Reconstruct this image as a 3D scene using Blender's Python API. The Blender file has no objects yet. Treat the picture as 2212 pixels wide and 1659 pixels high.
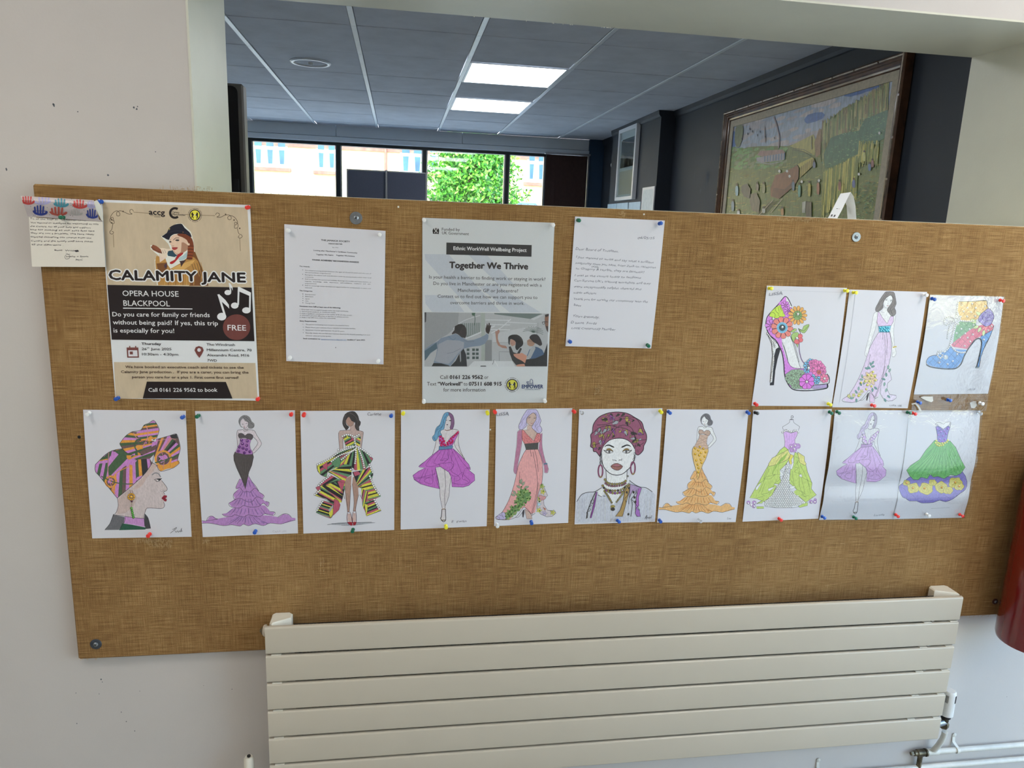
import bpy, math, random
from mathutils import Vector, Matrix
from mathutils.geometry import tessellate_polygon
random.seed(7)
S = bpy.context.scene
col = S.collection
# ---------------------------------------------------------------- camera
H0 = 1.62                      # camera height above the floor
CAM = Vector((0, 0, H0))
F, CX, CY = 1578.586, 1106.0, 829.5
def _axes(yaw, pitch, roll):
    fw = Vector((math.sin(yaw)*math.cos(pitch), math.cos(yaw)*math.cos(pitch), math.sin(pitch)))
    ri = Vector((math.cos(yaw), -math.sin(yaw), 0)); up = ri.cross(fw)
    c, s = math.cos(roll), math.sin(roll)
    return c*ri+s*up, -s*ri+c*up, fw
RI, UP, FW = _axes(math.radians(9.01598), math.radians(-12.08091), math.radians(2.20489))
cd = bpy.data.cameras.new('camera'); cam = bpy.data.objects.new('camera', cd); col.objects.link(cam)
m = Matrix((RI, UP, -FW)).transposed().to_4x4(); m.translation = CAM; cam.matrix_world = m
cd.sensor_width = 36; cd.lens = F/2212*36; cd.clip_start = .02; cd.clip_end = 300
S.camera = cam
# ---------------------------------------------------------------- sky, sun, exposure
S.view_settings.view_transform = 'Standard'; S.view_settings.look = 'None'
S.view_settings.exposure = 0.0; S.view_settings.gamma = 1.0; S.view_settings.use_curve_mapping = False
wd = bpy.data.worlds.new('sky'); S.world = wd; wd.use_nodes = True
wn = wd.node_tree.nodes; wl = wd.node_tree.links
bg = wn['Background']; sky = wn.new('ShaderNodeTexSky'); sky.sky_type = 'NISHITA'; sky.sun_disc = False
sky.sun_elevation = math.radians(48); sky.sun_rotation = math.radians(205); sky.dust_density = 1.0; sky.ozone_density = 1.3
wl.new(sky.outputs[0], bg.inputs[0]); bg.inputs[1].default_value = 1.55
def hx(v):
    v /= 255.0
    return v/12.92 if v <= .04045 else ((v+.055)/1.055)**2.4
def lin(r, g, b, k=1.0, cap=.92):
    return (min(cap, hx(r)*k), min(cap, hx(g)*k), min(cap, hx(b)*k), 1)
def lamp(name, kind, energy, color, loc, rot=None, **kw):
    d = bpy.data.lights.new(name, kind); d.energy = energy; d.color = color
    for k, v in kw.items(): setattr(d, k, v)
    o = bpy.data.objects.new(name, d); o.location = loc
    if rot: o.rotation_euler = rot
    col.objects.link(o); return o
sun = lamp('sun', 'SUN', 6.0, (1, .95, .88), (0, 0, 20), angle=math.radians(.6))
sun.rotation_euler = Vector((.35, .8, -.95)).to_track_quat('-Z', 'Y').to_euler()
# ---------------------------------------------------------------- materials
def nt(name):
    m = bpy.data.materials.new(name); m.use_nodes = True
    n = m.node_tree.nodes; l = m.node_tree.links
    return m, n, l, n['Principled BSDF']
def setp(p, **k):
    for a, v in k.items():
        nm = a.replace('_', ' ')
        if nm in p.inputs: p.inputs[nm].default_value = v
def mapping(n, l, scale, coord='Object'):
    tc = n.new('ShaderNodeTexCoord'); mp = n.new('ShaderNodeMapping'); mp.inputs['Scale'].default_value = scale
    l.new(tc.outputs[coord], mp.inputs[0]); return mp.outputs[0]
def noise(n, l, vec, scale, detail=3, rough=.6, dist=0):
    t = n.new('ShaderNodeTexNoise'); t.inputs['Scale'].default_value = scale; t.inputs['Detail'].default_value = detail
    t.inputs['Roughness'].default_value = rough; t.inputs['Distortion'].default_value = dist
    if vec is not None: l.new(vec, t.inputs['Vector'])
    return t.outputs['Fac']
def ramp(n, l, fac, stops):
    r = n.new('ShaderNodeValToRGB'); e = r.color_ramp.elements
    while len(e) < len(stops): e.new(.5)
    for i, (p, c) in enumerate(stops):
        e[i].position = p; e[i].color = c if len(c) == 4 else (*c, 1)
    l.new(fac, r.inputs[0]); return r.outputs[0]
def mixc(n, l, a, b, fac, mode='MIX'):
    x = n.new('ShaderNodeMix'); x.data_type = 'RGBA'; x.blend_type = mode
    for s, i in ((fac, 0), (a, 6), (b, 7)):
        if hasattr(s, 'links'): l.new(s, x.inputs[i])
        else: x.inputs[i].default_value = s
    return x.outputs[2]
def math_(n, l, op, a, b=0.0):
    x = n.new('ShaderNodeMath'); x.operation = op
    for s, i in ((a, 0), (b, 1)):
        if hasattr(s, 'links'): l.new(s, x.inputs[i])
        else: x.inputs[i].default_value = s
    return x.outputs[0]
def bumpn(n, l, p, h, strength, dist=.001):
    b = n.new('ShaderNodeBump'); b.inputs['Strength'].default_value = strength; b.inputs['Distance'].default_value = dist
    l.new(h, b.inputs['Height']); l.new(b.outputs[0], p.inputs['Normal']); return b
def plain(name, c, rough=.5, metal=0, var=.06, scale=8, bump=0, bscale=300, coat=0, bdist=.001):
    m, n, l, p = nt(name); setp(p, Roughness=rough, Metallic=metal, Coat_Weight=coat, Coat_Roughness=.08)
    v = mapping(n, l, (1, 1, 1))
    f = noise(n, l, v, scale, 4)
    c2 = tuple(x*(1-var*2.2) for x in c[:3])+(1,); c3 = tuple(min(1, x*(1+var)) for x in c[:3])+(1,)
    l.new(ramp(n, l, f, [(.3, c2), (.7, c3)]), p.inputs['Base Color'])
    if bump: bumpn(n, l, p, noise(n, l, v, bscale, 2), bump, bdist)
    return m
K = 1.55    # photo tone -> surface colour for things lit like the board
MT = {}
MT['wall'] = plain('wall_paint', lin(203, 197, 192), .55, var=.02, scale=2.5, bump=.25, bscale=180, bdist=.0006)
MT['reveal'] = plain('reveal_paint', lin(214, 213, 198), .42, var=.03, scale=3, bump=.35, bscale=120, bdist=.0006)
MT['floor'] = plain('floor_vinyl', lin(176, 172, 162), .4, var=.05, scale=20)
MT['ceil'] = plain('corridor_ceiling_paint', lin(225, 223, 215), .7, var=.02)
MT['tile'] = plain('mineral_fibre_tile', lin(206, 210, 218), .95, var=.05, scale=6, bump=.5, bscale=260, bdist=.001)
MT['grid'] = plain('painted_metal_grid', lin(236, 242, 248), .35, var=.03)
MT['navy'] = plain('dark_navy_wall_paint', lin(38, 44, 54), .62, var=.08, scale=1.6, bump=.15, bscale=150)
MT['bluewall'] = plain('deep_blue_wall_paint', lin(34, 62, 88), .6, var=.05, scale=2)
MT['fascia'] = plain('pale_grey_fascia_paint', lin(225, 232, 236), .5, var=.03, scale=2)
MT['frame'] = plain('dark_window_aluminium', lin(36, 44, 46), .4, metal=.2, var=.03)
MT['whitepl'] = plain('white_plastic', lin(225, 224, 220), .35, var=.02)
MT['steel'] = plain('zinc_steel', lin(150, 155, 160), .32, metal=.85, var=.12, scale=60)
MT['darksteel'] = plain('dark_washer_steel', lin(82, 88, 98), .4, metal=.6, var=.15, scale=90)
MT['brass'] = plain('aged_brass', lin(110, 100, 80), .35, metal=.9, var=.3, scale=40)
MT['radiator'] = plain('cream_radiator_enamel', lin(197, 186, 167), .32, var=.015, scale=3, coat=.25)
MT['bracket'] = plain('cream_plastic', lin(232, 226, 210), .4, var=.02)
MT['pipe'] = plain('painted_pipe', lin(222, 220, 210), .4, var=.05, scale=30, bump=.3, bscale=120)
MT['red'] = plain('red_gloss_enamel', lin(122, 6, 10), .2, var=.04, coat=.8)
MT['black'] = plain('black_plastic', lin(22, 23, 25), .35, var=.05)
MT['glassblk'] = plain('black_screen_glass', lin(14, 15, 17), .08, var=.02)
MT['bezel'] = plain('grey_bezel', lin(105, 102, 98), .4, var=.03)
MT['cord'] = plain('grey_display_fabric', lin(92, 96, 112), .95, var=.05, scale=200, bump=.3, bscale=900)
MT['alu'] = plain('brushed_aluminium', lin(190, 190, 192), .3, metal=.8, var=.05, scale=50)
MT['blind'] = plain('dark_brown_blind_fabric', lin(66, 46, 42), .85, var=.08, scale=30)
MT['wood'] = plain('dark_stained_bamboo_frame', lin(92, 60, 38), .3, var=.3, scale=14, coat=.4)
MT['gilt'] = plain('worn_silver_bead', lin(150, 135, 118), .3, metal=.4, var=.3, scale=30)
MT['linen'] = plain('pale_linen_slip', lin(190, 180, 160), .9, var=.08, scale=60, bump=.4, bscale=700)
MT['dwhite'] = plain('white_gloss_frame', lin(225, 226, 228), .3, var=.02)
MT['brick'] = plain('pale_cream_brick', lin(212, 188, 142), .9, var=.10, scale=3)
MT['brickbr'] = plain('brown_brick_band', lin(150, 105, 90), .9, var=.15, scale=5)
MT['upvc'] = plain('white_window_plastic', lin(240, 242, 244), .4, var=.01)
MT['hglass'] = plain('far_window_glass', lin(52, 96, 122), .35, var=.25, scale=1.2)
MT['curtain'] = plain('net_curtain', lin(150, 190, 205), .9, var=.05)
MT['bark'] = plain('tree_bark', lin(80, 62, 44), .9, var=.25, scale=10, bump=.5, bscale=30)
MT['ground'] = plain('paving', lin(200, 196, 184), .9, var=.1, scale=1)
MT['railm'] = plain('dark_railing_paint', lin(60, 66, 66), .5, var=.05)
MT['bin'] = plain('blue_grey_plastic', lin(90, 112, 140), .5, var=.05)
MT['papercard'] = plain('white_card', lin(225, 226, 230), .7, var=.015)
MT['clip'] = plain('dark_gap_lining', lin(40, 38, 34), .8, var=.1)
MT['chip'] = plain('chipped_plaster', lin(92, 96, 104), .9, var=.3, scale=80)
MT['plaster'] = plain('bare_white_plaster', lin(235, 233, 225), .9, var=.05, scale=80)
def glassmat(name, tint, refl=.045, rough=.02):
    m, n, l, p = nt(name); n.remove(p)
    out = [x for x in n if x.type == 'OUTPUT_MATERIAL'][0]
    tr = n.new('ShaderNodeBsdfTransparent'); tr.inputs[0].default_value = tint
    gl = n.new('ShaderNodeBsdfGlossy'); gl.inputs['Roughness'].default_value = rough
    lw_ = n.new('ShaderNodeLayerWeight'); lw_.inputs[0].default_value = .5
    fr = n.new('ShaderNodeMath'); fr.operation = 'MULTIPLY_ADD'; fr.inputs[1].default_value = 1.0-refl; fr.inputs[2].default_value = refl
    f5 = n.new('ShaderNodeMath'); f5.operation = 'POWER'; f5.inputs[1].default_value = 4.0
    l.new(lw_.outputs['Facing'], f5.inputs[0]); l.new(f5.outputs[0], fr.inputs[0])
    mx = n.new('ShaderNodeMixShader')
    l.new(fr.outputs[0], mx.inputs[0]); l.new(tr.outputs[0], mx.inputs[1]); l.new(gl.outputs[0], mx.inputs[2])
    l.new(mx.outputs[0], out.inputs[0]); return m, n, l, gl, fr
MT['pane'] = glassmat('window_pane_glass', (.93, .97, .96, 1))[0]
m, n, l, gl, fr = glassmat('laminate_film', (.975, .98, .98, 1), refl=.042, rough=.06)
v = mapping(n, l, (1, 1, 1))
h = math_(n, l, 'ADD', noise(n, l, v, 17, 4, .55, 1.2), math_(n, l, 'MULTIPLY', noise(n, l, v, 120, 2), .10))
b = n.new('ShaderNodeBump'); b.inputs['Strength'].default_value = .5; b.inputs['Distance'].default_value = .0022
l.new(h, b.inputs['Height']); l.new(b.outputs[0], gl.inputs['Normal'])
MT['film'] = m
def emis(name, c, s):
    m, n, l, p = nt(name); setp(p, Base_Color=(0.8, .8, .8, 1), Emission_Color=c, Emission_Strength=s); return m
MT['panel'] = emis('lit_diffuser', (.93, .97, 1, 1), 9)
MT['panel2'] = emis('lit_corridor_diffuser', (1, .955, .89, 1), 14.5)
# burlap
def burlap():
    m, n, l, p = nt('woven_burlap'); setp(p, Roughness=.93)
    v1 = mapping(n, l, (16, 1, 700)); v2 = mapping(n, l, (700, 1, 16)); v3 = mapping(n, l, (1, 1, 1))
    a = noise(n, l, v1, 1, 4, .65); b_ = noise(n, l, v2, 1, 4, .65); c = noise(n, l, v3, 3.5, 3)
    fine = noise(n, l, v3, 900, 2, .7)
    def band(ax, freq):
        s = n.new('ShaderNodeSeparateXYZ'); tc = n.new('ShaderNodeTexCoord'); l.new(tc.outputs['Object'], s.inputs[0])
        w = math_(n, l, 'ADD', math_(n, l, 'MULTIPLY', s.outputs[ax], freq), math_(n, l, 'MULTIPLY', noise(n, l, v3, 14, 2), 9.0))
        return math_(n, l, 'SINE', w)
    wx = band(0, 2*math.pi/.0025); wz = band(2, 2*math.pi/.0025)
    weave = math_(n, l, 'MULTIPLY', wx, wz)
    f = math_(n, l, 'ADD', math_(n, l, 'MULTIPLY', a, .62), math_(n, l, 'MULTIPLY', b_, .42))
    f = math_(n, l, 'ADD', f, math_(n, l, 'MULTIPLY', weave, .12))
    f = math_(n, l, 'ADD', f, math_(n, l, 'MULTIPLY', fine, .40))
    f = math_(n, l, 'ADD', f, math_(n, l, 'MULTIPLY', c, .22))
    cl = ramp(n, l, f, [(.60, lin(112, 82, 48)), (.88, lin(152, 117, 72)), (1.0, lin(172, 138, 92)), ])
    f2 = math_(n, l, 'SUBTRACT', f, .22)
    cl = ramp(n, l, f2, [(.44, lin(100, 70, 33)), (.61, lin(139, 102, 55)), (.76, lin(186, 150, 98))])
    l.new(cl, p.inputs['Base Color'])
    hh = math_(n, l, 'ADD', math_(n, l, 'MULTIPLY', weave, .5), math_(n, l, 'ADD', a, b_))
    bumpn(n, l, p, hh, .5, .0007)
    return m
MT['burlap'] = burlap()
# printed / drawn colours: one material, colour held per face, pencil grain on top
def inkmat(name, grain=.22, gs=420, rough=.6, coat=0):
    m, n, l, p = nt(name); setp(p, Roughness=rough, Coat_Weight=coat, Coat_Roughness=.1)
    at = n.new('ShaderNodeAttribute'); at.attribute_name = 'ink'
    v = mapping(n, l, (1, 1, .35)); f = noise(n, l, v, gs, 3, .7)
    g = ramp(n, l, f, [(.35, (1-grain,)*3), (.65, (1+0*grain,)*3)])
    l.new(mixc(n, l, at.outputs['Color'], g, 1.0, 'MULTIPLY'), p.inputs['Base Color']); return m
MT['ink'] = inkmat('pencil_and_ink', .22)
MT['print'] = inkmat('printed_ink', .06, rough=.35)
MT['paint'] = inkmat('oil_paint', .38, 60, rough=.35)
MT['pinplastic'] = inkmat('pin_plastic', .02, rough=.25, coat=.6)
MT['gem'] = inkmat('faceted_gem', 0, rough=.08, coat=1)
# ---------------------------------------------------------------- mesh helpers
class MB:
    def __init__(s): s.v = []; s.f = []; s.c = []
    def quadbox(s, x0, x1, y0, y1, z0, z1, c=None):
        b = len(s.v); s.v += [(x, y, z) for z in (z0, z1) for y in (y0, y1) for x in (x0, x1)]
        for q in ((0, 2, 3, 1), (4, 5, 7, 6), (0, 1, 5, 4), (2, 6, 7, 3), (0, 4, 6, 2), (1, 3, 7, 5)):
            s.f.append(tuple(b+i for i in q)); s.c.append(c)
        return s
    def bevbox(s, x0, x1, y0, y1, z0, z1, r=.004, c=None):
        # box with its edges chamfered
        b = len(s.v); P = {}
        for ix, x in enumerate((x0, x1)):
            for iy, y in enumerate((y0, y1)):
                for iz, z in enumerate((z0, z1)):
                    sx, sy, sz = (r if ix == 0 else -r), (r if iy == 0 else -r), (r if iz == 0 else -r)
                    for a, pt in enumerate(((x, y+sy, z+sz), (x+sx, y, z+sz), (x+sx, y+sy, z))):
                        P[ix, iy, iz, a] = len(s.v); s.v.append(pt)
        def F(*k): s.f.append(tuple(P[i] for i in k)); s.c.append(c)
        for i in (0, 1):
            F(*[(i, a, d, 0) for a, d in ((0, 0), (0, 1), (1, 1), (1, 0))]) if i == 0 else F(*[(i, a, d, 0) for a, d in ((0, 0), (1, 0), (1, 1), (0, 1))])
            F(*[(a, i, d, 1) for a, d in ((0, 0), (1, 0), (1, 1), (0, 1))]) if i == 0 else F(*[(a, i, d, 1) for a, d in ((0, 0), (0, 1), (1, 1), (1, 0))])
            F(*[(a, d, i, 2) for a, d in ((0, 0), (0, 1), (1, 1), (1, 0))]) if i == 0 else F(*[(a, d, i, 2) for a, d in ((0, 0), (1, 0), (1, 1), (0, 1))])
        for i in (0, 1):
            for j in (0, 1):
                F((0, i, j, 1), (0, i, j, 2), (1, i, j, 2), (1, i, j, 1))
                F((i, 0, j, 0), (i, 0, j, 2), (i, 1, j, 2), (i, 1, j, 0))
                F((i, j, 0, 0), (i, j, 0, 1), (i, j, 1, 1), (i, j, 1, 0))
                for k in (0, 1): F((i, j, k, 0), (i, j, k, 1), (i, j, k, 2)) if k == 0 or True else None
        return s
    def ring(s, c, ax, r, n=16, ph=0):
        ax = Vector(ax).normalized(); t = Vector((0, 0, 1)) if abs(ax.z) < .9 else Vector((1, 0, 0))
        a = ax.cross(t).normalized(); b = ax.cross(a)
        i0 = len(s.v)
        for i in range(n):
            w = 2*math.pi*i/n+ph; s.v.append(tuple(Vector(c)+a*r*math.cos(w)+b*r*math.sin(w)))
        return i0
    def lathe(s, base, ax, prof, n=16, c=None, cap=True):
        # prof: list of (distance along the axis, radius)
        ax = Vector(ax).normalized(); rr = []
        for d, r in prof: rr.append(s.ring(Vector(base)+ax*d, ax, max(r, 1e-5), n))
        for a, b in zip(rr, rr[1:]):
            for i in range(n):
                j = (i+1) % n; s.f.append((a+i, b+i, b+j, a+j)); s.c.append(c)
        if cap:
            s.f.append(tuple(rr[0]+i for i in range(n))); s.c.append(c)
            s.f.append(tuple(rr[-1]+n-1-i for i in range(n))); s.c.append(c)
        return s
    def tube(s, pts, r, n=10, c=None):
        pts = [Vector(p) for p in pts]; rr = []
        for i, p in enumerate(pts):
            d = (pts[min(i+1, len(pts)-1)]-pts[max(i-1, 0)])
            rr.append(s.ring(p, d, r if not isinstance(r, (list, tuple)) else r[i], n))
        for a, b in zip(rr, rr[1:]):
            for i in range(n):
                j = (i+1) % n; s.f.append((a+i, b+i, b+j, a+j)); s.c.append(c)
        s.f.append(tuple(rr[0]+i for i in range(n))); s.f.append(tuple(rr[-1]+n-1-i for i in range(n))); s.c += [c, c]
        return s
    def poly(s, pts, c=None):
        b = len(s.v); s.v += [tuple(p) for p in pts]; s.f.append(tuple(range(b, b+len(pts)))); s.c.append(c); return s
    def prism(s, pts, vec, c=None):
        # closed outline pushed along vec
        b = len(s.v); n = len(pts); vec = Vector(vec)
        s.v += [tuple(p) for p in pts]+[tuple(Vector(p)+vec) for p in pts]
        s.f.append(tuple(b+n-1-i for i in range(n))); s.f.append(tuple(b+n+i for i in range(n))); s.c += [c, c]
        for i in range(n):
            j = (i+1) % n; s.f.append((b+i, b+j, b+n+j, b+n+i)); s.c.append(c)
        return s
    def build(s, name, mt, parent=None, smooth=False, origin=None, ang=35, fix=True):
        me = bpy.data.meshes.new(name)
        if origin is None:
            if parent is not None: origin = wloc(parent)
            elif s.v:
                xs, ys, zs = zip(*s.v); origin = Vector(((min(xs)+max(xs))/2, (min(ys)+max(ys))/2, min(zs)))
            else: origin = Vector()
        lo = origin if parent is None else wloc(parent)
        ox, oy, oz = lo
        me.from_pydata([(x-ox, y-oy, z-oz) for x, y, z in s.v], [], s.f)
        if any(c is not None for c in s.c):
            at = me.color_attributes.new('ink', 'FLOAT_COLOR', 'CORNER')
            buf = []
            for f, c in zip(s.f, s.c): buf += list(c or (1, 1, 1, 1))*len(f)
            at.data.foreach_set('color', buf)
        if fix:
            import bmesh
            bm = bmesh.new(); bm.from_mesh(me); bmesh.ops.recalc_face_normals(bm, faces=bm.faces); bm.to_mesh(me); bm.free()
        if smooth:
            me.polygons.foreach_set('use_smooth', [True]*len(me.polygons)); me.set_sharp_from_angle(angle=math.radians(ang))
        me.materials.append(MT[mt] if isinstance(mt, str) else mt)
        o = bpy.data.objects.new(name, me); col.objects.link(o)
        if parent is None: o.location = lo
        else: o.parent = parent
        me.update()
        return o
def wloc(o):
    v = Vector(o.location)
    while o.parent: o = o.parent; v += Vector(o.location)
    return v
def tag(o, label=None, cat=None, group=None, kind=None):
    if label: o['label'] = label
    if cat: o['category'] = cat
    if group: o['group'] = group
    if kind: o['kind'] = kind
    return o
def empty(name, loc, label=None, cat=None, group=None, kind=None):
    o = bpy.data.objects.new(name, None); col.objects.link(o); o.location = loc; o.empty_display_size = .05
    return tag(o, label, cat, group, kind)
def ray(px, py): return (RI*(px-CX)-UP*(py-CY)+FW*F)/F
def onY(px, py, Y): d = ray(px, py); return CAM+d*(Y/d.y)
def onX(px, py, X): d = ray(px, py); return CAM+d*(X/d.x)
def onZ(px, py, Z): d = ray(px, py); return CAM+d*((Z-H0)/d.z)
def project(p):
    p = Vector(p)-CAM; z = p.dot(FW); return CX+F*p.dot(RI)/z, CY-F*p.dot(UP)/z
# ---------------------------------------------------------------- structure
YW, YB = 1.672, 2.0            # front and back of the wall with the opening
YF = 1.652                     # front of the pin board
XL, XR, ZS, ZT = -.425, 1.603, H0+.045, H0+.523
ZC = H0+.913                   # ceiling
def struct(name, mb, mt, parent=None, **k):
    o = mb.build(name, mt, parent, **k)
    if parent is None: o['kind'] = 'structure'
    return o
w = MB().quadbox(-3.2, XL, YW, YB, 0, ZC).quadbox(XR, 2.9, YW, YB, 0, ZC).quadbox(XL, XR, YW, YB, 0, ZS).quadbox(XL, XR, YW, YB, ZT, ZC)
wall_front = struct('wall_front', w, 'wall')
# painted lining of the opening: soffit, jambs, sill
t = MB().quadbox(XL, XR, YW-.001, YB+.001, ZT-.004, ZT+.0005).quadbox(XL-.0005, XL+.004, YW-.001, YB+.001, ZS, ZT-.004)
t.quadbox(XR-.004, XR+.0005, YW-.001, YB+.001, ZS, ZT-.004)
# rounded front nose of the beam
struct('trim_1', t, 'reveal')
s_ = MB().quadbox(XL+.004, XR-.004, YW-.004, YB+.004, ZS-.01, ZS+.006)
struct('trim_2', s_, 'reveal')
# crumbs of bare plaster along the beam's back edge
pl = MB()
for px in (1024, 1137, 1195, 1216, 1232, 1236, 1300, 1305, 1311, 1314, 1318):
    p = onY(px, 0, YB); x = p.x*1.0
    q = onZ(px, 30, ZT-.004); x = q.x
    # solve for the pixel column on the edge
    for _ in range(6):
        u_, v_ = project((x, YB, ZT-.004)); x += (px-u_)/F*2
    r = random.uniform(.002, .005)
    pl.lathe((x, YB, ZT-.006), (0, 0, 1), [(0, r*.4), (.003, r)], 6)
tag(pl.build('bare_plaster', 'plaster', wall_front), kind='stuff')
# scuffs and chips on the wall
ch = MB()
for px, py, r in ((116, 226, 3), (117, 229, 2.4), (289, 232, 2.2), (295, 236, 2.5), (297, 230, 1.4), (233, 378, 3), (14, 366, 2.6), (168, 241, 1.5),
                  (218, 1468, 2.5), (221, 1473, 1.8), (164, 1497, 1.4), (214, 1499, 1.3), (262, 1538, 1.5), (273, 1559, 1.5), (291, 1579, 1.5), (166, 1563, 1.5), (302, 1493, 1), (501, 1489, 1.4), (440, 1481, 1), (336, 328, 1.4), (2180, 1336, 1.5), (2175, 1505, 1.4)):
    p = onY(px, py, YW-.0004); k = r*1.05e-3; a0 = random.uniform(0, 3)
    ch.poly([p+Vector((math.cos(a0+i)*k*random.uniform(.4, 1), 0, math.sin(a0+i)*k*random.uniform(.5, 1.3))) for i in range(6)])
tag(ch.build('paint_chips', 'chip', wall_front, fix=False), kind='stuff')
struct('floor', MB().quadbox(-3.4, 2.9, -2.2, 8.2, -.12, 0), 'floor')
struct('ceiling_corridor', MB().quadbox(-3.4, 2.9, -2.2, YB, ZC, ZC+.3), 'ceil')
struct('wall_back', MB().quadbox(-3.4, 2.9, -2.2, -2.0, 0, ZC), 'wall')
struct('wall_left', MB().quadbox(-3.4, -3.2, -2.0, 8.0, 0, ZC), 'wall')
# right end of the corridor: glazed doors to the street
XD = 2.7
wr = MB().quadbox(XD, XD+.2, -2.0, -1.15, 0, ZC).quadbox(XD, XD+.2, 1.6, YW, 0, ZC).quadbox(XD, XD+.2, -1.15, 1.6, 2.14, ZC)
struct('wall_right', wr, 'wall')
dr = empty('door_1', (XD+.1, 0, 0), kind='structure')
f_ = MB()
for y in (-1.15, .2, 1.54): f_.quadbox(XD+.06, XD+.13, y, y+.06, 0, 2.14)
for z in (0, 2.08): f_.quadbox(XD+.06, XD+.13, -1.09, 1.54, z, z+.06)
f_.build('door_frame', 'frame', dr)
MB().quadbox(XD+.09, XD+.096, -1.10, 1.55, .03, 2.10).build('door_pane', 'pane', dr)
# far room
XW = 2.08; YE = 7.7
wfr = MB().quadbox(XW, XW+.2, YB, 8.0, 0, ZC).quadbox(1.963, XW, 5.628, 6.93, 0, ZC)
wall_side = struct('wall_side', wfr, 'navy')
tr = MB()
def coving(x, y0, y1): tr.prism([(x, y0, ZC), (x-.022, y0, ZC), (x-.018, y0, ZC-.03), (x-.008, y0, ZC-.045), (x, y0, ZC-.05)], (0, y1-y0, 0))
coving(XW, YB, 5.628); coving(1.963, 5.628, 6.93); coving(XW, 6.93, YE)
struct('trim_3', tr, 'navy')
# scraped patches on the dark wall
sc = MB()
for px, py, a, b_ in ((1528, 382, .05, .10), (1500, 378, .02, .08), (1513, 412, .03, .05), (1508, 435, .015, .03)):
    p = onX(px, py, XW-.001); sc.poly([p+Vector((0, math.cos(i*.8)*a*random.uniform(.3, .6), math.sin(i*.8)*b_*random.uniform(.3, .6))) for i in range(8)])
tag(sc.build('scraped_paint', plain('scraped_paint', lin(66, 72, 80), .8, var=.1, scale=60), wall_side, fix=False), kind='stuff')
# end wall with the window band
XE = 1.93
we = MB().quadbox(-3.2, XE, YE, YE+.25, 0, .55).quadbox(-3.2, -2.9, YE, YE+.25, .55, ZC).quadbox(-2.9, XE, YE+.02, YE+.25, H0+.755, ZC)
wall_end = struct('wall_end', we, 'fascia')
struct('wall_recess', MB().quadbox(XE, XW, YE-.05, YE+.25, 0, ZC), 'bluewall')
fa = [-3.2, -1.45, .02-.62, .44+.0, 1.27-.2]
xs = [-3.2, -1.86, -.62, .62, 1.93]
for a, b_ in zip(xs, xs[1:]):
    MB().bevbox(a+.002, b_-.002, YE-.012, YE+.02, H0+.806, ZC-.001, .002).build('fascia_panel', 'fascia', wall_end)
MB().bevbox(-3.2, XE, YE-.03, YE+.02, H0+.757, H0+.802, .003).build('fascia_strip', 'fascia', wall_end)
mull = [-2.9, -1.465, -.621, .229, 1.072, 1.486, XE]
for i, (a, b_) in enumerate(zip(mull, mull[1:])):
    wn_ = empty('window_%d' % (i+1), ((a+b_)/2, YE+.08, .55), kind='structure')
    fr_ = MB(); x0, x1, z0, z1 = a, b_, .55, H0+.757
    k = .037
    fr_.quadbox(x0, x0+k, YE+.03, YE+.11, z0, z1)
    if i == 5: fr_.quadbox(x1-k, x1, YE+.03, YE+.11, z0, z1)
    fr_.quadbox(x0+k, x1, YE+.03, YE+.11, z0, z0+k).quadbox(x0+k, x1, YE+.03, YE+.11, z1-.03, z1)
    fr_.build('window_frame', 'frame', wn_)
    # slim pale edge of the sash
    MB().quadbox(x0+k, x0+k+.012, YE+.05, YE+.09, z0+k, z1-.03).quadbox(x1-.012, x1, YE+.05, YE+.09, z0+k, z1-.03).build('sash_edge', 'alu', wn_)
    MB().quadbox(x0+k, x1, YE+.066, YE+.072, z0+k, z1-.03).build('window_pane', 'pane', wn_)
# suspended ceiling of the far room
ceil = struct('ceiling', MB().quadbox(-3.2, XW, YB, YE, ZC+.03, ZC+.33), 'tile')
gx = [-3.213, -2.613, -2.013, -1.413, -.813, -.2215, .381, .981, 1.607, 2.08]
gy = [2.0]+[2.035+.6*i for i in range(10)]+[7.7]
gy = [2.0, 2.035, 2.635, 3.235, 3.835, 4.435, 5.035, 5.63, 6.23, 6.83, 7.43, 7.7]
tileme = {}
panels = [(6, 5), (6, 7), (6, 2)]
for i, (x0, x1) in enumerate(zip(gx, gx[1:])):
    for j, (y0, y1) in enumerate(zip(gy, gy[1:])):
        if y1-y0 < .1: continue
        if (i, j) in panels: continue
        dz = random.uniform(-.0012, .0012)
        MB().bevbox(x0+.013, min(x1-.013, XW), y0+.0035, y1-.0035, ZC+dz, ZC+.02, .003).build('ceiling_tile', 'tile', ceil)
for i, x in enumerate(gx[1:-1]):
    for j, (y0, y1) in enumerate(zip(gy, gy[1:])):
        if y1-y0 < .1: continue
        MB().bevbox(x-.012, x+.012, y0+.001, y1-.001, ZC-.004, ZC+.002, .0015).build('grid_runner', 'grid', ceil)
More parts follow.
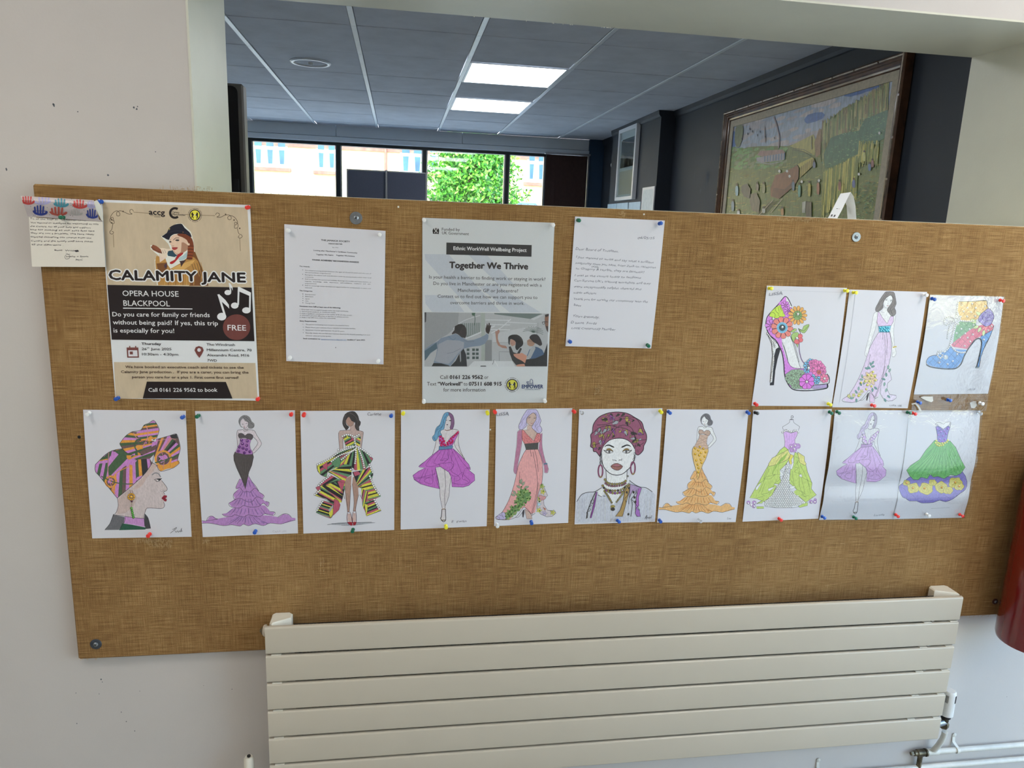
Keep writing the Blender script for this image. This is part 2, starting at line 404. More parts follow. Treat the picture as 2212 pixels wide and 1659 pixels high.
for n_, (i, j) in enumerate(panels[:]):
    x0, x1, y0, y1 = gx[i]+.013, gx[i+1]-.013, gy[j]+.004, gy[j+1]-.004
    lab = {0: 'large bright square ceiling light panel nearer the opening', 1: 'smaller-looking bright ceiling light panel nearer the windows'}
    e = empty('ceiling_light', ((x0+x1)/2, (y0+y1)/2, ZC), lab.get(n_, 'square ceiling light panel out of the picture in the far room'), 'ceiling light')
    m_ = MB(); 
    m_.quadbox(x0, x1, y0, y0+.012, ZC-.006, ZC+.01).quadbox(x0, x1, y1-.012, y1, ZC-.006, ZC+.01).quadbox(x0, x0+.012, y0+.012, y1-.012, ZC-.006, ZC+.01).quadbox(x1-.012, x1, y0+.012, y1-.012, ZC-.006, ZC+.01)
    m_.build('light_frame', 'grid', e)
    MB().quadbox(x0+.012, x1-.012, y0+.012, y1-.012, ZC-.004, ZC+.008).build('diffuser', 'panel', e)
for x, y, lb in ((-1.0, .45, 'corridor ceiling light panel above the left end of the board'), (1.6, .85, 'corridor ceiling light panel above the right end of the board'), (-2.4, -.9, 'corridor ceiling light panel in the rear left corner'), (2.1, -.9, 'corridor ceiling light panel by the glazed doors')):
    e = empty('corridor_light', (x, y, ZC), lb, 'ceiling light', 'corridor ceiling lights')
    m_ = MB().quadbox(x-.3, x+.3, y-.3, y-.285, ZC-.012, ZC).quadbox(x-.3, x+.3, y+.285, y+.3, ZC-.012, ZC).quadbox(x-.3, x-.285, y-.285, y+.285, ZC-.012, ZC).quadbox(x+.285, x+.3, y-.285, y+.285, ZC-.012, ZC)
    m_.build('light_frame', 'grid', e); MB().quadbox(x-.285, x+.285, y-.285, y+.285, ZC-.008, ZC).build('diffuser', 'panel2', e)
# round ceiling fitting
e = empty('round_ceiling_fitting', (-.526, 4.765, ZC), 'round pale fitting set flush in the ceiling tiles', 'ceiling fitting')
MB().lathe((-.526, 4.765, ZC+.002), (0, 0, -1), [(0, .118), (.006, .118), (.012, .112), (.012, .098), (.0, .094)], 40, cap=False).build('rim', 'grid', e, smooth=True)
MB().lathe((-.526, 4.765, ZC+.001), (0, 0, -1), [(0, .095), (.003, .09), (.004, .02)], 36).build('grille', 'tile', e, smooth=True)
MB().lathe((-.526, 4.765, ZC), (0, 0, -1), [(.003, .014), (.014, .013), (.018, .006)], 14).build('sensor', 'whitepl', e, smooth=True)
# ---------------------------------------------------------------- things in the far room
# wall-hung vertical blind at the right end of the windows
b0 = onY(1181, 340, YE-.06); b1 = onY(1268, 340, YE-.06)
bl = empty('vertical_blind', ((b0.x+b1.x)/2, YE-.06, .6), 'dark brown vertical blind drawn across the right end of the window', 'blind')
MB().bevbox(b0.x-.02, b1.x+.03, YE-.085, YE-.035, H0+.745, H0+.765, .003).build('headrail', 'alu', bl)
nb = 9
for i in range(nb):
    x = b0.x+(b1.x-b0.x)*(i+.5)/nb; hw = (b1.x-b0.x)/nb*.56
    MB().prism([(x-hw, YE-.066, .6), (x+hw, YE-.05, .6), (x+hw, YE-.0485, .6), (x-hw, YE-.0645, .6)], (0, 0, H0+.742-.6)).build('blind_slat', 'blind', bl)
MB().quadbox(b1.x+.008, b1.x+.022, YE-.08, YE-.06, .6, H0+.745).build('edge_strip', 'alu', bl)
# fabric display screens by the window
YD = 6.9
d0, d1, d2 = onY(750, 366, YD), onY(834.5, 369, YD), onY(920, 374, YD)
zt = d1.z
for k, (a, b_) in enumerate(((d0, d1), (d1, d2))):
    pass
ds = empty('display_screen', (d1.x, YD, 0), 'pair of dark grey fabric display screens standing by the window', 'display screen')
for a, b_ in ((d0, d1), (d1, d2)):
    x0, x1 = a.x+.006, b_.x-.006
    MB().bevbox(x0, x1, YD-.008, YD+.008, .5, zt-.012, .003).build('screen_panel', 'cord', ds)
    MB().bevbox(x0, x1, YD-.011, YD+.011, zt-.012, zt, .003).build('top_rail', 'alu', ds)
    MB().bevbox(x0, x1, YD-.011, YD+.011, .485, .5, .003).build('bottom_rail', 'alu', ds)
MB().lathe((d1.x, YD-.02, .03), (0, 0, 1), [(0, .011), (zt-.03, .011), (zt-.025, .007)], 12).build('pole', 'alu', ds, smooth=True)
for x in (d0.x, d2.x): MB().lathe((x, YD, .03), (0, 0, 1), [(0, .007), (zt-.03, .007)], 10).build('side_pole', 'alu', ds, smooth=True)
for x in (d0.x, d1.x, d2.x): MB().bevbox(x-.02, x+.02, YD-.22, YD+.22, 0, .03, .005).build('foot', 'alu', ds)
# big screen on a stand, mostly hidden by the left jamb
YM = 2.75
c0, c1 = onY(524.5, 181, YM), onY(497, 178, YM)
x1, ztop = c0.x, c0.z; x0 = x1-1.25; zb = ztop-.78
sn = empty('presentation_screen', ((x0+x1)/2, YM, 0), 'tall grey-edged black screen seen just past the left side of the opening', 'screen')
MB().bevbox(x0, x1, YM, YM+.06, zb, ztop, .006).build('casing', 'bezel', sn)
g0 = onY(517, 300, YM).x; gz = onY(505, 186, YM).z
def rrect(x0, x1, z0, z1, r, y):
    P = []
    for cx_, cz_, a0 in ((x1-r, z1-r, 0), (x0+r, z1-r, 90), (x0+r, z0+r, 180), (x1-r, z0+r, 270)):
        for k in range(6): a = math.radians(a0+18*k); P.append((cx_+r*math.cos(a), y, cz_+r*math.sin(a)))
    return P
MB().prism(rrect(x0+.04, g0, zb+.05, gz, .02, YM-.003), (0, .004, 0)).build('screen', 'glassblk', sn)
MB().bevbox(g0-.028, g0-.006, YM-.007, YM-.001, onY(510, 425, YM).z, onY(510, 387, YM).z, .002).build('side_panel', 'black', sn)
for x in (x0+.35, x1-.35): MB().bevbox(x-.03, x+.03, YM+.06, YM+.1, .05, ztop-.2, .004).build('upright', 'black', sn)
MB().bevbox(x0+.2, x1-.2, YM-.25, YM+.35, 0, .05, .01).build('base', 'black', sn)
# poster frames on the pier
XP = 1.963
def frame_on_x(name, X, y0, y1, z0, z1, t, wd_, lab, cat, matf, fillmats, grp=None):
    e = empty(name, (X, (y0+y1)/2, z0), lab, cat, grp)
    m_ = MB(); xa, xb = X-t, X
    m_.bevbox(xa, xb, y0, y0+wd_, z0, z1, .002).bevbox(xa, xb, y1-wd_, y1, z0, z1, .002).bevbox(xa, xb, y0+wd_, y1-wd_, z0, z0+wd_, .002).bevbox(xa, xb, y0+wd_, y1-wd_, z1-wd_, z1, .002)
    m_.build('frame', matf, e); return e
y1 = onX(1346, 275, XP).y; y0 = onX(1385, 265, XP).y; z1 = onX(1385, 266, XP).z; z0 = onX(1350, 433, XP).z
e = frame_on_x('framed_poster', XP-.001, y0, y1, z0, z1, .035, .03, 'tall white-framed glazed poster hung on the dark pier near the windows', 'framed poster', 'dwhite', None)
MB().quadbox(XP-.018, XP-.014, y0+.03, y1-.03, z0+.03, z1-.03).build('mount', 'papercard', e)
fp = MB()
zz0, zz1, yy0, yy1 = z0+.03, z1-.03, y0+.05, y1-.05
fp.poly([(XP-.0185, yy0, zz1-.06), (XP-.0185, yy1, zz1-.06), (XP-.0185, yy1, zz1-.30), (XP-.0185, yy0, zz1-.30)], lin(70, 76, 84))
for k in range(26):
    yk = random.uniform(yy0, yy1-.03); hk = random.uniform(.05, .16)
    fp.poly([(XP-.0187, yk, zz1-.30), (XP-.0187, yk+.03, zz1-.30), (XP-.0187, yk+.022, zz1-.30+hk), (XP-.0187, yk+.008, zz1-.30+hk)], lin(*random.choice([(30, 34, 38), (48, 52, 58), (96, 100, 104)])))
fp.poly([(XP-.0186, yy0, zz0+.02), (XP-.0186, yy1, zz0+.02), (XP-.0186, yy1, zz1-.33), (XP-.0186, yy0, zz1-.33)], lin(205, 196, 184))
fp.poly([(XP-.0188, yy0+.12, zz1-.11), (XP-.0188, yy1-.05, zz1-.11), (XP-.0188, yy1-.05, zz1-.13), (XP-.0188, yy0+.12, zz1-.13)], lin(30, 30, 34))
fp.build('print', 'print', e, fix=False)
MB().quadbox(XP-.027, XP-.024, y0+.03, y1-.03, z0+.03, z1-.03).build('poster_glass', 'pane', e)
cards = [(1314, 1333, 441), (1334, 1358, 439), (1360, 1385, 437)]
labs = ['pale blue card on the pier below the framed poster, farthest left', 'pale card on the pier below the framed poster, middle of three', 'pale card on the pier below the framed poster, nearest right']
for (a, b_, t_), lb in zip(cards, labs):
    p, q = onX(a, t_, XP), onX(b_, t_-1, XP)
    o = MB().quadbox(XP-.006, XP-.0005, q.y, p.y, (p.z+q.z)/2-.21, (p.z+q.z)/2).build('notice_card', plain('pale_blue_card', lin(190, 214, 228), .5, var=.06, scale=12)); tag(o, lb, 'notice', 'small notices on the pier')
p, q = onX(1391, 404, XP), onX(1417, 402, XP)
o = empty('framed_notice', (XP, (p.y+q.y)/2, q.z-.3), 'white notice in a thin pale frame near the pier edge', 'notice', 'small notices on the pier')
MB().bevbox(XP-.012, XP-.0005, q.y, p.y, q.z-.3, q.z, .002).build('frame', 'dwhite', o)
MB().quadbox(XP-.0125, XP-.012, q.y+.02, p.y-.02, q.z-.28, q.z-.02).build('sheet', plain('notice_sheet', lin(214, 222, 222), .5, var=.05, scale=30), o)
o = MB().lathe((1.99, 6.97, H0+.61), (0, -1, 0), [(0, .02), (.02, .028), (.05, .022), (.06, .005)], 16).build('wall_sensor', 'whitepl', smooth=True)
tag(o, 'small white rounded sensor at the far side of the dark pier', 'sensor')
# ---------------------------------------------------------------- outside
struct('ground', MB().quadbox(-60, 60, 8.2, 90, -.25, -.12).quadbox(2.9, 40, -30, 8.2, -.25, -.12), 'ground')
YH = 30.0
hs = empty('brick_building', (0, YH, 0), 'sunlit pale brick building with white windows across from the glazing', 'building')
MB().quadbox(-45, 45, YH, YH+8, -.2, onY(900, 305, YH).z+.05+0*1).build('wall', 'brick', hs)
zb_ = onY(620, 317, YH).z
MB().quadbox(-45, 45, YH-.06, YH, zb_, zb_+.85).build('brick_band', 'brickbr', hs)
MB().quadbox(-45, 45, YH-.5, YH+8, zb_+.85, zb_+1.05).build('eaves', 'upvc', hs)
rf = MB().prism([(-45, YH-.6, zb_+1.05), (-45, YH+8, zb_+1.05), (-45, YH+4, zb_+4)], (90, 0, 0)); rf.build('roof', plain('roof_tile', lin(120, 80, 66), .9, var=.1, scale=3), hs)
# windows: pixel columns of their left and right edges, number of lights
zwt = onY(700, 305, YH).z+.5; 
for px0, px1, yt, yb_, nl in ((545, 621, 300, 362, 3), (682, 728, 307, 370, 2), (864, 915, 314, 378, 2), (925, 948, 316, 372, 1), (1068, 1094, 330, 380, 1), (1139, 1180, 330, 395, 2), (1250, 1300, 335, 400, 2), (430, 480, 296, 352, 2)):
    a, b_ = onY(px0, yt, YH), onY(px1, yt, YH); zbot = onY((px0+px1)/2, yb_, YH).z; ztp = onY((px0+px1)/2, yt, YH).z
    ztp = ztp+.25; fw = MB(); n_ = nl; W_ = b_.x-a.x
    fo = MB().bevbox(a.x, b_.x, YH-.05, YH+.02, zbot, ztp, .02).build('window', 'upvc', hs)
    lw = W_/n_; hm = zbot+(ztp-zbot)*.55
    for i in range(n_):
        for z0_, z1_ in ((zbot+.14, hm-.06), (hm+.06, ztp-.14)):
            MB().quadbox(a.x+lw*i+.08, a.x+lw*(i+1)-.08, YH-.065, YH-.05, z0_, z1_).build('pane', 'hglass', fo)
    for i in range(n_):
        for s_ in (0, 1):
            xa = a.x+lw*i+.08+(lw-.16)*(0 if s_ == 0 else .78)
            MB().prism([(xa, YH-.07, zbot+.14), (xa+(lw-.16)*.22, YH-.07, zbot+.14), (xa+(lw-.16)*(.12 if s_ == 0 else .22), YH-.07, hm-.06), (xa+(0 if s_ == 0 else (lw-.16)*.1), YH-.07, hm-.06)], (0, .004, 0)).build('curtain', 'curtain', fo)
    MB().quadbox(a.x-.1, b_.x+.1, YH-.12, YH, zbot-.12, zbot).build('sill', 'brickbr', hs)
MB().tube([(onY(833, 330, YH).x, YH-.1, 0), (onY(833, 330, YH).x, YH-.1, zb_+.85)], .05, 8).build('downpipe', 'brickbr', hs)
# railings
YR_ = 12.0
ra = onY(543, 414, YR_); rb = onY(1180, 443, YR_)
rl = empty('railing_fence', ((ra.x+rb.x)/2, YR_, -.12), 'dark metal railings whose spiked tips just clear the board', 'fence')
x = ra.x-.6; me_bar = None; nbar = 0
while x < rb.x+.6:
    if me_bar is None:
        o = MB().lathe((x, YR_, -.12), (0, 0, 1), [(0, .009), (ra.z+.10, .009), (ra.z+.12, .001)], 6).build('railing_bar', 'railm', rl); me_bar = o.data; xb0 = x
    else:
        o = bpy.data.objects.new('railing_bar', me_bar); col.objects.link(o); o.parent = rl; o.location = (x-xb0, 0, 0)
    x += .1112; nbar += 1
for z in (.15, ra.z-.14): MB().quadbox(ra.x-.7, rb.x+.7, YR_-.015, YR_+.015, z, z+.04).build('rail', 'railm', rl)
# tree in leaf
YT = 18.0
tc_ = onY(1018, 410, YT)
te = empty('leafy_tree', (tc_.x, YT, -.12), 'bright green leafy tree filling the third window', 'tree')
tk = MB().tube([(tc_.x, YT, -.2), (tc_.x+.05, YT, 1.0), (tc_.x-.05, YT, 2.2), (tc_.x+.1, YT, 3.4)], [.14, .11, .09, .05], 10)
for k in range(12):
    a = k*2.4; tk.tube([(tc_.x, YT, 1.1+.17*k), (tc_.x+.45*math.cos(a), YT+.45*math.sin(a), 1.5+.18*k), (tc_.x+.85*math.cos(a), YT+.85*math.sin(a), 1.8+.16*k)], [.05, .03, .01], 6)
tk.build('trunk', 'bark', te, smooth=True)
lf = MB(); R_ = 1.22; zc_ = tc_.z-.05
greens = [lin(96, 170, 40), lin(130, 196, 56), lin(70, 140, 34), lin(40, 96, 30), lin(150, 200, 90), lin(84, 156, 46), lin(52, 110, 32)]
cl_ = []
for k in range(300):
    while True:
        d = Vector([random.gauss(0, 1) for _ in range(3)]).normalized()
        if True: break
    rr_ = R_*(random.random()**.33)*random.uniform(.86, 1.08)
    c_ = Vector((tc_.x, YT, zc_))+Vector((d.x*rr_*1.0, d.y*rr_*.9, d.z*rr_*1.12))
    if c_.z < .4: continue
    for q in range(46):
        p = c_+Vector([random.gauss(0, .12) for _ in range(3)])
        u_ = Vector([random.gauss(0, 1) for _ in range(3)]).normalized(); v_ = u_.cross(Vector([random.gauss(0, 1) for _ in range(3)])).normalized()
        L = random.uniform(.04, .075)
        lf.poly([p-u_*L, p+v_*L*.5, p+u_*L, p-v_*L*.5], random.choice(greens))
ml = inkmat('leaf', .1, 30, rough=.5)
tag(lf.build('foliage', ml, te, fix=False), kind='stuff')
q0, q1 = onY(1124, 437, 14), onY(1164, 438, 14)
o = MB().bevbox(q0.x, q1.x, 14, 14.6, -.12, q0.z, .05).build('wheeled_bin', 'bin'); tag(o, 'blue-grey bin top beyond the railings at the right-hand window', 'bin')
# paper tent card on the sill
e = empty('folded_leaflet', (onY(1812, 470, 1.83).x, 1.83, ZS+.006), 'white folded leaflet standing arched on the sill before the painting', 'leaflet')
def strip3(name, left, right, mt, parent, th=.0006):
    m_ = MB(); n_ = len(left)
    for P_, dy in ((0, 0), (1, th)):
        for a, b_ in zip(left, right): m_.v += [(a.x, a.y+dy, a.z), (b_.x, b_.y+dy, b_.z)]
    for i in range(n_-1):
        a = 2*i; m_.f.append((a, a+1, a+3, a+2)); b2 = 2*n_; m_.f.append((b2+a, b2+a+2, b2+a+3, b2+a+1))
        m_.f.append((a, a+2, b2+a+2, b2+a)); m_.f.append((a+1, b2+a+1, b2+a+3, a+3))
    m_.c = [None]*len(m_.f); return m_.build(name, mt, parent, smooth=True, ang=60)
fl = [onY(1787, 474, 1.80), onY(1797, 455, 1.815), onY(1808, 433, 1.83), onY(1816, 418, 1.845)]
frr = [onY(1807, 474, 1.80), onY(1818, 455, 1.815), onY(1829, 432, 1.83), onY(1838, 415, 1.845)]
for A_ in (fl, frr): A_[0].z = ZS+.006
strip3('front_leaf', fl, frr, 'papercard', e)
bl_ = [onY(1816, 418, 1.846), onY(1823, 427, 1.87), onY(1829, 445, 1.90), onY(1832, 474, 1.92)]
br_ = [onY(1838, 415, 1.846), onY(1844, 424, 1.87), onY(1848, 445, 1.90), onY(1851, 474, 1.92)]
for A_ in (bl_, br_): A_[-1].z = ZS+.006
strip3('back_leaf', bl_, br_, 'papercard', e)
lm = MB()
for px, py, w_, h_, c_ in ((1813, 425, 4, 2, (60, 60, 70)), (1820, 424, 4, 7, (190, 60, 50)), (1824.5, 424, 3, 8, (30, 40, 90)), (1817, 427, 3, 5, (120, 120, 120)), (1804, 448, 4, 8, (30, 34, 60)), (1809, 449, 4, 4, (60, 60, 60)), (1814, 449, 3, 5, (150, 90, 90)), (1797, 465, 3, 5, (60, 60, 60)), (1803, 466, 3, 5, (70, 70, 70))):
    ys = 1.80+(474-py)/56*.045-.002
    P_ = [onY(px-w_/2-h_*.2+.0, py+h_/2, ys-.001), onY(px+w_/2-h_*.2, py+h_/2, ys-.001), onY(px+w_/2+h_*.2, py-h_/2, ys+.004), onY(px-w_/2+h_*.2, py-h_/2, ys+.004)]
    lm.poly(P_, lin(*c_, k=1.2))
lm.build('printed_marks', 'print', e, fix=False)
# ---------------------------------------------------------------- the pin board
BX0, BX1, BZ0, BZ1 = -.732, 1.708, H0-1.0185, H0+.0497
board = empty('pin_board', (.488, YF, BZ0), 'long brown burlap-covered pin board fixed across the wall', 'pin board')
MB().bevbox(BX0, BX1, YF, YW-.0005, BZ0, BZ1, .0035).build('burlap_panel', 'burlap', board)
fr = MB()
def thread(p, d, w=.00045):
    p = Vector(p); fr.prism([p, p+Vector((w, 0, 0)), p+Vector(d)+Vector((w, 0, 0)), p+Vector(d)], (0, .0003, 0))
for k in range(26):
    x = BX0+random.uniform(0, .05); thread((x, YF+random.uniform(-.001, .012), BZ0+.002), (random.uniform(-.006, .004), random.uniform(-.003, .002), -random.uniform(.002, .006)))
for k in range(60):
    x = random.uniform(1.55, BX1); thread((x, YF+random.uniform(-.001, .012), BZ0+.002), (random.uniform(-.005, .005), random.uniform(-.003, .002), -random.uniform(.001, .006)))
fr.build('frayed_threads', plain('loose_jute', lin(196, 160, 108), .9), board, fix=False)['kind'] = 'stuff'
wt = MB()
def worn(px0, px1, py0, py1, n, vertical=.7, a=1.0):
    for k in range(n):
        px, py = random.uniform(px0, px1), random.uniform(py0, py1)
        p = onY(px, py, YF-.0004); L = random.uniform(.002, .008)*a; w = random.uniform(.0003, .0007)
        if random.random() < vertical: wt.quadbox(p.x, p.x+w, p.y, p.y+.0002, p.z-L/2, p.z+L/2)
        else: wt.quadbox(p.x-L/2, p.x+L/2, p.y, p.y+.0002, p.z, p.z+w)
worn(285, 330, 1164, 1172, 60); worn(318, 372, 1166, 1182, 120); worn(437, 452, 1166, 1174, 25); worn(690, 700, 1205, 1240, 25, .9)
worn(1676, 1790, 470, 478, 120); worn(1284, 1300, 832, 852, 40); worn(340, 460, 402, 415, 60); worn(1335, 1352, 455, 470, 30); worn(1000, 1060, 520, 1000, 0)
worn(180, 2180, 480, 1300, 260, .4, 1.6); worn(1920, 1965, 1150, 1170, 12)
wt.build('worn_threads', plain('pale_worn_jute', lin(186, 156, 112), .95), board, fix=False)['kind'] = 'stuff'
def bolt(px, py, r, matw, lab, ry=0):
    p = onY(px, py, YF); e = empty('washer_screw', (p.x, YF, p.z), lab, 'screw', 'screws holding the pin board')
    MB().lathe((p.x, YF-.0002, p.z), (0, -1, 0), [(0, r), (.0014, r), (.002, r*.96), (.002, r*.45)], 28).build('washer', matw, e, smooth=True)
    MB().lathe((p.x, YF-.001, p.z), (0, -1, 0), [(0, r*.42), (.0022, r*.42), (.0036, r*.3), (.0042, r*.12)], 18).build('screw_head', 'steel', e, smooth=True)
    c_ = MB()
    for a in (.5, .5+math.pi/2):
        dx, dz = math.cos(a)*r*.24, math.sin(a)*r*.24; nx, nz = -math.sin(a)*.0006, math.cos(a)*.0006
        c_.prism([(p.x-dx-nx, YF-.0054, p.z-dz-nz), (p.x+dx-nx, YF-.0054, p.z+dz-nz), (p.x+dx+nx, YF-.0054, p.z+dz+nz), (p.x-dx+nx, YF-.0054, p.z-dz+nz)], (0, .001, 0))
    c_.build('cross_slot', 'black', e)
bolt(769, 471, .0135, 'steel', 'grey washer and screw near the top of the board above the typed notice')
bolt(1849, 512, .0115, 'steel', 'grey washer and screw near the top of the board above the shoe drawings')
bolt(207.5, 1391, .0125, 'darksteel', 'dark blue-grey washer and screw at the bottom left of the board')
bolt(2149, 1299, .0085, plain('brown_fibre_washer', lin(74, 40, 34), .5), 'small brown washer and screw at the bottom right of the board')
hole = onY(171, 944, YF); o = MB().lathe((hole.x, YF-.0004, hole.z), (0, -1, 0), [(0, .0035), (.0008, .003), (.001, .0012)], 12).build('nail_head', 'black', board, smooth=True)
st = MB()
for px, py in ((860.5, 447), (1391, 463), (1059, 928), (1205, 930)):
    p = onY(px, py, YF); st.lathe((p.x, YF-.0003, p.z), (0, -1, 0), [(0, .0022), (.001, .0015)], 7)
st.build('staple_specks', 'plaster', board)['kind'] = 'stuff'
# ---------------------------------------------------------------- radiator
YR = 1.59; RX0, RX1 = -.302, 1.499; RZ = H0-.9225; PIT = .0735
rad = empty('radiator', ((RX0+RX1)/2, YR, RZ-5*PIT-.0685), 'long cream flat-panel radiator of six horizontal tubes below the board', 'radiator')
for k in range(6):
    zt_ = RZ-k*PIT
    q = MB(); zb__ = zt_-.0685; r = .005; pts = []
    for cy_, cz_, a0 in ((YR+r, zt_-r, 90), (YR+r, zb__+r, 180), (YR+.0115-.003, zb__+.003, 270), (YR+.0115-.003, zt_-.003, 0)):
        rr_ = r if cy_ < YR+.0055 else .003
        for i in range(5):
            a = math.radians(a0+22.5*i); pts.append((RX0, cy_+rr_*math.cos(a), cz_+rr_*math.sin(a)))
    q.prism(pts, (RX1-RX0, 0, 0))
    q.build('radiator_tube', 'radiator', rad, smooth=True, ang=50)
for x0 in (RX0+.012, RX1-.047): MB().bevbox(x0, x0+.035, YR+.0115, YR+.0365, RZ-5*PIT-.0665, RZ-.012, .004).build('header_pipe', 'radiator', rad)
fins = MB(); x = RX0+.07
while x < RX1-.07: fins.quadbox(x, x+.001, YR+.0115, YR+.034, RZ-5*PIT-.06, RZ-.012); x += .0085
fins.quadbox(RX0+.06, RX1-.06, YR+.034, YR+.035, RZ-5*PIT-.06, RZ-.012)
fins.build('convector_fins', 'clip', rad)['kind'] = 'stuff'
for k in range(5):
    zc_ = RZ-k*PIT-.071
    for x in (1.396, 1.474, RX0+.012): MB().quadbox(x, x+.022, YR+.002, YR+.012, zc_-.0022, zc_-.0002).build('tube_link', 'bracket', rad)
# bleed valve at the left
MB().lathe((RX0+.001, YR+.016, RZ-.0155), (-1, 0, 0), [(0, .0135), (.005, .0135), (.0075, .011)], 20).build('end_boss', 'radiator', rad, smooth=True)
MB().lathe((RX0-.006, YR+.016, RZ-.0155), (-1, 0, 0), [(0, .0085), (.004, .0085), (.0042, .004), (.0075, .004)], 6).build('bleed_screw', 'brass', rad)
def bracket(pts, z0, z1):
    # wedge seen from above, tilted top
    MB().prism([(x, y, z0) for x, y in pts], (0, 0, z1-z0)).build('bracket', 'bracket', rad)
p = onY(583, 1355, 1.60); p2 = onY(628, 1352, 1.62)
def rbk(x0, x1, flip):
    m_ = MB(); zt_ = RZ+.004; zb__ = RZ-.03; ya, yb_ = YR+.012, YF-.001
    P_ = [(x0, ya), (x1, ya+.022), (x1, yb_-.006), (x1-.006, yb_), (x0+.006, yb_), (x0, yb_-.006)] if not flip else [(x0, ya+.022), (x1, ya), (x1, yb_-.006), (x1-.006, yb_), (x0+.006, yb_), (x0, yb_-.006)]
    if not flip: P_[0:1] = [(x0, ya+.004), (x0+.005, ya)]
    n_ = len(P_); lo = [(x, y, zb__) for x, y in P_]; mi = [(x, y, zt_-.003-(.010 if y < ya+.03 else 0)*0) for x, y in P_]
    cx_ = sum(x for x, y in P_)/n_; cy_ = sum(y for x, y in P_)/n_
    hi = [(cx_+(x-cx_)*.88, cy_+(y-cy_)*.9, zt_) for x, y in P_]
    b = len(m_.v); m_.v += lo+mi+hi
    for lv in (0, 1):
        for i in range(n_):
            j = (i+1) % n_; m_.f.append((b+lv*n_+i, b+lv*n_+j, b+(lv+1)*n_+j, b+(lv+1)*n_+i))
    m_.f.append(tuple(b+2*n_+i for i in range(n_))); m_.f.append(tuple(b+n_-1-i for i in range(n_))); m_.c = [None]*len(m_.f)
    m_.build('bracket', 'bracket', rad, smooth=True, ang=40)
rbk(onY(583, 1350, 1.61).x, onY(628, 1345, 1.61).x, False); rbk(onY(2019, 1285, 1.61).x+.010, onY(2066, 1290, 1.61).x+.001, True)
# ---------------------------------------------------------------- valves and pipes
tv = onY(2054, 1500, 1.628)
tz1 = onY(2056, 1491, 1.628).z; tz0 = onY(2050, 1551, 1.612).z
tx = tv.x-.004; ty = 1.628
trv = empty('thermostatic_valve', (tx, ty, tz0-.05), 'white thermostatic valve head at the lower right end of the radiator', 'radiator valve')
MB().lathe((tx, ty, tz0), (0, 0, 1), [(0, .0165), (.001, .018), (tz1-tz0-.012, .0172), (tz1-tz0-.003, .0160), (tz1-tz0, .0135)], 28).build('dial', 'whitepl', trv, smooth=True)
sl = MB()
for a in (205, 214, 223, 290, 299, 308):
    a = math.radians(a); c_ = Vector((tx+math.cos(a)*.0168, ty+math.sin(a)*.0168, 0)); t_ = Vector((-math.sin(a), math.cos(a), 0))*.0006
    sl.prism([(c_.x-t_.x, c_.y-t_.y, tz1-.032), (c_.x+t_.x, c_.y+t_.y, tz1-.032), (c_.x+t_.x, c_.y+t_.y, tz1-.010), (c_.x-t_.x, c_.y-t_.y, tz1-.010)], (math.cos(a)*.0012, math.sin(a)*.0012, 0))
sl.build('vent_slots', 'black', trv)
MB().lathe((tx, ty, tz0-.009), (0, 0, 1), [(0, .0135), (.009, .0145)], 16).build('collar', 'black', trv)
MB().lathe((tx-.001, ty, tz0-.024), (0, 0, 1), [(0, .009), (.006, .011), (.015, .0085)], 12).build('neck', 'brass', trv, smooth=True)
MB().tube([(tx, ty, tz0-.026), (tx-.018, ty-.004, tz0-.022), (RX1+.0005, YR+.024, tz0-.02)], [.0095, .011, .0095], 12).build('body', 'steel', trv, smooth=True)
MB().lathe((tx-.001, ty, tz0-.043), (0, 0, 1), [(0, .0105), (.004, .0135), (.014, .0135), (.018, .011)], 6).build('compression_nut', 'brass', trv)
YP = 1.659
zp1a, zp1b = onY(2010, 1635, YP), onY(2212, 1608, YP)
zp1 = (onY(2212, 1605+4, YP).z+onY(2060, 1619, YP).z)/2
zp2 = (onY(2212, 1640, YP).z+onY(2060, 1650, YP).z)/2
jx = onY(2013, 1622, YP).x
pp = empty('heating_pipe', (2.0, YP, zp1), 'upper white-painted heating pipe bending up to the thermostatic valve', 'pipe', 'painted heating pipes on the wall')
ptz = tz0-.043
MB().tube([onY(2041, 1580, 1.628), onY(2039.5, 1588, 1.63), onY(2035, 1598, 1.636), onY(2026, 1611, 1.647), onY(2017, 1621, 1.654)], .0078, 14).build('riser', 'pipe', pp, smooth=True)
MB().tube([(jx-.014, YP, zp1), (2.69, YP, zp1+.0)], .0078, 14).build('pipe_run', 'pipe', pp, smooth=True)
MB().tube([(jx+.02, YP, zp1), (jx-.02, YP, zp1)], .0095, 14).build('tee_collar', 'pipe', pp, smooth=True)
dc = empty('drain_cock', (jx-.03, YP-.002, zp1-.03), 'dark brass drain cock at the left end of the upper pipe', 'drain cock')
MB().lathe((jx-.018, YP-.001, zp1), (-1, 0, 0), [(0, .0115), (.005, .0115), (.0055, .009), (.009, .009), (.0095, .0105), (.03, .0105), (.032, .0075), (.04, .0075), (.042, .004)], 14).build('body', 'brass', dc, smooth=True)
MB().lathe((jx-.06, YP-.001, zp1), (-1, 0, 0), [(-.002, .006), (.008, .0065), (.01, .004)], 4).build('square_key', 'brass', dc)
dz_ = [(0, .0072)]
for k in range(5): dz_ += [(.008+.007*k, .0072), (.010+.007*k, .0062), (.013+.007*k, .0072)]
MB().lathe((jx-.036, YP-.001, zp1-.006), (0, 0, -1), dz_+[(.046, .005)], 12).build('hose_tail', 'brass', dc, smooth=True)
p2_ = empty('heating_pipe', (1.0, YP, zp2), 'lower white-painted heating pipe running along the wall', 'pipe', 'painted heating pipes on the wall')
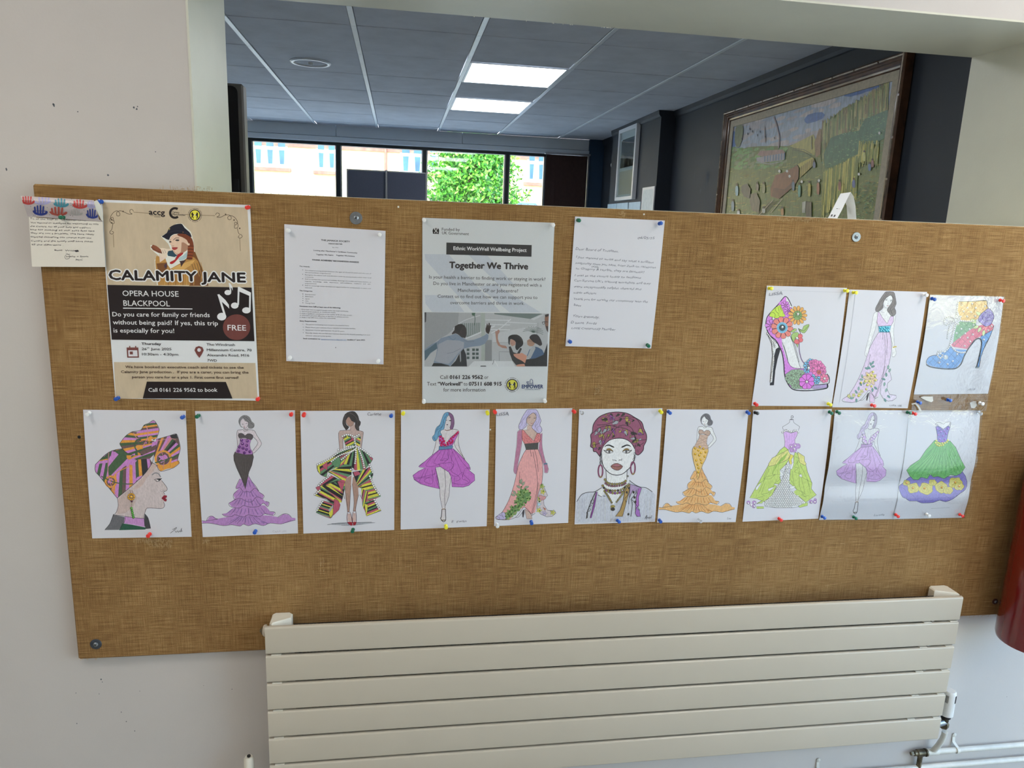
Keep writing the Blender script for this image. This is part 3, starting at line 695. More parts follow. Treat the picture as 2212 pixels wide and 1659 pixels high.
MB().tube([(-.6, YP, zp2), (2.69, YP, zp2)], .0078, 14).build('pipe_run', 'pipe', p2_, smooth=True)
def pclip(px, py, z, lab):
    x = onY(px, py, YP).x; e = empty('pipe_clip', (x, YW, z), lab, 'pipe clip', 'saddle clips on the heating pipes')
    m_ = MB()
    pts = [(x-.004+.003, YW-.001, z+.036), (x, YW-.003, z+.02), (x+.004, YW-.012, z+.012)]
    for i in range(9):
        a = math.radians(120-30*i*.9); pts.append((x+.006, YP-math.cos(a-math.pi/2)*.0092*0-math.sin(math.radians(i*22.5))*.0105, z+math.cos(math.radians(i*22.5))*.0095))
    for s_ in (-.0045, .0045): pass
    n_ = len(pts); b = 0
    m_.v += [(q[0]-.0045, q[1], q[2]) for q in pts]+[(q[0]+.0045, q[1], q[2]) for q in pts]+[(q[0]-.0045, q[1]-.001, q[2]+.0008) for q in pts]+[(q[0]+.0045, q[1]-.001, q[2]+.0008) for q in pts]
    for i in range(n_-1):
        m_.f += [(i, i+1, n_+i+1, n_+i), (2*n_+i, 3*n_+i, 3*n_+i+1, 2*n_+i+1), (i, 2*n_+i, 2*n_+i+1, i+1), (n_+i, n_+i+1, 3*n_+i+1, 3*n_+i)]
    m_.c = [None]*len(m_.f); m_.build('saddle', 'pipe', e, smooth=True, ang=60)
    MB().lathe((x, YW-.001, z+.042), (0, -1, 0), [(0, .006), (.0015, .0065), (.0035, .003)], 12).build('screw_head', 'pipe', e, smooth=True)
pclip(2064, 1612, zp1, 'white pipe clip and screw on the upper pipe beside the valve')
pclip(1771, 1659, zp2, 'white pipe clip and screw just below the radiator edge')
cp = onY(537.5, 1634, 1.62)
cv = empty('lockshield_valve', (cp.x, 1.62, .1), 'white capped valve at the lower left of the radiator', 'radiator valve')
MB().lathe((cp.x, 1.62, cp.z-.055), (0, 0, 1), [(0, .0125), (.050, .0115), (.055, .0085)], 20).build('cap', 'bracket', cv, smooth=True)
MB().lathe((cp.x, 1.62, cp.z-.001), (0, 0, 1), [(0, .0045), (.004, .0045)], 8).build('spindle', 'black', cv)
MB().tube([(cp.x, 1.62, cp.z-.05), (cp.x, 1.62, .0)], .009, 12).build('tail_pipe', 'pipe', cv, smooth=True)
MB().tube([(cp.x, 1.62, cp.z-.06), (RX0+.02, YR+.02, cp.z-.06)], .010, 12).build('valve_body', 'steel', cv, smooth=True)
# ---------------------------------------------------------------- fire extinguisher on the wall
YX = 1.56; exr = .088
# its left edge passes (2170,1385) and (2196,1150); its base shows at (2212,1412)
ex = onY(2170, 1380, YX).x+exr*1.0; ez = onY(2172, 1392, YX).z
xe = empty('fire_extinguisher', (ex, YX, ez), 'red cylinder hung on the wall at the right edge, over the board', 'fire extinguisher')
MB().lathe((ex, YX, ez), (0, 0, 1), [(0, exr*.80), (.004, exr*.97), (.014, exr), (.46, exr), (.50, exr*.94), (.53, exr*.78), (.55, exr*.5), (.56, .02), (.58, .018)], 48).build('cylinder', 'red', xe, smooth=True)
MB().lathe((ex, YX, ez+.575), (0, 0, 1), [(0, .016), (.02, .02), (.035, .012)], 16).build('valve', 'brass', xe, smooth=True)
MB().bevbox(ex-.012, ex+.012, YX-.10, YX+.02, ez+.605, ez+.615, .003).build('lever', 'black', xe)
MB().prism([(ex-.011, YX-.02, ez+.612), (ex-.011, YX-.11, ez+.64), (ex-.011, YX-.11, ez+.647), (ex-.011, YX-.02, ez+.625)], (.022, 0, 0)).build('handle', 'black', xe)
MB().tube([(ex+.02, YX, ez+.59), (ex+.07, YX-.01, ez+.585), (ex+.10, YX-.01, ez+.53), (ex+.105, YX-.01, ez+.3), (ex+.10, YX-.01, ez+.15)], .009, 10).build('hose', 'black', xe, smooth=True)
lb = MB(); n_ = 14
for i in range(n_):
    a0, a1 = math.radians(-150+i*8.6), math.radians(-150+(i+1)*8.6)
    lb.poly([(ex+math.cos(a)*(exr+.0006), YX+math.sin(a)*(exr+.0006), ez+z) for a, z in ((a0, .2), (a1, .2), (a1, .38), (a0, .38))])
lb.build('label_panel', plain('cream_label', lin(225, 215, 190), .4), xe, fix=False)
MB().bevbox(ex-.02, ex+.02, YX+exr-.004, YF-.0005, ez+.42, ez+.50, .002).build('wall_bracket', 'black', xe)
# ---------------------------------------------------------------- flat print and drawings on sheets
import bmesh
K = 1.6
def c(r, g, b): return lin(r, g, b, K, .9)
INK = c(42, 40, 46); GREY = c(120, 118, 122)
class Sheet:
    """A sheet pinned on the board. Its pixel corners are read off the photograph and put on the board's plane;
    bulge(t) is how far it stands off the board, along its height ('v') or width ('u')."""
    def __init__(s, tl, tr, br, bl, axis='v', amp=.0015, base=.0006, shape=None, plane=None, n=14):
        s.plane = plane or (lambda px, py, d: onY(px, py, YF-d)); s.base = base; s.amp = amp; s.n = n
        P = [s.plane(*q, base) for q in (tl, tr, br, bl)]; s.P = P; s.O = P[0]
        if axis == 'v': s.dir = ((P[3]-P[0])+(P[2]-P[1]))*.5
        else: s.dir = ((P[1]-P[0])+(P[2]-P[3]))*.5
        s.L = s.dir.length; s.dir = s.dir/s.L
        fn = shape or (lambda t: math.sin(math.pi*max(0, min(1, t))))
        s.tab = [fn(i/n) for i in range(n+1)]
        s.toward = Vector((0, -1, 0)) if plane is None else None
    def d(s, p):
        t = (p-s.O).dot(s.dir)/s.L*s.n; t = max(0, min(s.n-1e-6, t)); i = int(t); f = t-i
        return s.base+s.amp*(s.tab[i]*(1-f)+s.tab[i+1]*f)
    def at(s, px, py, lift=0):
        dd = s.base
        for _ in range(3): p = s.plane(px, py, dd); dd = s.d(p)
        return s.plane(px, py, dd)
def spl(pts, k=4, closed=False):
    if len(pts) < 3: return pts
    out = []; n = len(pts)
    rng = range(n) if closed else range(n-1)
    for i in rng:
        g = (lambda j: pts[j % n]) if closed else (lambda j: pts[max(0, min(n-1, j))])
        p0, p1, p2, p3 = g(i-1), g(i), g(i+1), g(i+2)
        for q in range(k):
            t = q/k; t2 = t*t; t3 = t2*t
            out.append(tuple(.5*((2*p1[a])+(-p0[a]+p2[a])*t+(2*p0[a]-5*p1[a]+4*p2[a]-p3[a])*t2+(-p0[a]+3*p1[a]-3*p2[a]+p3[a])*t3) for a in (0, 1)))
    if not closed: out.append(pts[-1])
    return out
def pp_(s):
    v = [float(x) for x in s.replace(',', ' ').split()]; return list(zip(v[::2], v[1::2]))
def clip(poly, a, b, cc):
    # keep the side where a*x+b*y >= cc
    out = []; n = len(poly)
    for i in range(n):
        p, q = poly[i], poly[(i+1) % n]; dp, dq = a*p[0]+b*p[1]-cc, a*q[0]+b*q[1]-cc
        if dp >= 0: out.append(p)
        if (dp >= 0) != (dq >= 0):
            t = dp/(dp-dq); out.append((p[0]+(q[0]-p[0])*t, p[1]+(q[1]-p[1])*t))
    return out
FC = bpy.data.curves.new('type', 'FONT'); FC.resolution_u = 2
FO = bpy.data.objects.new('type', FC)
_gl = {}
def glyphs(s, bold):
    bold = 0; k = (s, bold)
    if k not in _gl:
        FC.body = s; FC.offset = bold; me = FO.to_mesh()
        V = [(v.co.x, v.co.y) for v in me.vertices]; Fc = [tuple(p.vertices) for p in me.polygons]
        _gl[k] = (V, Fc); FO.to_mesh_clear()
    return _gl[k]
class Art:
    def __init__(s, sheet, x0, y0, sc, step=2.5e-6):
        s.sh = sheet; s.x0, s.y0, s.sc = x0, y0, sc; s.V = []; s.F = []; s.C = []; s.Lz = []; s.k = 0; s.gems = []; s.step = step
    def px(s, p): return s.x0+p[0]/s.sc, s.y0+p[1]/s.sc
    def _add(s, pts, faces, col_, bump=True):
        b = len(s.V); s.V += [(s.px(p), s.k) for p in pts]
        for f in faces: s.F.append(tuple(b+i for i in f)); s.C.append(col_)
        if bump: s.k += 1
    def fill(s, col_, pts, sm=0, line=0, lc=None):
        if isinstance(pts, str): pts = pp_(pts)
        if sm: pts = spl(pts, sm, True)
        if len(pts) < 3: return
        if col_ is not None:
            tr_ = tessellate_polygon([[Vector((x, y, 0)) for x, y in pts]])
            s._add(pts, tr_, col_)
        if line: s.line(pts+[pts[0]], line, lc, 0)
    def line(s, pts, w=5, col_=None, sm=3, taper=False):
        if isinstance(pts, str): pts = pp_(pts)
        if sm: pts = spl(pts, sm)
        P = [pts[0]]
        for q in pts[1:]:
            if abs(q[0]-P[-1][0])+abs(q[1]-P[-1][1]) > .6: P.append(q)
        n = len(P)
        if n < 2: return
        V = []
        for i in range(n):
            a, b = P[max(0, i-1)], P[min(n-1, i+1)]; dx, dy = b[0]-a[0], b[1]-a[1]; L = math.hypot(dx, dy) or 1
            ww = w*.5*(1 if not taper else (.35+.65*math.sin(math.pi*min(1, (i+.5)/n))))
            V += [(P[i][0]-dy/L*ww, P[i][1]+dx/L*ww), (P[i][0]+dy/L*ww, P[i][1]-dx/L*ww)]
        s._add(V, [(2*i, 2*i+1, 2*i+3, 2*i+2) for i in range(n-1)], col_ or INK)
    def lines(s, txt, w=5, col_=None, sm=3):
        for t in txt.split(';'):
            if t.strip(): s.line(t, w, col_, sm)
    def dot(s, x, y, r, col_, ry=None, n=12, a0=0):
        ry = ry or r; s._add([(x+r*math.cos(2*math.pi*i/n+a0), y+ry*math.sin(2*math.pi*i/n+a0)) for i in range(n)], [tuple(range(n))], col_)
    def ringl(s, x, y, r, w, col_=None, ry=None, a0=0, a1=360):
        ry = ry or r; n = 22; s.line([(x+r*math.cos(math.radians(a0+(a1-a0)*i/n)), y+ry*math.sin(math.radians(a0+(a1-a0)*i/n))) for i in range(n+1)], w, col_, 0)
    def bands(s, poly, ang, start, ws, cols, lw=0):
        if isinstance(poly, str): poly = pp_(poly)
        a, b = math.cos(math.radians(ang)), math.sin(math.radians(ang)); pr = [a*x+b*y for x, y in poly]; lo = min(pr)+start; hi = max(pr); i = 0
        while lo < hi:
            w = ws[i % len(ws)]; q = clip(clip(poly, a, b, lo), -a, -b, -(lo+w))
            s.k -= 0
            if len(q) > 2: s.fill(cols[i % len(cols)], q); s.k -= 1
            if lw:
                c0 = clip(clip(poly, a, b, lo), -a, -b, -(lo+lw))
                if len(c0) > 2: s.k += 1; s.fill(INK, c0); s.k -= 2
            lo += w; i += 1
        s.k += 2
    def fan(s, poly, cx, cy, a0, a1, cols, ws=None, lw=0):
        if isinstance(poly, str): poly = pp_(poly)
        n = len(cols); ws = ws or [1]*n; T = sum(ws); t = a0
        for i in range(n):
            t2 = t+(a1-a0)*ws[i]/T; r0, r1 = math.radians(t), math.radians(t2)
            q = clip(poly, -math.sin(r0), math.cos(r0), -math.sin(r0)*cx+math.cos(r0)*cy)
            q = clip(q, math.sin(r1), -math.cos(r1), math.sin(r1)*cx-math.cos(r1)*cy)
            if len(q) > 2: s.fill(cols[i], q); s.k -= 1
            t = t2
        s.k += 1
    def text(s, t, x, y, x2=None, y2=None, h=20, col_=None, bold=0.0, shear=0, jit=0, seed=1):
        """one line of type: baseline from (x,y) to (x2,y2), capitals h tall"""
        V, Fc = glyphs(t, bold)
        if not V: return
        x0, x1 = min(v[0] for v in V), max(v[0] for v in V)
        if x2 is None: x2 = x+(x1-x0)*h/.70*.97; y2 = y
        # direction of the sheet's vertical at this place, in picture pixels
        bp = s.px(((x+x2)/2, (y+y2)/2)); P0 = s.sh.at(*bp); u2 = project(P0+Vector((0, 0, .01))) if s.sh.toward is not None else project(P0+Vector((0, 0, .01)))
        ux, uy = u2[0]-bp[0], u2[1]-bp[1]; L = math.hypot(ux, uy); ux, uy = ux/L, uy/L
        dx, dy = (x2-x)/(x1-x0), (y2-y)/(x1-x0); rnd = random.Random(seed)
        ph = rnd.uniform(0, 6)
        out = []
        for vx, vy in V:
            yy = vy/.70*h; xx = vx-x0
            if jit: yy += jit*math.sin(xx*3.1+ph)+jit*.6*math.sin(xx*7.3+ph*2); yy *= 1+.16*math.sin(xx*2.3+ph)
            out.append((x+dx*xx+ux*yy+shear*yy*dx/math.hypot(dx, dy), y+dy*xx+uy*yy))
        if bold > 0:
            b = bold*h*1.9
            for ax, ay in ((-b, 0), (b, 0), (0, -b*.8), (0, b*.8)): s._add([(q[0]+ax, q[1]+ay) for q in out], Fc, col_ or INK)
        s._add(out, Fc, col_ or INK)
    def gem(s, x, y, r, col_, ring=None): s.gems.append((s.px((x, y)), r/s.sc, col_, s.k)); s.dot(x, y, r*1.25, ring or c(52, 50, 52), n=10); s.k -= .93
    def gemline(s, pts, r, col_, step=None, ring=None):
        pts = spl(pp_(pts), 8); step = step or r*2.2; acc = 0; last = pts[0]; s.gem(*last, r, col_, ring)
        for q in pts[1:]:
            L = math.hypot(q[0]-last[0], q[1]-last[1])
            while L >= step:
                t = step/L; last = (last[0]+(q[0]-last[0])*t, last[1]+(q[1]-last[1])*t); s.gem(*last, r, col_, ring); L = math.hypot(q[0]-last[0], q[1]-last[1])
    def build(s, name, parent, mt='ink', off=1.6e-4):
        sh = s.sh; W = []; lay = []
        for (px, py), k in s.V: W.append(sh.at(px, py)); lay.append(k)
        bm = bmesh.new(); ll = bm.verts.layers.float.new('lay'); cl = bm.loops.layers.float_color.new('ink')
        vs = []
        for p, k in zip(W, lay):
            v = bm.verts.new(p); v[ll] = k; vs.append(v)
        for f, cc in zip(s.F, s.C):
            try: fc = bm.faces.new([vs[i] for i in f])
            except ValueError: continue
            for lp in fc.loops: lp[cl] = cc
        if sh.amp and sh.toward is not None:
            for i in range(1, sh.n):
                po = sh.O+sh.dir*(sh.L*i/sh.n)
                geom = bm.verts[:]+bm.edges[:]+bm.faces[:]
                bmesh.ops.bisect_plane(bm, geom=geom, plane_co=po, plane_no=sh.dir, dist=1e-7)
        o_ = wloc(parent)
        for v in bm.verts:
            k = v[ll]
            if sh.toward is not None: v.co = Vector((v.co.x, YF-sh.d(v.co)-off-k*s.step, v.co.z))-o_
            else: v.co = v.co+sh.nrm*(off*2+k*s.step*3)-o_
        for f in bm.faces: pass
        me = bpy.data.meshes.new(name); bm.to_mesh(me); bm.free(); me.materials.append(MT[mt])
        o = bpy.data.objects.new(name, me); col.objects.link(o); o.parent = parent
        if s.gems:
            g = MB()
            for (px, py), r, cc, k in s.gems:
                p = sh.at(px, py); rm = r*1.08e-3*(1.0+.35*(max(0, p.x)/1.3)); y = YF-sh.d(p)-off-k*s.step-2e-5
                g.lathe((p.x, y, p.z), (0, -1, 0), [(0, rm), (rm*.55, rm*.62), (rm*.72, rm*.3)], 7, cc)
            o2 = g.build('rhinestones', 'gem', parent, fix=False); o2['kind'] = 'stuff'
        return o
def paper(name, sheet, label, cat='drawing', group=None, mt='paper', th=.00012, body='sheet', border=None):
    cn = (sheet.P[0]+sheet.P[1]+sheet.P[2]+sheet.P[3])/4
    e = empty(name, (cn.x, YF-.001, min(p.z for p in sheet.P)), label, cat, group)
    e['_s'] = 0; del e['_s']
    mk_sheet(sheet, e, body, mt, th); return e
def mk_sheet(sheet, e, body, mt, th, grow=(0, 0, 0, 0), off=0.0):
    tl, tr, br, bl = [p.copy() for p in sheet.P]
    U = (tr-tl).normalized(); Vd = (bl-tl).normalized()
    tl += -U*grow[0]-Vd*grow[1]; tr += U*grow[2]-Vd*grow[1]; br += U*grow[2]+Vd*grow[3]; bl += -U*grow[0]+Vd*grow[3]
    bm = bmesh.new(); f = bm.faces.new([bm.verts.new(p) for p in (tl, tr, br, bl)])
    for i in range(1, sheet.n):
        bmesh.ops.bisect_plane(bm, geom=bm.verts[:]+bm.edges[:]+bm.faces[:], plane_co=sheet.O+sheet.dir*(sheet.L*i/sheet.n), plane_no=sheet.dir, dist=1e-7)
    o_ = wloc(e)
    for v in bm.verts: v.co = Vector((v.co.x, YF-sheet.d(v.co)-off-th, v.co.z))-o_
    r = bmesh.ops.extrude_face_region(bm, geom=bm.faces[:])
    for v in [g for g in r['geom'] if isinstance(g, bmesh.types.BMVert)]: v.co.y += th
    bmesh.ops.recalc_face_normals(bm, faces=bm.faces)
    me = bpy.data.meshes.new(body); bm.to_mesh(me); bm.free(); me.materials.append(MT[mt] if isinstance(mt, str) else mt)
    o = bpy.data.objects.new(body, me); col.objects.link(o); o.parent = e; return o
MT['paper'] = plain('white_paper', lin(220, 219, 225), .75, var=.012, scale=5, bump=.12, bscale=25, bdist=.002)
MT['paperg'] = plain('glossy_white_paper', lin(230, 232, 234), .35, var=.012, scale=5, bump=.12, bscale=18, bdist=.002)
MT['parch'] = plain('parchment_print', lin(182, 166, 140, 1.6), .38, var=.07, scale=30)
MT['creamcard'] = plain('cream_card', lin(228, 222, 210), .6, var=.015)
GW = 'drawings and posters pinned on the board'
# ================================================================ the pinned papers
# ---- theatre trip poster (crop 0,350 scale 3.0161)
sh = Sheet((217, 431.2), (540.4, 442.8), (560.3, 865.6), (249.3, 860.6), amp=.002)
e = paper('theatre_trip_poster', sh, 'tall parchment-brown theatre trip poster with black band at the left of the board', 'poster', mt='paperg')
A = Art(sh, 0, 350, 3.0161)
PAR, PAR2, BLK, WHT = c(172, 156, 132), c(150, 128, 96), c(24, 16, 18), c(214, 212, 214)
A.fill(PAR, '668 262 1612 297 1640 818 700 800'); A.fill(PAR, '742 1303 1664 1309 1678 1540 754 1540')
A.line('870 327 985 335', 4, c(120, 104, 80), 0); A.line('1210 342 1400 350', 4, c(120, 104, 80), 0); A.line('738 470 742 556', 4, c(120, 104, 80), 0); A.line('1562 494 1566 580', 4, c(120, 104, 80), 0)
dk = c(70, 56, 42)
A.lines('870 322 862 310 848 312 848 330 862 338 842 340 818 330 800 322 780 318 760 330 762 350 778 350 780 334 764 318 738 330 720 362 738 384 736 360 716 372 722 396 744 400 742 380;736 400 728 440 716 452 718 466 734 468 740 456 728 452', 3.4, dk)
A.lines('1405 345 1412 332 1428 336 1428 350 1412 358 1436 360 1462 348 1482 344 1502 350 1506 372 1488 374 1484 358 1506 350 1530 362 1548 392 1532 412 1530 392 1548 400 1550 424 1530 432 1528 412;1546 432 1556 466 1572 474 1578 486 1566 496 1552 490 1560 478', 3.4, dk)
for x, y in ((802, 322), (728, 396), (1470, 341), (1525, 378), (1562, 432), (728, 376)): A.dot(x, y, 5, dk)
A.text('accg', 972, 342, 1074, 346, 36, BLK, .03); A.line('978 349 1044 351', 2.4, BLK, 0); A.line('1004 357 1046 358', 2.4, BLK, 0)
A.ringl(1140, 332, 31, 15, BLK, a0=50, a1=305); A.text('Carers', 1122, 331, 1168, 335, 12, BLK, .02); A.text('Manchester', 1122, 346, 1210, 350, 12, BLK, .02)
def emblem(x, y, r):
    for i in range(40):
        a = math.radians(i*9)
        if i % 7 != 6: A.line([(x+math.cos(a)*r*1.22, y+math.sin(a)*r*1.22), (x+math.cos(a+.1)*r*1.22, y+math.sin(a+.1)*r*1.22)], r*.10, BLK, 0)
    A.dot(x, y, r*1.02, BLK, n=28); A.dot(x, y, r*.86, c(200, 190, 60), n=28)
    A.fill(BLK, [(x-r*.5+a*r, y+b*r) for a, b in ((0, -.5), (.16, -.42), (.2, -.2), (.42, -.05), (.4, .05), (.2, .02), (.18, .25), (.3, .6), (.16, .62), (.05, .3), (-.1, .55), (-.2, .5), (-.05, .1), (-.16, -.2))], 2)
    A.fill(BLK, [(x+r*.45-a*r, y+b*r) for a, b in ((0, -.5), (.16, -.42), (.2, -.2), (.4, .02), (.38, .12), (.18, .05), (.12, .3), (.2, .66), (.05, .66), (-.02, .3), (-.1, .6), (-.2, .56), (-.08, .1), (-.14, -.2))], 2)
    A.dot(x, y-r*.02, r*.12, WHT)
emblem(1270, 346, 36)
# the woman in the picture: coat, hand, rifle butt, head, braid, cap
def T(s): return [(((x/7.9)+300)*3.0161, ((y/7.9)+430-350)*3.0161) for x, y in pp_(s)]
TAN, TAND, TANL = c(160, 118, 62), c(104, 66, 34), c(186, 146, 84)
A.fill(c(218, 206, 190), T('500 560 380 640 500 760 540 850 470 860 330 830 200 780 200 850 330 960 340 980 270 1040 290 1300 310 1470 1190 1480 1130 1300 1010 1030 950 900 930 700 890 560 740 420 640 420'), 0)
A.fill(TAND, T('850 900 960 900 1000 1000 1080 1180 1140 1300 1190 1480 860 1480 840 1100')); A.fill(TAN, T('300 970 450 1000 490 1120 540 1190 700 1100 800 1020 940 990 1010 1060 1050 1180 1020 1250 900 1300 880 1470 330 1470 300 1300 280 1060'))
A.fill(TANL, T('560 1180 720 1110 860 1060 960 1040 900 1120 760 1210 600 1210')); A.fill(TAND, T('300 1100 480 1080 490 1160 440 1270 330 1240')); A.fill(c(60, 44, 60), T('430 1130 470 1090 480 1150 450 1190'))
for i in range(12):
    x = 450+i*62; A.line(T('%d 1290 %d 1470' % (x, x-8)), 3.2, TAND if i % 2 else TANL, 0)
for i in range(9): A.line(T('%d %d %d %d' % (880+i*22, 1110-i*4, 930+i*26, 1240+i*20)), 3.4, c(90, 70, 44) if i % 2 else TAN, 0)
A.fill(c(196, 176, 160), T('345 940 470 930 480 990 420 1040 360 1080')); A.fill(c(122, 70, 48), T('205 820 240 778 300 800 380 860 440 900 430 940 340 920 240 870')); A.line(T('215 825 300 880 420 925'), 3, c(60, 32, 24))
A.fill(c(34, 62, 76), T('460 870 560 860 640 920 660 960 610 990 500 970')); A.fill(c(206, 182, 164), T('370 850 410 835 470 850 560 850 560 880 500 890 470 990 400 990 345 950 400 930'), 2)
A.line(T('400 870 430 930'), 2, c(120, 90, 80)); A.line(T('440 860 460 920'), 2, c(120, 90, 80))
HAIR = c(104, 50, 28)
A.fill(HAIR, T('640 600 760 590 880 640 930 740 940 860 930 950 870 1020 820 980 860 880 820 700 720 640'), 2)
A.fill(c(196, 168, 146), T('540 660 600 610 700 600 790 660 850 740 870 780 840 860 780 900 700 950 640 950 600 910 570 860 550 790 520 740'), 2)
A.fill(c(150, 112, 90), T('730 740 800 760 850 800 830 860 780 900 700 945 650 948 720 900'), 2); A.fill(c(206, 176, 154), T('815 740 850 735 868 760 850 785 825 780'), 2)
A.fill(HAIR, T('655 596 760 592 860 640 900 720 850 760 820 700 740 650 680 630'), 2)
A.line(T('590 700 630 665 690 665'), 3.4, c(50, 34, 30)); A.fill(c(40, 34, 36), T('620 700 650 688 690 695 680 715 640 715'), 2); A.fill(c(40, 34, 36), T('515 728 540 715 560 735 530 742'), 2); A.line(T('520 700 545 690'), 2.6, c(60, 40, 34)); A.line(T('560 795 580 805 600 795'), 2.4, c(120, 80, 66))
A.fill(c(150, 52, 50), T('565 825 610 822 668 826 640 860 600 870 570 850'), 2); A.line(T('570 836 660 832'), 2, c(90, 20, 24)); A.line(T('590 880 640 930 700 940'), 2, c(120, 84, 70))
for i in range(9):
    y = 790+i*26; A.fill(c(128, 64, 34) if i % 2 else c(92, 42, 24), T('%d %d %d %d %d %d %d %d' % (850-i*3, y, 930-i*2, y+6, 920-i*2, y+34, 840-i*3, y+30)), 2)
A.fill(c(150, 170, 172), T('670 1010 760 960 835 890 820 990 760 1040 690 1050')); A.fill(c(120, 146, 150), T('610 1030 650 960 700 940 680 990')); A.fill(c(148, 28, 32), T('540 1070 620 1030 660 950 760 910 740 950 690 990 650 1040 600 1090 560 1110 530 1100'), 2)
A.fill(c(58, 40, 40), T('690 1060 800 1040 830 1010 760 1100 720 1160 710 1090'))
A.fill(c(18, 20, 34), T('395 635 480 575 520 490 600 440 690 422 740 430 780 490 860 560 890 610 893 650 800 600 700 590 600 600 540 640 510 700 430 660'), 2); A.line(T('490 580 600 545 700 545 800 570 880 610'), 2.4, c(44, 44, 60)); A.line(T('505 510 530 500 520 530'), 3, c(170, 150, 90)); A.dot(*T('755 565')[0], 3.4, c(120, 84, 50))
# titles
for dx, dy in ((-7, 0), (7, 0), (0, -7), (0, 7), (-5, -5), (5, 5), (5, -5), (-5, 5)):
    A.text('CALAMITY', 713+dx, 766+dy, 1284+dx, 776+dy, 64, WHT, .035); A.text('JANE', 1314+dx, 778+dy, 1600+dx, 783+dy, 62, WHT, .035)
A.k += 2
A.text('CALAMITY', 713, 766, 1284, 776, 64, BLK, .03); A.text('JANE', 1314, 778, 1600, 783, 62, BLK, .03)
A.fill(BLK, '700 800 1640 818 1658 1167 729 1157')
A.text('OPERA HOUSE', 800, 872, 1165, 877, 36, WHT, .004); A.text('BLACKPOOL', 806, 936, 1108, 940, 36, WHT, .004); A.line('803 952 1254 957', 6, WHT, 0)
for t, x, y, x2, y2 in (('Do you care for family or friends', 734, 1005, 1367, 1010), ('without being paid? If yes, this trip', 737, 1057, 1421, 1064), ('is especially for you!', 742, 1110, 1136, 1113)): A.text(t, x, y, x2, y2, 29, WHT, .008)
A.dot(1542, 1076, 89, c(96, 52, 48), 84, n=36); A.text('FREE', 1484, 1096, 1604, 1098, 36, WHT, .004)
NO = c(196, 196, 206)
A.dot(1445, 1007, 30, NO, 25, n=16); A.line('1466 1000 1424 862', 13, NO, 0); A.fill(NO, '1416 862 1434 866 1470 900 1492 930 1494 955 1480 940 1448 912 1440 920'); 
A.dot(1485, 850, 22, NO, 17, n=14); A.line('1504 845 1494 788', 8, NO, 0); A.fill(NO, '1490 786 1500 790 1516 815 1516 838 1508 820 1498 812')
A.dot(1530, 935, 25, NO, 20, n=14); A.line('1552 930 1556 812', 11, NO, 0); A.line('1628 962 1630 850', 11, NO, 0); A.fill(NO, '1551 812 1557 812 1635 850 1635 876 1556 842'); A.dot(1606, 966, 28, NO, 20, n=14)
MAR = c(104, 58, 54)
A.text('Thursday', 923, 1191, 1051, 1192, 16, BLK, .02); A.text('26   June 2025', 925, 1225, 1118, 1226, 16, BLK, .006); A.text('th', 957, 1214, 974, 1214, 9, BLK, .006); A.text('10:30am - 4:30pm', 927, 1259, 1162, 1261, 16, BLK, .006)
for t, x, y, x2 in (('The Windrush', 1346, 1196, 1531), ('Millennium Centre, 70', 1348, 1231, 1640), ('Alexandra Road, M16', 1350, 1265, 1624), ('7WD', 1352, 1299, 1414)): A.text(t, x, y, x2, y+2, 16, BLK, .006)
A.fill(MAR, '826 1208 902 1208 906 1274 830 1274'); A.fill(c(190, 188, 192), '836 1226 895 1226 898 1266 838 1266'); A.line('846 1198 847 1214', 7, MAR, 0); A.line('884 1198 885 1214', 7, MAR, 0); A.fill(MAR, '846 1234 866 1234 867 1253 847 1253')
A.fill(MAR, '1268 1226 1276 1206 1297 1198 1320 1206 1328 1226 1318 1248 1300 1276 1280 1250'); A.dot(1298, 1224, 12, c(190, 188, 192))
for t, x, y, x2 in (('We have booked an executive coach and tickets to see the', 818, 1342, 1588), ('Calamity Jane production .  If you are a carer, you can bring the', 790, 1374, 1620), ('person you care for or a plus 1. First come first served!', 862, 1408, 1556)): A.text(t, x, y, x2, y+4, 17, c(66, 50, 42), .012)
A.fill(BLK, '958 1430 1472 1432 1515 1540 931 1540'); A.text('Call 0161 226 9562 to book', 969, 1496, 1417, 1496, 25, WHT, .008)
MT['pprint'] = inkmat('mottled_print', .11, 42, rough=.35); A.build('print', e, 'pprint')
# ---- typed notice (crop 610,500 scale 5.925)
sh = Sheet((614.1, 484.3), (832.9, 498.7), (828.5, 787.2), (618.4, 780), amp=.003)
e = paper('typed_notice', sh, 'typed white notice with small black text held by four white pins', 'notice')
A = Art(sh, 610, 500, 5.925); TX = c(58, 58, 66)
def TL(t, x, y, x2, y2, h=14, b=.0, col_=None): A.text(t, x, y, x2, y2, h, col_ or TX, b)
TL('THE JAMAICA SOCIETY', 495, 119, 864, 139, 19, .035, c(30, 30, 36)); TL('MANCHESTER', 592, 163, 768, 170, 15, .035, c(30, 30, 36)); TL('Est.1962', 641, 210, 716, 213, 12); TL("Looking after Manchester's Caribbean Community", 400, 248, 958, 281, 15, .03); TL('Together We Aspire', 433, 301, 652, 310, 15, .03); TL('Together We Achieve', 689, 312, 925, 324, 15, .03)
TL("YOUNG ACHIEVERS' RECOGNITION AWARDS", 378, 371, 978, 403, 18, .04, c(34, 34, 40)); TL('The Awards:', 219, 451, 352, 459, 14, .03)
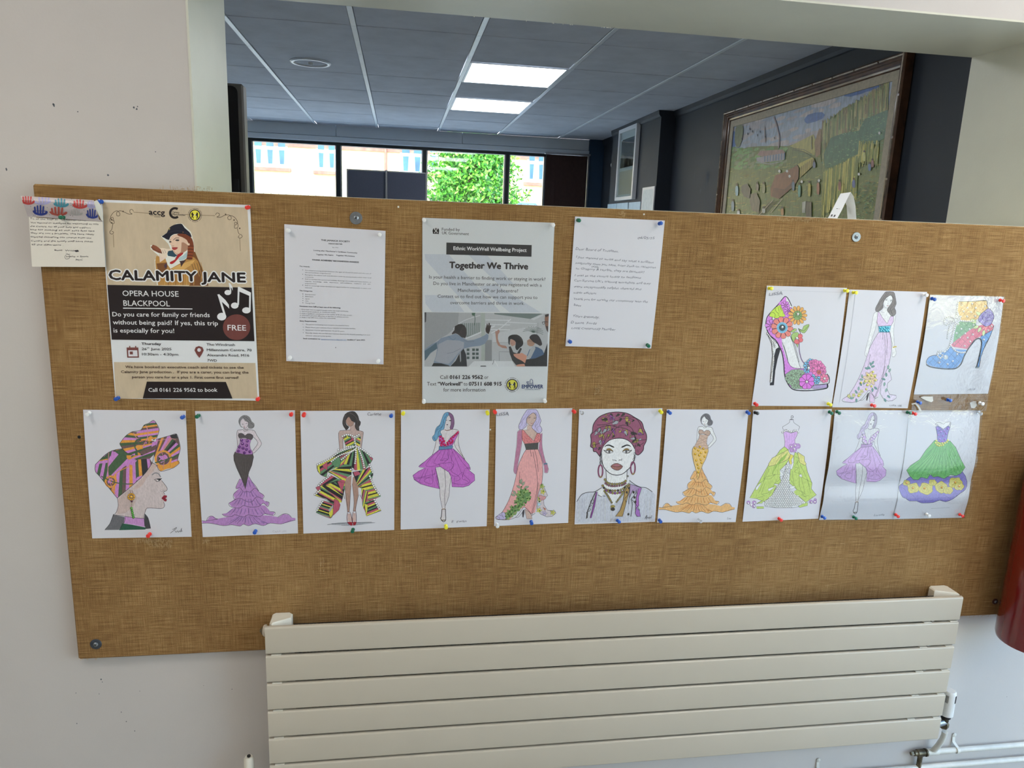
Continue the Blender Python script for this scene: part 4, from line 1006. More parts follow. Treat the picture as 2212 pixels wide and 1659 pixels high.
for t, x, y, x2, y2 in (('Are aimed at young people between the ages of 16 and 25 years and who are of', 290, 502, 1136, 546), ('African/Caribbean origin/descent', 290, 531, 620, 546), ('Recognise the talents and contributions made by young people within their local', 290, 560, 1136, 600), ('community', 290, 588, 400, 592), ('Seek to increase the success and visibility of young role models and future leaders, to', 290, 615, 1134, 655), ('improve   knowledge,   skills,   experience,   self-confidence,   resilience   and   self-', 290, 643, 1130, 681), ('empowerment', 290, 671, 437, 676), ('Seek to encourage career development opportunities for young people to aspire and', 290, 697, 1132, 736), ('succeed', 290, 724, 378, 728), ('Entrepreneur', 294, 812, 427, 816), ('Education', 294, 838, 395, 842), ('Sport', 294, 868, 348, 870), ('Arts', 294, 895, 333, 896), ('Young Carer', 294, 923, 420, 926)): TL(t, x, y, x2, y2, 13)
for y in (492, 548, 604, 687): A.ringl(259, y, 4, 2.4, TX)
for y in (801, 829, 857, 885, 913): A.ringl(262, y, 4, 2.4, TX)
TL('The Categories:', 219, 763, 385, 771, 14, .03); TL('Nominees must fulfil at least one of the following:', 221, 963, 745, 985, 15, .03)
for t, y, x2, y2 in (('1. Given their time to support people within the local community.', 1003, 848, 1028), ('2. Gained good academic or vocational results.', 1030, 685, 1044), ('3. Made a significant contribution to the quality of life of other people.', 1055, 895, 1078), ('4. Overcome personal difficulties or barriers to achieve success.', 1080, 850, 1102), ('5. Made a real difference within the community.', 1106, 685, 1118)): TL(t, 223, y, x2, y2, 13)
TL('Entry Requirements:', 224, 1152, 440, 1158, 15, .03)
for t, x, y, x2, y2 in (('1.', 262, 1194, 274, 1194), ('The person nominating must complete the attached form.', 298, 1195, 855, 1212), ('2.', 262, 1230, 274, 1230), ('Please inform your nominee of your intention to nominate her/him.', 298, 1232, 938, 1250), ('3.', 262, 1265, 274, 1265), ('Nominees must be aged between 16 and 25 years.', 298, 1267, 795, 1284), ('4.', 262, 1302, 274, 1302), ('Describe clearly why you feel your nominee deserves the Award, including how your', 298, 1304, 1126, 1330), ('nominee achieved her/his goal(s).', 298, 1338, 627, 1348)): TL(t, x, y, x2, y2, 13)
TL('Send nominations to:', 265, 1376, 485, 1382, 14, .03); TL('jamaicasocietymcr@gmail.com', 497, 1384, 820, 1392, 13, 0, c(70, 104, 150)); A.line('497 1389 820 1397', 2, c(70, 104, 150), 0); TL('deadline 6   June 2025', 828, 1393, 1056, 1396, 14, .03); TL('th', 934, 1385, 946, 1385, 7, .02); TL('1', 678, 1492, 686, 1492, 13)
A.build('print', e, 'print')
# ---- wellbeing project poster (crop 560,440 scale 3.456)
sh = Sheet((912.4, 470.4), (1198, 481.4), (1180, 869.7), (912.1, 870.5), amp=.0025, shape=lambda t: .5-.5*math.cos(2*math.pi*t)+.3*math.sin(math.pi*t))
e = paper('wellbeing_project_poster', sh, 'tall laminated white poster with pale stripes and an office photograph', 'poster', mt='paperg')
A = Art(sh, 560, 440, 3.456)
ST = c(172, 176, 184)
A.fill(ST, '1235 376 1414 378 1800 808 1594 808 1240 420'); A.fill(ST, '1237 682 1440 684 1531 808 1290 808 1240 745'); A.fill(ST, '1640 620 1760 600 2100 812 1870 812'); A.fill(ST, '1560 380 1700 384 1900 600 1790 610')
A.text('Funded by', 1363, 201, 1497, 204, 22, BLK, .004); A.text('UK Government', 1364, 228, 1565, 236, 22, BLK, .004)
for dx in (-16, 0, 16): A.fill(BLK, [(1319+dx+a, 204+b) for a, b in ((-7, 12), (-9, -4), (-4, -14), (0, -20), (5, -14), (8, -4), (6, 13), (0, 20))], 2); A.dot(1319+dx, 186+abs(dx)*.3, 5, BLK)
A.line('1296 222 1342 224', 5, BLK, 0); A.line('1305 190 1334 216', 3, WHT, 0); A.line('1330 188 1306 218', 3, WHT, 0); A.dot(1319, 204, 6, c(190, 190, 190))
A.fill(c(30, 30, 32), '1397 290 2034 309 2032 396 1396 379'); A.text('Ethnic WorkWell Wellbeing Project', 1450, 345, 1995, 360, 27, WHT, .02)
A.text('Together We Thrive', 1420, 480, 2005, 490, 47, BLK, .035)
for t, x, y, x2, y2 in (('Is your health a barrier to finding work or staying in work?', 1268, 558, 2136, 576), ('Do you live in Manchester or are you registered with a', 1300, 606, 2108, 620), ('Manchester GP or Jobcentre?', 1483, 658, 1932, 663), ('Contact us to find out how we can support you to', 1331, 702, 2076, 712), ('overcome barriers and thrive in work.', 1425, 750, 1980, 756)): A.text(t, x, y, x2, y2, 25, c(44, 44, 48), .002)
A.text('Call', 1350, 1308, 1408, 1308, 28, BLK, 0); A.text('0161 226 9562', 1422, 1308, 1668, 1308, 28, BLK, .03); A.text('or', 1680, 1308, 1710, 1308, 28, BLK, 0)
A.text('Text', 1253, 1358, 1322, 1358, 28, BLK, 0); A.text('\u201cWorkwell\u201d', 1333, 1358, 1516, 1358, 28, BLK, .025); A.text('to', 1526, 1358, 1554, 1358, 28, BLK, 0); A.text('07511 608 915', 1565, 1358, 1808, 1358, 28, BLK, .03); A.text('for more information', 1374, 1402, 1688, 1402, 28, BLK, 0)
emblem(1888, 1352, 43); NV = c(34, 54, 100)
A.text('EMPOWER', 1960, 1378, 2118, 1378, 27, NV, .03); A.text('CONSULTANTS', 1982, 1390, 2097, 1390, 8, NV, .01)
A.lines('1995 1330 2010 1355 2038 1355 2042 1335 2026 1348 2020 1328 2028 1310 2040 1318 2042 1335;2010 1330 2005 1340 2020 1348;1995 1330 2012 1328', 4, NV)
# its photograph (crop 910,660 scale 7.541)
B = Art(sh, 910, 660, 7.541); B.k = 30
g = lambda v: c(v, v+1, v+3)
B.fill(g(158), '52 108 2078 130 2040 994 50 994'); B.fill(g(134), '52 108 612 115 600 320 430 470 300 540 50 720'); B.fill(g(150), '612 116 980 120 980 500 612 300')
B.fill(c(110, 118, 116), '640 290 965 280 962 440 740 520 700 420 640 330'); 
for x in range(650, 960, 34): B.line([(x, 280), (x+4, 480)], 6, g(170), 0)
B.line('520 380 620 290 760 220 960 160', 12, g(178)); B.line('720 540 960 440 1200 330', 22, g(182), 0)
B.fill(c(146, 152, 146), '970 120 1040 122 1036 600 1036 900 975 900 980 600'); B.fill(g(118), '1040 560 1150 560 1150 900 1036 900'); B.fill(c(96, 106, 104), '1190 122 1990 132 1930 150 1780 218 1190 140'); B.fill(g(174), '1780 218 1990 140 1930 130 1990 132 1990 160 1830 240')
for y0, y1 in ((225, 240), (300, 315), (380, 395)): B.fill(g(182), [(1046, y0), (1450, y0+8), (1440, y1+8), (1046, y1)])
B.line('1140 450 1300 360 1460 220', 14, g(184)); B.fill(g(176), '1400 260 1900 290 1900 305 1400 280'); B.fill(g(170), '1160 460 1880 320 1880 560 1700 600 1160 600'); B.line('1160 602 1420 600', 5, g(130), 0); B.line('1270 900 1268 752 1440 754', 9, g(120), 0); B.fill(g(150), '1885 280 1915 280 1900 520 1870 470')
for y in (700, 765, 830):
    for x in (740, 830, 890): B.fill(c(58, 72, 70), [(x, y), (x+44, y), (x+44, y+40), (x, y+42)])
B.fill(g(184), '770 990 860 905 1160 905 1250 905 1480 905 1530 994 770 994'); B.line('1160 960 1190 880', 8, g(90), 0); B.line('1190 890 1250 992', 12, g(205), 0); B.fill(g(60), '960 994 970 978 1050 978 1060 994')
B.fill(g(60), '52 112 82 112 78 260 56 280'); pal = c(60, 76, 68)
for a in range(-170, 20, 17): B.line([(1820, 440), (1820+150*math.cos(math.radians(a))*.55, 440+120*math.sin(math.radians(a))*.55-20), (1820+170*math.cos(math.radians(a)), 440+100*math.sin(math.radians(a)))], 6, pal)
B.fill(c(56, 86, 70), '822 118 880 118 870 170 826 160'); B.line('868 160 876 220 866 320', 10, c(56, 80, 70))
# the reaching man
B.fill(c(112, 124, 140), '50 720 150 640 270 580 320 530 480 485 560 455 700 540 760 570 860 555 960 520 1040 480 1060 455 1098 480 1090 540 1040 620 960 655 820 670 700 700 600 800 540 900 470 990 380 985 300 960 200 930 240 820 260 700 150 780 90 860 56 900')
B.fill(c(140, 142, 150), '260 640 420 560 620 570 700 600 690 690 600 780 500 900 440 950 300 930 220 900 260 780'); B.line('280 580 260 740', 6, c(84, 100, 116)); B.line('440 500 520 560 560 520', 8, c(86, 110, 128)); B.line('420 780 520 760 640 700', 5, c(90, 96, 110)); B.line('690 560 760 590 860 580', 6, c(96, 100, 112))
B.fill(c(70, 92, 104), '52 740 140 680 250 600 262 700 150 770 90 860 56 900'); B.fill(g(26), '170 990 200 935 320 940 450 975 470 992'); B.fill(g(34), '470 992 560 900 620 780 690 700 730 800 745 992'); B.fill(g(130), '620 780 645 740 650 900 635 925')
B.fill(c(44, 38, 36), '498 450 540 400 545 340 600 304 660 300 710 330 735 380 738 450 730 500 716 530 660 520 600 470 560 452 500 470'); B.fill(c(32, 28, 28), '545 400 550 340 600 304 660 302 710 330 650 360 620 440'); B.line('650 400 640 430 660 450', 6, c(76, 60, 54))
B.fill(c(46, 36, 34), '1046 380 1062 330 1066 290 1080 300 1086 330 1100 282 1116 284 1118 330 1134 310 1140 320 1126 380 1120 410 1096 466 1060 440 1046 410')
# the waving woman, her neighbour, the man at the right
SK = c(150, 112, 98)
B.fill(SK, '1205 440 1210 410 1230 420 1250 392 1270 394 1278 430 1250 470 1246 540 1262 590 1290 640 1400 660 1396 700 1320 690 1250 650 1225 590 1212 500'); B.fill(g(158), '1370 640 1430 625 1480 650 1600 690 1720 740 1700 800 1640 900 1560 990 1530 990 1500 900 1440 760')
B.fill(g(36), '1424 670 1456 664 1500 760 1560 780 1610 690 1640 700 1600 790 1690 930 1690 992 1560 992 1480 890 1440 780'); B.fill(c(160, 122, 108), '1446 560 1500 540 1540 580 1530 640 1480 664 1450 630'); B.fill(c(28, 28, 30), '1416 560 1420 510 1470 478 1560 474 1630 520 1660 590 1650 650 1600 690 1560 730 1530 680 1540 600 1500 560 1450 550 1440 640 1420 620', 2); B.line('1464 612 1484 616', 4, c(90, 50, 50))
B.fill(c(62, 84, 112), '1720 820 1760 720 1830 660 1900 680 1970 720 2010 800 1960 860 1780 880'); B.fill(g(150), '1780 700 1850 650 1860 700 1780 860 1720 850'); B.fill(c(150, 116, 96), '1722 570 1770 540 1830 580 1850 620 1820 660 1770 664 1730 640'); B.fill(c(34, 30, 32), '1760 520 1800 474 1880 470 1930 520 1960 590 1966 640 1930 656 1890 630 1830 600 1790 560', 2); B.line('1730 580 1770 576 1800 590', 5, g(60))
B.fill(g(28), '2056 610 2050 990 1690 990 1690 880 1860 860 1990 800'); B.fill(c(176, 124, 104), '1500 790 1600 780 1640 770 1720 820 1710 870 1690 940 1640 900 1560 860 1510 820'); B.fill(c(176, 124, 104), '1545 970 1600 955 1680 950 1690 990 1560 992'); B.fill(c(120, 84, 66), '2016 160 2076 150 2066 440 2040 400 2018 330 2010 220'); B.fill(c(40, 32, 30), '2012 150 2078 134 2076 170 2024 190'); B.line('1966 272 2010 262 2070 270', 7, g(20)); B.ringl(1992, 286, 20, 6, g(20)); B.fill(c(50, 36, 30), '2030 330 2068 340 2064 436 2040 400')
B.build('office_photograph', e, 'print')
A.build('print', e, 'print')
mk_sheet(sh, e, 'laminate_film', 'film', .00008, (.001, .001, .001, .001), off=.0016)
# ---- handwritten letter (crop 1180,420 scale 3.456)
sh = Sheet((1242.2, 467.7), (1436.1, 476.4), (1406.6, 752.8), (1221.4, 747.8), amp=.003)
e = paper('handwritten_letter', sh, 'handwritten thank-you letter on white paper, lower right of it empty', 'letter')
A = Art(sh, 1180, 420, 3.456); PEN = c(70, 72, 86)
def HW(t, x, y, x2, y2, h=15, col_=None, w=-.004, j=1.6): A.text(t, x, y, x2, y2, h, col_ or PEN, w, .28, j, len(t)*7+int(y))
HW('06/05/25', 681, 332, 805, 335, 18)
for t, x, y, x2, y2 in (('Dear Board of Trustees,', 218, 414, 538, 432), ('I just wanted to write and say what a brilliant', 222, 474, 800, 515), ('hospitality team you have, from Zach on reception', 218, 518, 815, 552), ('Wade', 334, 545, 390, 549), ('to Gregory & Herbie, they are fantastic!', 218, 558, 728, 588), ('I was at the centre today to facilitate', 212, 610, 706, 628), ("Can-Survive UK's training workshop and they", 206, 648, 778, 672), ('were exceptionally helpful, cheerful and', 204, 694, 706, 714), ('super efficient', 202, 738, 372, 746), ('Thank you for serving our community with the', 200, 786, 756, 808), ('best', 204, 832, 260, 836), ('Yours gratefully,', 196, 914, 394, 926), ('D awne  Forde', 182, 964, 374, 970), ('Local Community Member', 188, 1004, 515, 1016)): HW(t, x, y, x2, y2, 17 if t[0] in 'DLY' else 15)
A.build('handwriting', e, 'print')
# ---- thank-you card (crop 35,410 scale 9.215)
def c9(s): return [(35+x/9.215, 410+y/9.215) for x, y in pp_(s)]
sh = Sheet(*c9('255 545 1722 637 1778 1537 315 1530'), amp=.0, base=.012)
e = paper('thank_you_card', sh, 'folded thank-you card with handwriting and colourful coral shapes', 'greeting card', mt='creamcard', th=.0004, body='inside_page')
A = Art(sh, 35, 410, 9.215); PEN2 = c(40, 38, 46)
def HW2(t, x, y, x2, y2, h=30): A.text(t, x, y, x2, y2, h, PEN2, .004, .2, 3.4, len(t)*3+int(y))
for t, x, y, x2, y2 in (('To all the Staff at', 275, 588, 828, 606), ('the Windrush Centre.', 900, 610, 1392, 622), ('We wanted to thankyou for welcoming us into', 285, 666, 1640, 696), ('the Centre, for all your help and support', 278, 738, 1486, 768), ('and for making all our asks feel like', 278, 804, 1560, 834), ('they are not a problem. We have really', 290, 872, 1556, 900), ('enjoyed delivering our course from the', 290, 946, 1496, 972), ('Centre and the lovely staff have made', 296, 1030, 1530, 1042), ('all the difference .', 310, 1104, 940, 1112), ('Best  Wishes', 765, 1212, 1250, 1230), ('Diane + Sonia', 1000, 1340, 1440, 1340), ('MCC', 1190, 1408, 1325, 1408)): HW2(t, x, y, x2, y2)
A.line('990 1258 1060 1300 1060 1360 1000 1380 970 1340 1000 1290 1080 1280', 6, PEN2); A.fill(PEN2, '1160 1205 1230 1195 1250 1230 1190 1240')
A.build('handwriting', e, 'print', off=6e-4)
# the cover leaf, folded up and curling forward
cv_ = [(0, .0124), (.1, .0155), (.2, .019), (.3, .023), (.4, .027), (.5, .0305), (.6, .0335), (.7, .036), (.8, .0375), (.9, .0365), (1, .031)]
top = c9('90 120 1600 205'); bot = c9('232 528 1722 632')
L_, R_ = [], []
for t, d in cv_:
    a = (bot[0][0]+(top[0][0]-bot[0][0])*t, bot[0][1]+(top[0][1]-bot[0][1])*t); b_ = (bot[1][0]-60/9.215*(t > .01)+(1540/9.215+35-(bot[1][0]-60/9.215))*t*1.0, bot[1][1]+(top[1][1]-bot[1][1])*t)
    L_.append(onY(*a, YF-d)); R_.append(onY(*b_, YF-d))
cover = strip3('cover_leaf', L_, R_, 'creamcard', e, .0004)
L2 = [onY(*q, YF-d) for q, d in zip(c9('1540 230 1590 380 1640 500 1690 605'), (.030, .027, .02, .0126))]
R2 = [onY(*q, YF-d) for q, d in zip(c9('1610 205 1685 310 1722 450 1726 620'), (.026, .022, .016, .0126))]
strip3('cover_underside', L2, R2, 'creamcard', e, .0004)
CVV = list(zip([t for t, _ in cv_], L_, R_))
def cov(u, t):
    for (t0, a0, b0_), (t1, a1, b1_) in zip(CVV, CVV[1:]):
        if t <= t1: break
    f = (t-t0)/(t1-t0); a = a0.lerp(a1, f); b_ = b0_.lerp(b1_, f); return a.lerp(b_, u)
cm = MB()
def cpoly(pts, col_, k=0):
    for b0 in range(10):
        # slice the shape across the curl so every slice lies on the bent leaf
        q = clip(clip(list(pts), -.07, 1, 528-232*.07-408*(b0+1)/10), .07, -1, -(528-232*.07-408*b0/10))
        if len(q) > 2: cpoly1(q, col_, k)
def cpoly1(pts, col_, k=0):
    P = []
    for x, y in pts:
        # page position from the crop's pixels
        tt = max(0, min(1, (528+(x-232)*.07-y)/(408))); xl = 232-142*tt; xr = 1665-125*tt; P.append(cov(max(0, min(1, (x-xl)/(xr-xl))), tt)+Vector((0, -.0012-k*.0001, .0)))
    tr_ = tessellate_polygon([P])
    for f in tr_: cm.poly([P[i] for i in f], col_)
BASEC = c(176, 166, 166)
for i in range(12):
    for j in range(10):
        P = [cov(u, t)+Vector((0, -.0006, 0)) for u, t in ((i/12, j/10), ((i+1)/12, j/10), ((i+1)/12, (j+1)/10), (i/12, (j+1)/10))]; cm.poly(P, BASEC)
def coral(cx_, cy_, w_, h_, col_, flip=1, k=0):
    body = [(cx_+flip*a*w_, cy_+b*h_) for a, b in ((-.5, .05), (-.38, .30), (-.12, .46), (.15, .48), (.42, .34), (.5, .12), (.40, .02), (.28, .22), (0, .30), (-.2, .22), (-.4, -.02))]
    cpoly(spl(body, 2, True), col_, k)
    for q, (a, tx_, ty_) in enumerate(((-.30, -.36, -.38), (-.14, -.18, -.5), (.02, .02, -.52), (.17, .22, -.42))):
        x0_, y0_ = cx_+flip*a*w_, cy_+.36*h_; x1_, y1_ = cx_+flip*tx_*w_, cy_+ty_*h_; wd_ = w_*.055
        cpoly([(x0_-wd_, y0_), (x1_-wd_, y1_+wd_*.6), (x1_, y1_-wd_*.5), (x1_+wd_, y1_+wd_*.6), (x0_+wd_, y0_)], col_, k+1+q*.2)
RD, LV, TE_, BL, PK = c(168, 58, 56), c(152, 148, 184), c(62, 124, 140), c(32, 50, 124), c(160, 70, 60)
coral(240, 200, 270, 190, RD); coral(530, 215, 330, 170, LV, -1); coral(895, 262, 310, 180, TE_); coral(1270, 290, 310, 180, RD); coral(1500, 300, 190, 150, LV)
coral(480, 412, 300, 210, BL); coral(840, 430, 360, 180, PK); coral(1520, 480, 260, 190, BL); coral(1200, 450, 260, 130, c(158, 154, 152))
for x, y in ((295, 325), (340, 185), (490, 300), (620, 352), (350, 505), (380, 515), (670, 495), (760, 300), (1085, 265), (1095, 305), (1130, 335), (1105, 188), (1355, 405), (1080, 505), (1130, 520), (1390, 275), (1440, 560)): cpoly([(x+9*math.cos(q), y+7*math.sin(q)) for q in (0, 1.2, 2.4, 3.6, 4.8)], c(50, 52, 74), 3)
cm.build('cover_print', 'print', e, fix=False)
# ================================================================ coloured drawings
import numpy as np
def affine(src, dst):
    a = np.array([[x, y, 1] for x, y in src]); M_, *_ = np.linalg.lstsq(a, np.array(dst, float), rcond=None)
    return lambda p: (p[0]*M_[0][0]+p[1]*M_[1][0]+M_[2][0], p[0]*M_[0][1]+p[1]*M_[1][1]+M_[2][1])
class FArt(Art):
    tf = None
    def px(s, p):
        if s.tf: p = s.tf(p)
        return s.x0+p[0]/s.sc, s.y0+p[1]/s.sc
def NM(A, t, x, y, x2, y2, h=26, col_=None, sh_=.25): A.text(t, x, y, x2, y2, h, col_ or c(90, 90, 100), -.004, sh_, 2.5, len(t))
def shoebox(*a): pass
WHT_ = c(232, 234, 240)
def drawing(corners, lab, film=False, **k):
    sh = Sheet(*corners, **k); e = paper('coloured_drawing', sh, lab, 'drawing', 'coloured fashion drawings', mt='paper'); return sh, e
# ---- 1 profile in a striped headwrap (crop 170,875 s5.53)
sh, e = drawing([(179.4, 885), (401.5, 887.3), (414, 1159.5), (199.3, 1163)], 'drawing of a woman in profile wearing a striped pink, green and orange headwrap', amp=.002)
A = FArt(sh, 170, 875, 5.53)
SKN = c(178, 166, 166); PKc, GRc, ORc, BRc, BKc = c(176, 118, 178), c(62, 84, 60), c(196, 136, 58), c(96, 76, 74), c(44, 44, 48); RO = c(180, 120, 130)
A.fill(SKN, '880 680 960 740 978 860 990 900 1030 950 1056 990 1052 1020 1015 1040 1030 1066 1052 1082 1056 1130 1040 1154 1014 1158 1026 1195 1010 1228 960 1236 820 1230 790 1290 782 1352 640 1340 436 1312 470 1200 462 1110 600 990 800 800')
A.fill(c(176, 156, 150), '880 690 930 720 900 780 820 860 760 960 700 1000 640 1010 800 820'); A.fill(c(172, 154, 150), '470 1120 600 1010 640 1010 700 1110 660 1200 560 1290 460 1300 476 1200')
A.fill(c(92, 92, 96), '412 1300 430 1312 556 1340 548 1390 480 1490 312 1492 370 1420 400 1340'); A.fill(c(58, 58, 62), '790 1300 830 1350 860 1474 800 1480 782 1400'); A.fill(c(172, 126, 176), '550 1330 640 1340 782 1354 792 1456 660 1430 540 1412'); A.fill(c(34, 76, 60), '520 1412 640 1430 800 1462 798 1486 484 1494')
A.lines('462 1110 472 1200 455 1270 432 1300 410 1330 370 1420 312 1490;556 1340 544 1400 484 1490;436 1312 560 1330 700 1350 782 1354;990 900 1030 950 1056 990 1052 1020 1015 1040 1030 1066;1014 1158 1026 1195 1010 1228 960 1236 820 1230 790 1290 782 1352 790 1450;790 1300 830 1350 860 1474', 5)
A.fill(c(126, 24, 44), '988 1112 1020 1076 1040 1080 1052 1078 1056 1098 1036 1112 1054 1130 1046 1152 1028 1148'); A.line('988 1112 1036 1110', 4, c(70, 10, 24)); A.line('972 1020 990 1034 1010 1026 1040 1030', 4, GREY)
A.line('875 836 910 812 950 818 980 860', 13, c(120, 118, 122)); A.lines('900 892 940 880 990 880;910 896 940 914 965 905', 6, BKc); A.fill(BKc, '935 884 975 878 998 870 975 900 950 906'); A.dot(948, 900, 9, c(225, 225, 225)); A.dot(956, 898, 6, BKc)
pal = [PKc, BKc, GRc, PKc, ORc, BRc, PKc, GRc, ORc, BRc]
# back of the wrap
lb_0 = '490 460 560 370 640 318 720 320 770 400 900 430 940 470 930 540 850 600 760 610 640 600 560 560 510 500'
back = '200 710 230 680 310 600 400 545 520 520 620 580 700 560 850 640 880 690 840 750 780 830 640 960 460 1110 370 1000 250 850 200 790'
A.fill(PKc, back); A.fill(BRc, lb_0); A.fill(GRc, '640 600 760 600 900 540 960 500 930 560 850 640 700 650 600 640'); A.fan(back, 620, -900, 74, 112, [GRc, BKc, PKc, BRc, ORc, BRc, PKc, BKc, BKc, ORc, GRc, PKc, ORc, PKc, BRc, GRc, PKc, ORc, BRc, PKc, GRc, PKc, GRc, PKc, PKc, ORc, BRc, PKc, BRc, GRc][::1])
A.fan('360 640 420 560 520 540 620 590 700 640 540 740 440 830 380 900 350 800', -260, 1500, -62, -30, [PKc, GRc, PKc, GRc, GRc, PKc, BKc, GRc, PKc, GRc], [1, 1, 1, 1, .5, 1, .3, 1, 1, 1])
A.fill(GRc, '262 660 330 590 400 550 390 600 340 640'); A.fill(ORc, '240 672 262 658 340 640 360 650 300 660'); A.fill(PKc, '215 706 250 672 350 656 344 690 290 694'); A.fill(PKc, '395 560 470 560 500 580 380 620'); A.fill(GRc, '420 548 520 524 560 560 480 590')
A.ringl(385, 915, 62, 26, ORc); A.ringl(385, 915, 44, 16, BRc); A.dot(378, 905, 30, PKc); A.fill(PKc, '660 920 700 860 760 840 740 880'); A.line('270 850 420 920 560 942 650 940', 12, GRc); A.line('360 560 350 780 380 940 460 1090', 8, RO); A.line('370 915 420 840 500 780 600 735', 8, ORc)
A.lines('200 710 230 680 310 600 400 545 520 520;200 710 200 790 250 850 370 1000 460 1110;460 1110 640 960 780 830 840 750 880 690', 6)
# knot: left bow, top bow, right bow
lb_ = lb_0
lbx = '490 460 560 370 640 318 720 320 770 400 900 430 940 470 930 540 850 600 760 610 640 600 560 560 510 500'
A.fan(lb_, 1060, 420, 158, 210, [GRc, PKc, ORc, BRc, GRc, ORc, PKc, GRc, ORc, BRc, GRc, PKc, GRc, PKc][::1])
tb_ = '690 330 740 300 780 240 840 220 880 190 920 200 962 296 930 390 900 420 840 380 810 460 760 440 700 370'
A.bands(tb_, 82, 0, [22, 26, 20, 24, 30, 26], [PKc, GRc, ORc, BRc, PKc, ORc])
A.fill(PKc, '868 206 895 182 920 214 890 212'); A.line('800 240 824 300 820 400 760 500', 9, RO); A.line('655 330 690 390 770 440', 7, RO)
A.fill(BRc, '690 400 740 420 720 450 690 440'); A.ringl(720, 480, 50, 16, GRc, 70, 60, 300); A.fill(ORc, '830 390 860 366 884 380 866 430 836 460'); A.fill(ORc, '690 480 760 475 770 520 700 540'); A.fill(PKc, '880 440 930 430 930 470 870 500')
A.fill(GRc, '640 600 760 600 900 540 960 500 930 560 850 640 700 650 600 640'); A.fan('640 600 760 600 900 540 960 500 930 560 850 640 700 650 600 640', 500, 700, -30, 12, [ORc, PKc, GRc, BRc, PKc, GRc, ORc, PKc])
A.fill(ORc, '572 600 620 600 636 640 600 654 574 630'); A.fill(PKc, '574 660 640 656 700 660 640 720 590 700')
rb = '900 600 930 500 925 410 990 390 1090 364 1168 344 1196 420 1214 520 1180 660 1204 690 1130 750 1060 760 980 790 930 720'
A.fill(ORc, rb); A.fan(rb, 860, 760, -88, -12, [ORc, BRc, PKc, BRc, ORc, BRc, PKc, RO, GRc, BKc, PKc, GRc, ORc, PKc, GRc, BRc, PKc, ORc][::1])
A.fill(BKc, '1090 364 1168 344 1186 390 1110 400'); A.fill(BRc, '1120 400 1190 395 1204 480 1170 450'); A.ringl(1010, 640, 92, 24, ORc, 90); A.ringl(1010, 640, 66, 20, BRc, 64); A.fill(PKc, '950 610 1050 600 1070 650 1000 660'); A.line('910 690 1020 660 1120 620', 14, GRc); A.line('980 540 1020 640 1010 760', 7, RO); A.line('930 430 1080 400 1160 410', 7, RO); A.fill(ORc, '940 720 1000 745 1010 780 976 790'); A.fill(ORc, '1130 680 1200 660 1200 690 1150 730')
A.lines('490 460 560 370 640 318 740 300 780 240 840 215 892 182 930 220 962 296 930 400;925 410 1090 364 1168 344 1196 420 1214 520 1180 660 1204 690 1130 750 980 790 930 720 880 690;490 460 510 500 560 560 640 600;700 370 760 440 900 430;930 500 900 600 880 690', 5)
A.lines('612 1010 620 1060;640 1020 650 1060', 4, BKc)
for i in range(10):
    a = i*.63; A.gem(628+36*math.cos(a), 1095+34*math.sin(a), 11, c(176, 130, 40), c(80, 60, 30))
A.gem(628, 1095, 15, c(200, 150, 50), c(70, 50, 26)); A.gem(634, 1148, 12, c(76, 26, 50)); A.line('634 1160 634 1215', 4, c(150, 130, 100), 0)
for i in range(5): A.gem(630+i*6, 1232+i*27, 14, c(72, 130, 52), c(40, 80, 40))
A.lines('1096 1530 1120 1510 1160 1480 1170 1460 1140 1480;1150 1500 1165 1520 1180 1500 1190 1520 1205 1500 1215 1515 1230 1468 1225 1510 1240 1500;1120 1485 1150 1478', 5, c(60, 60, 70))
A.build('print', e)
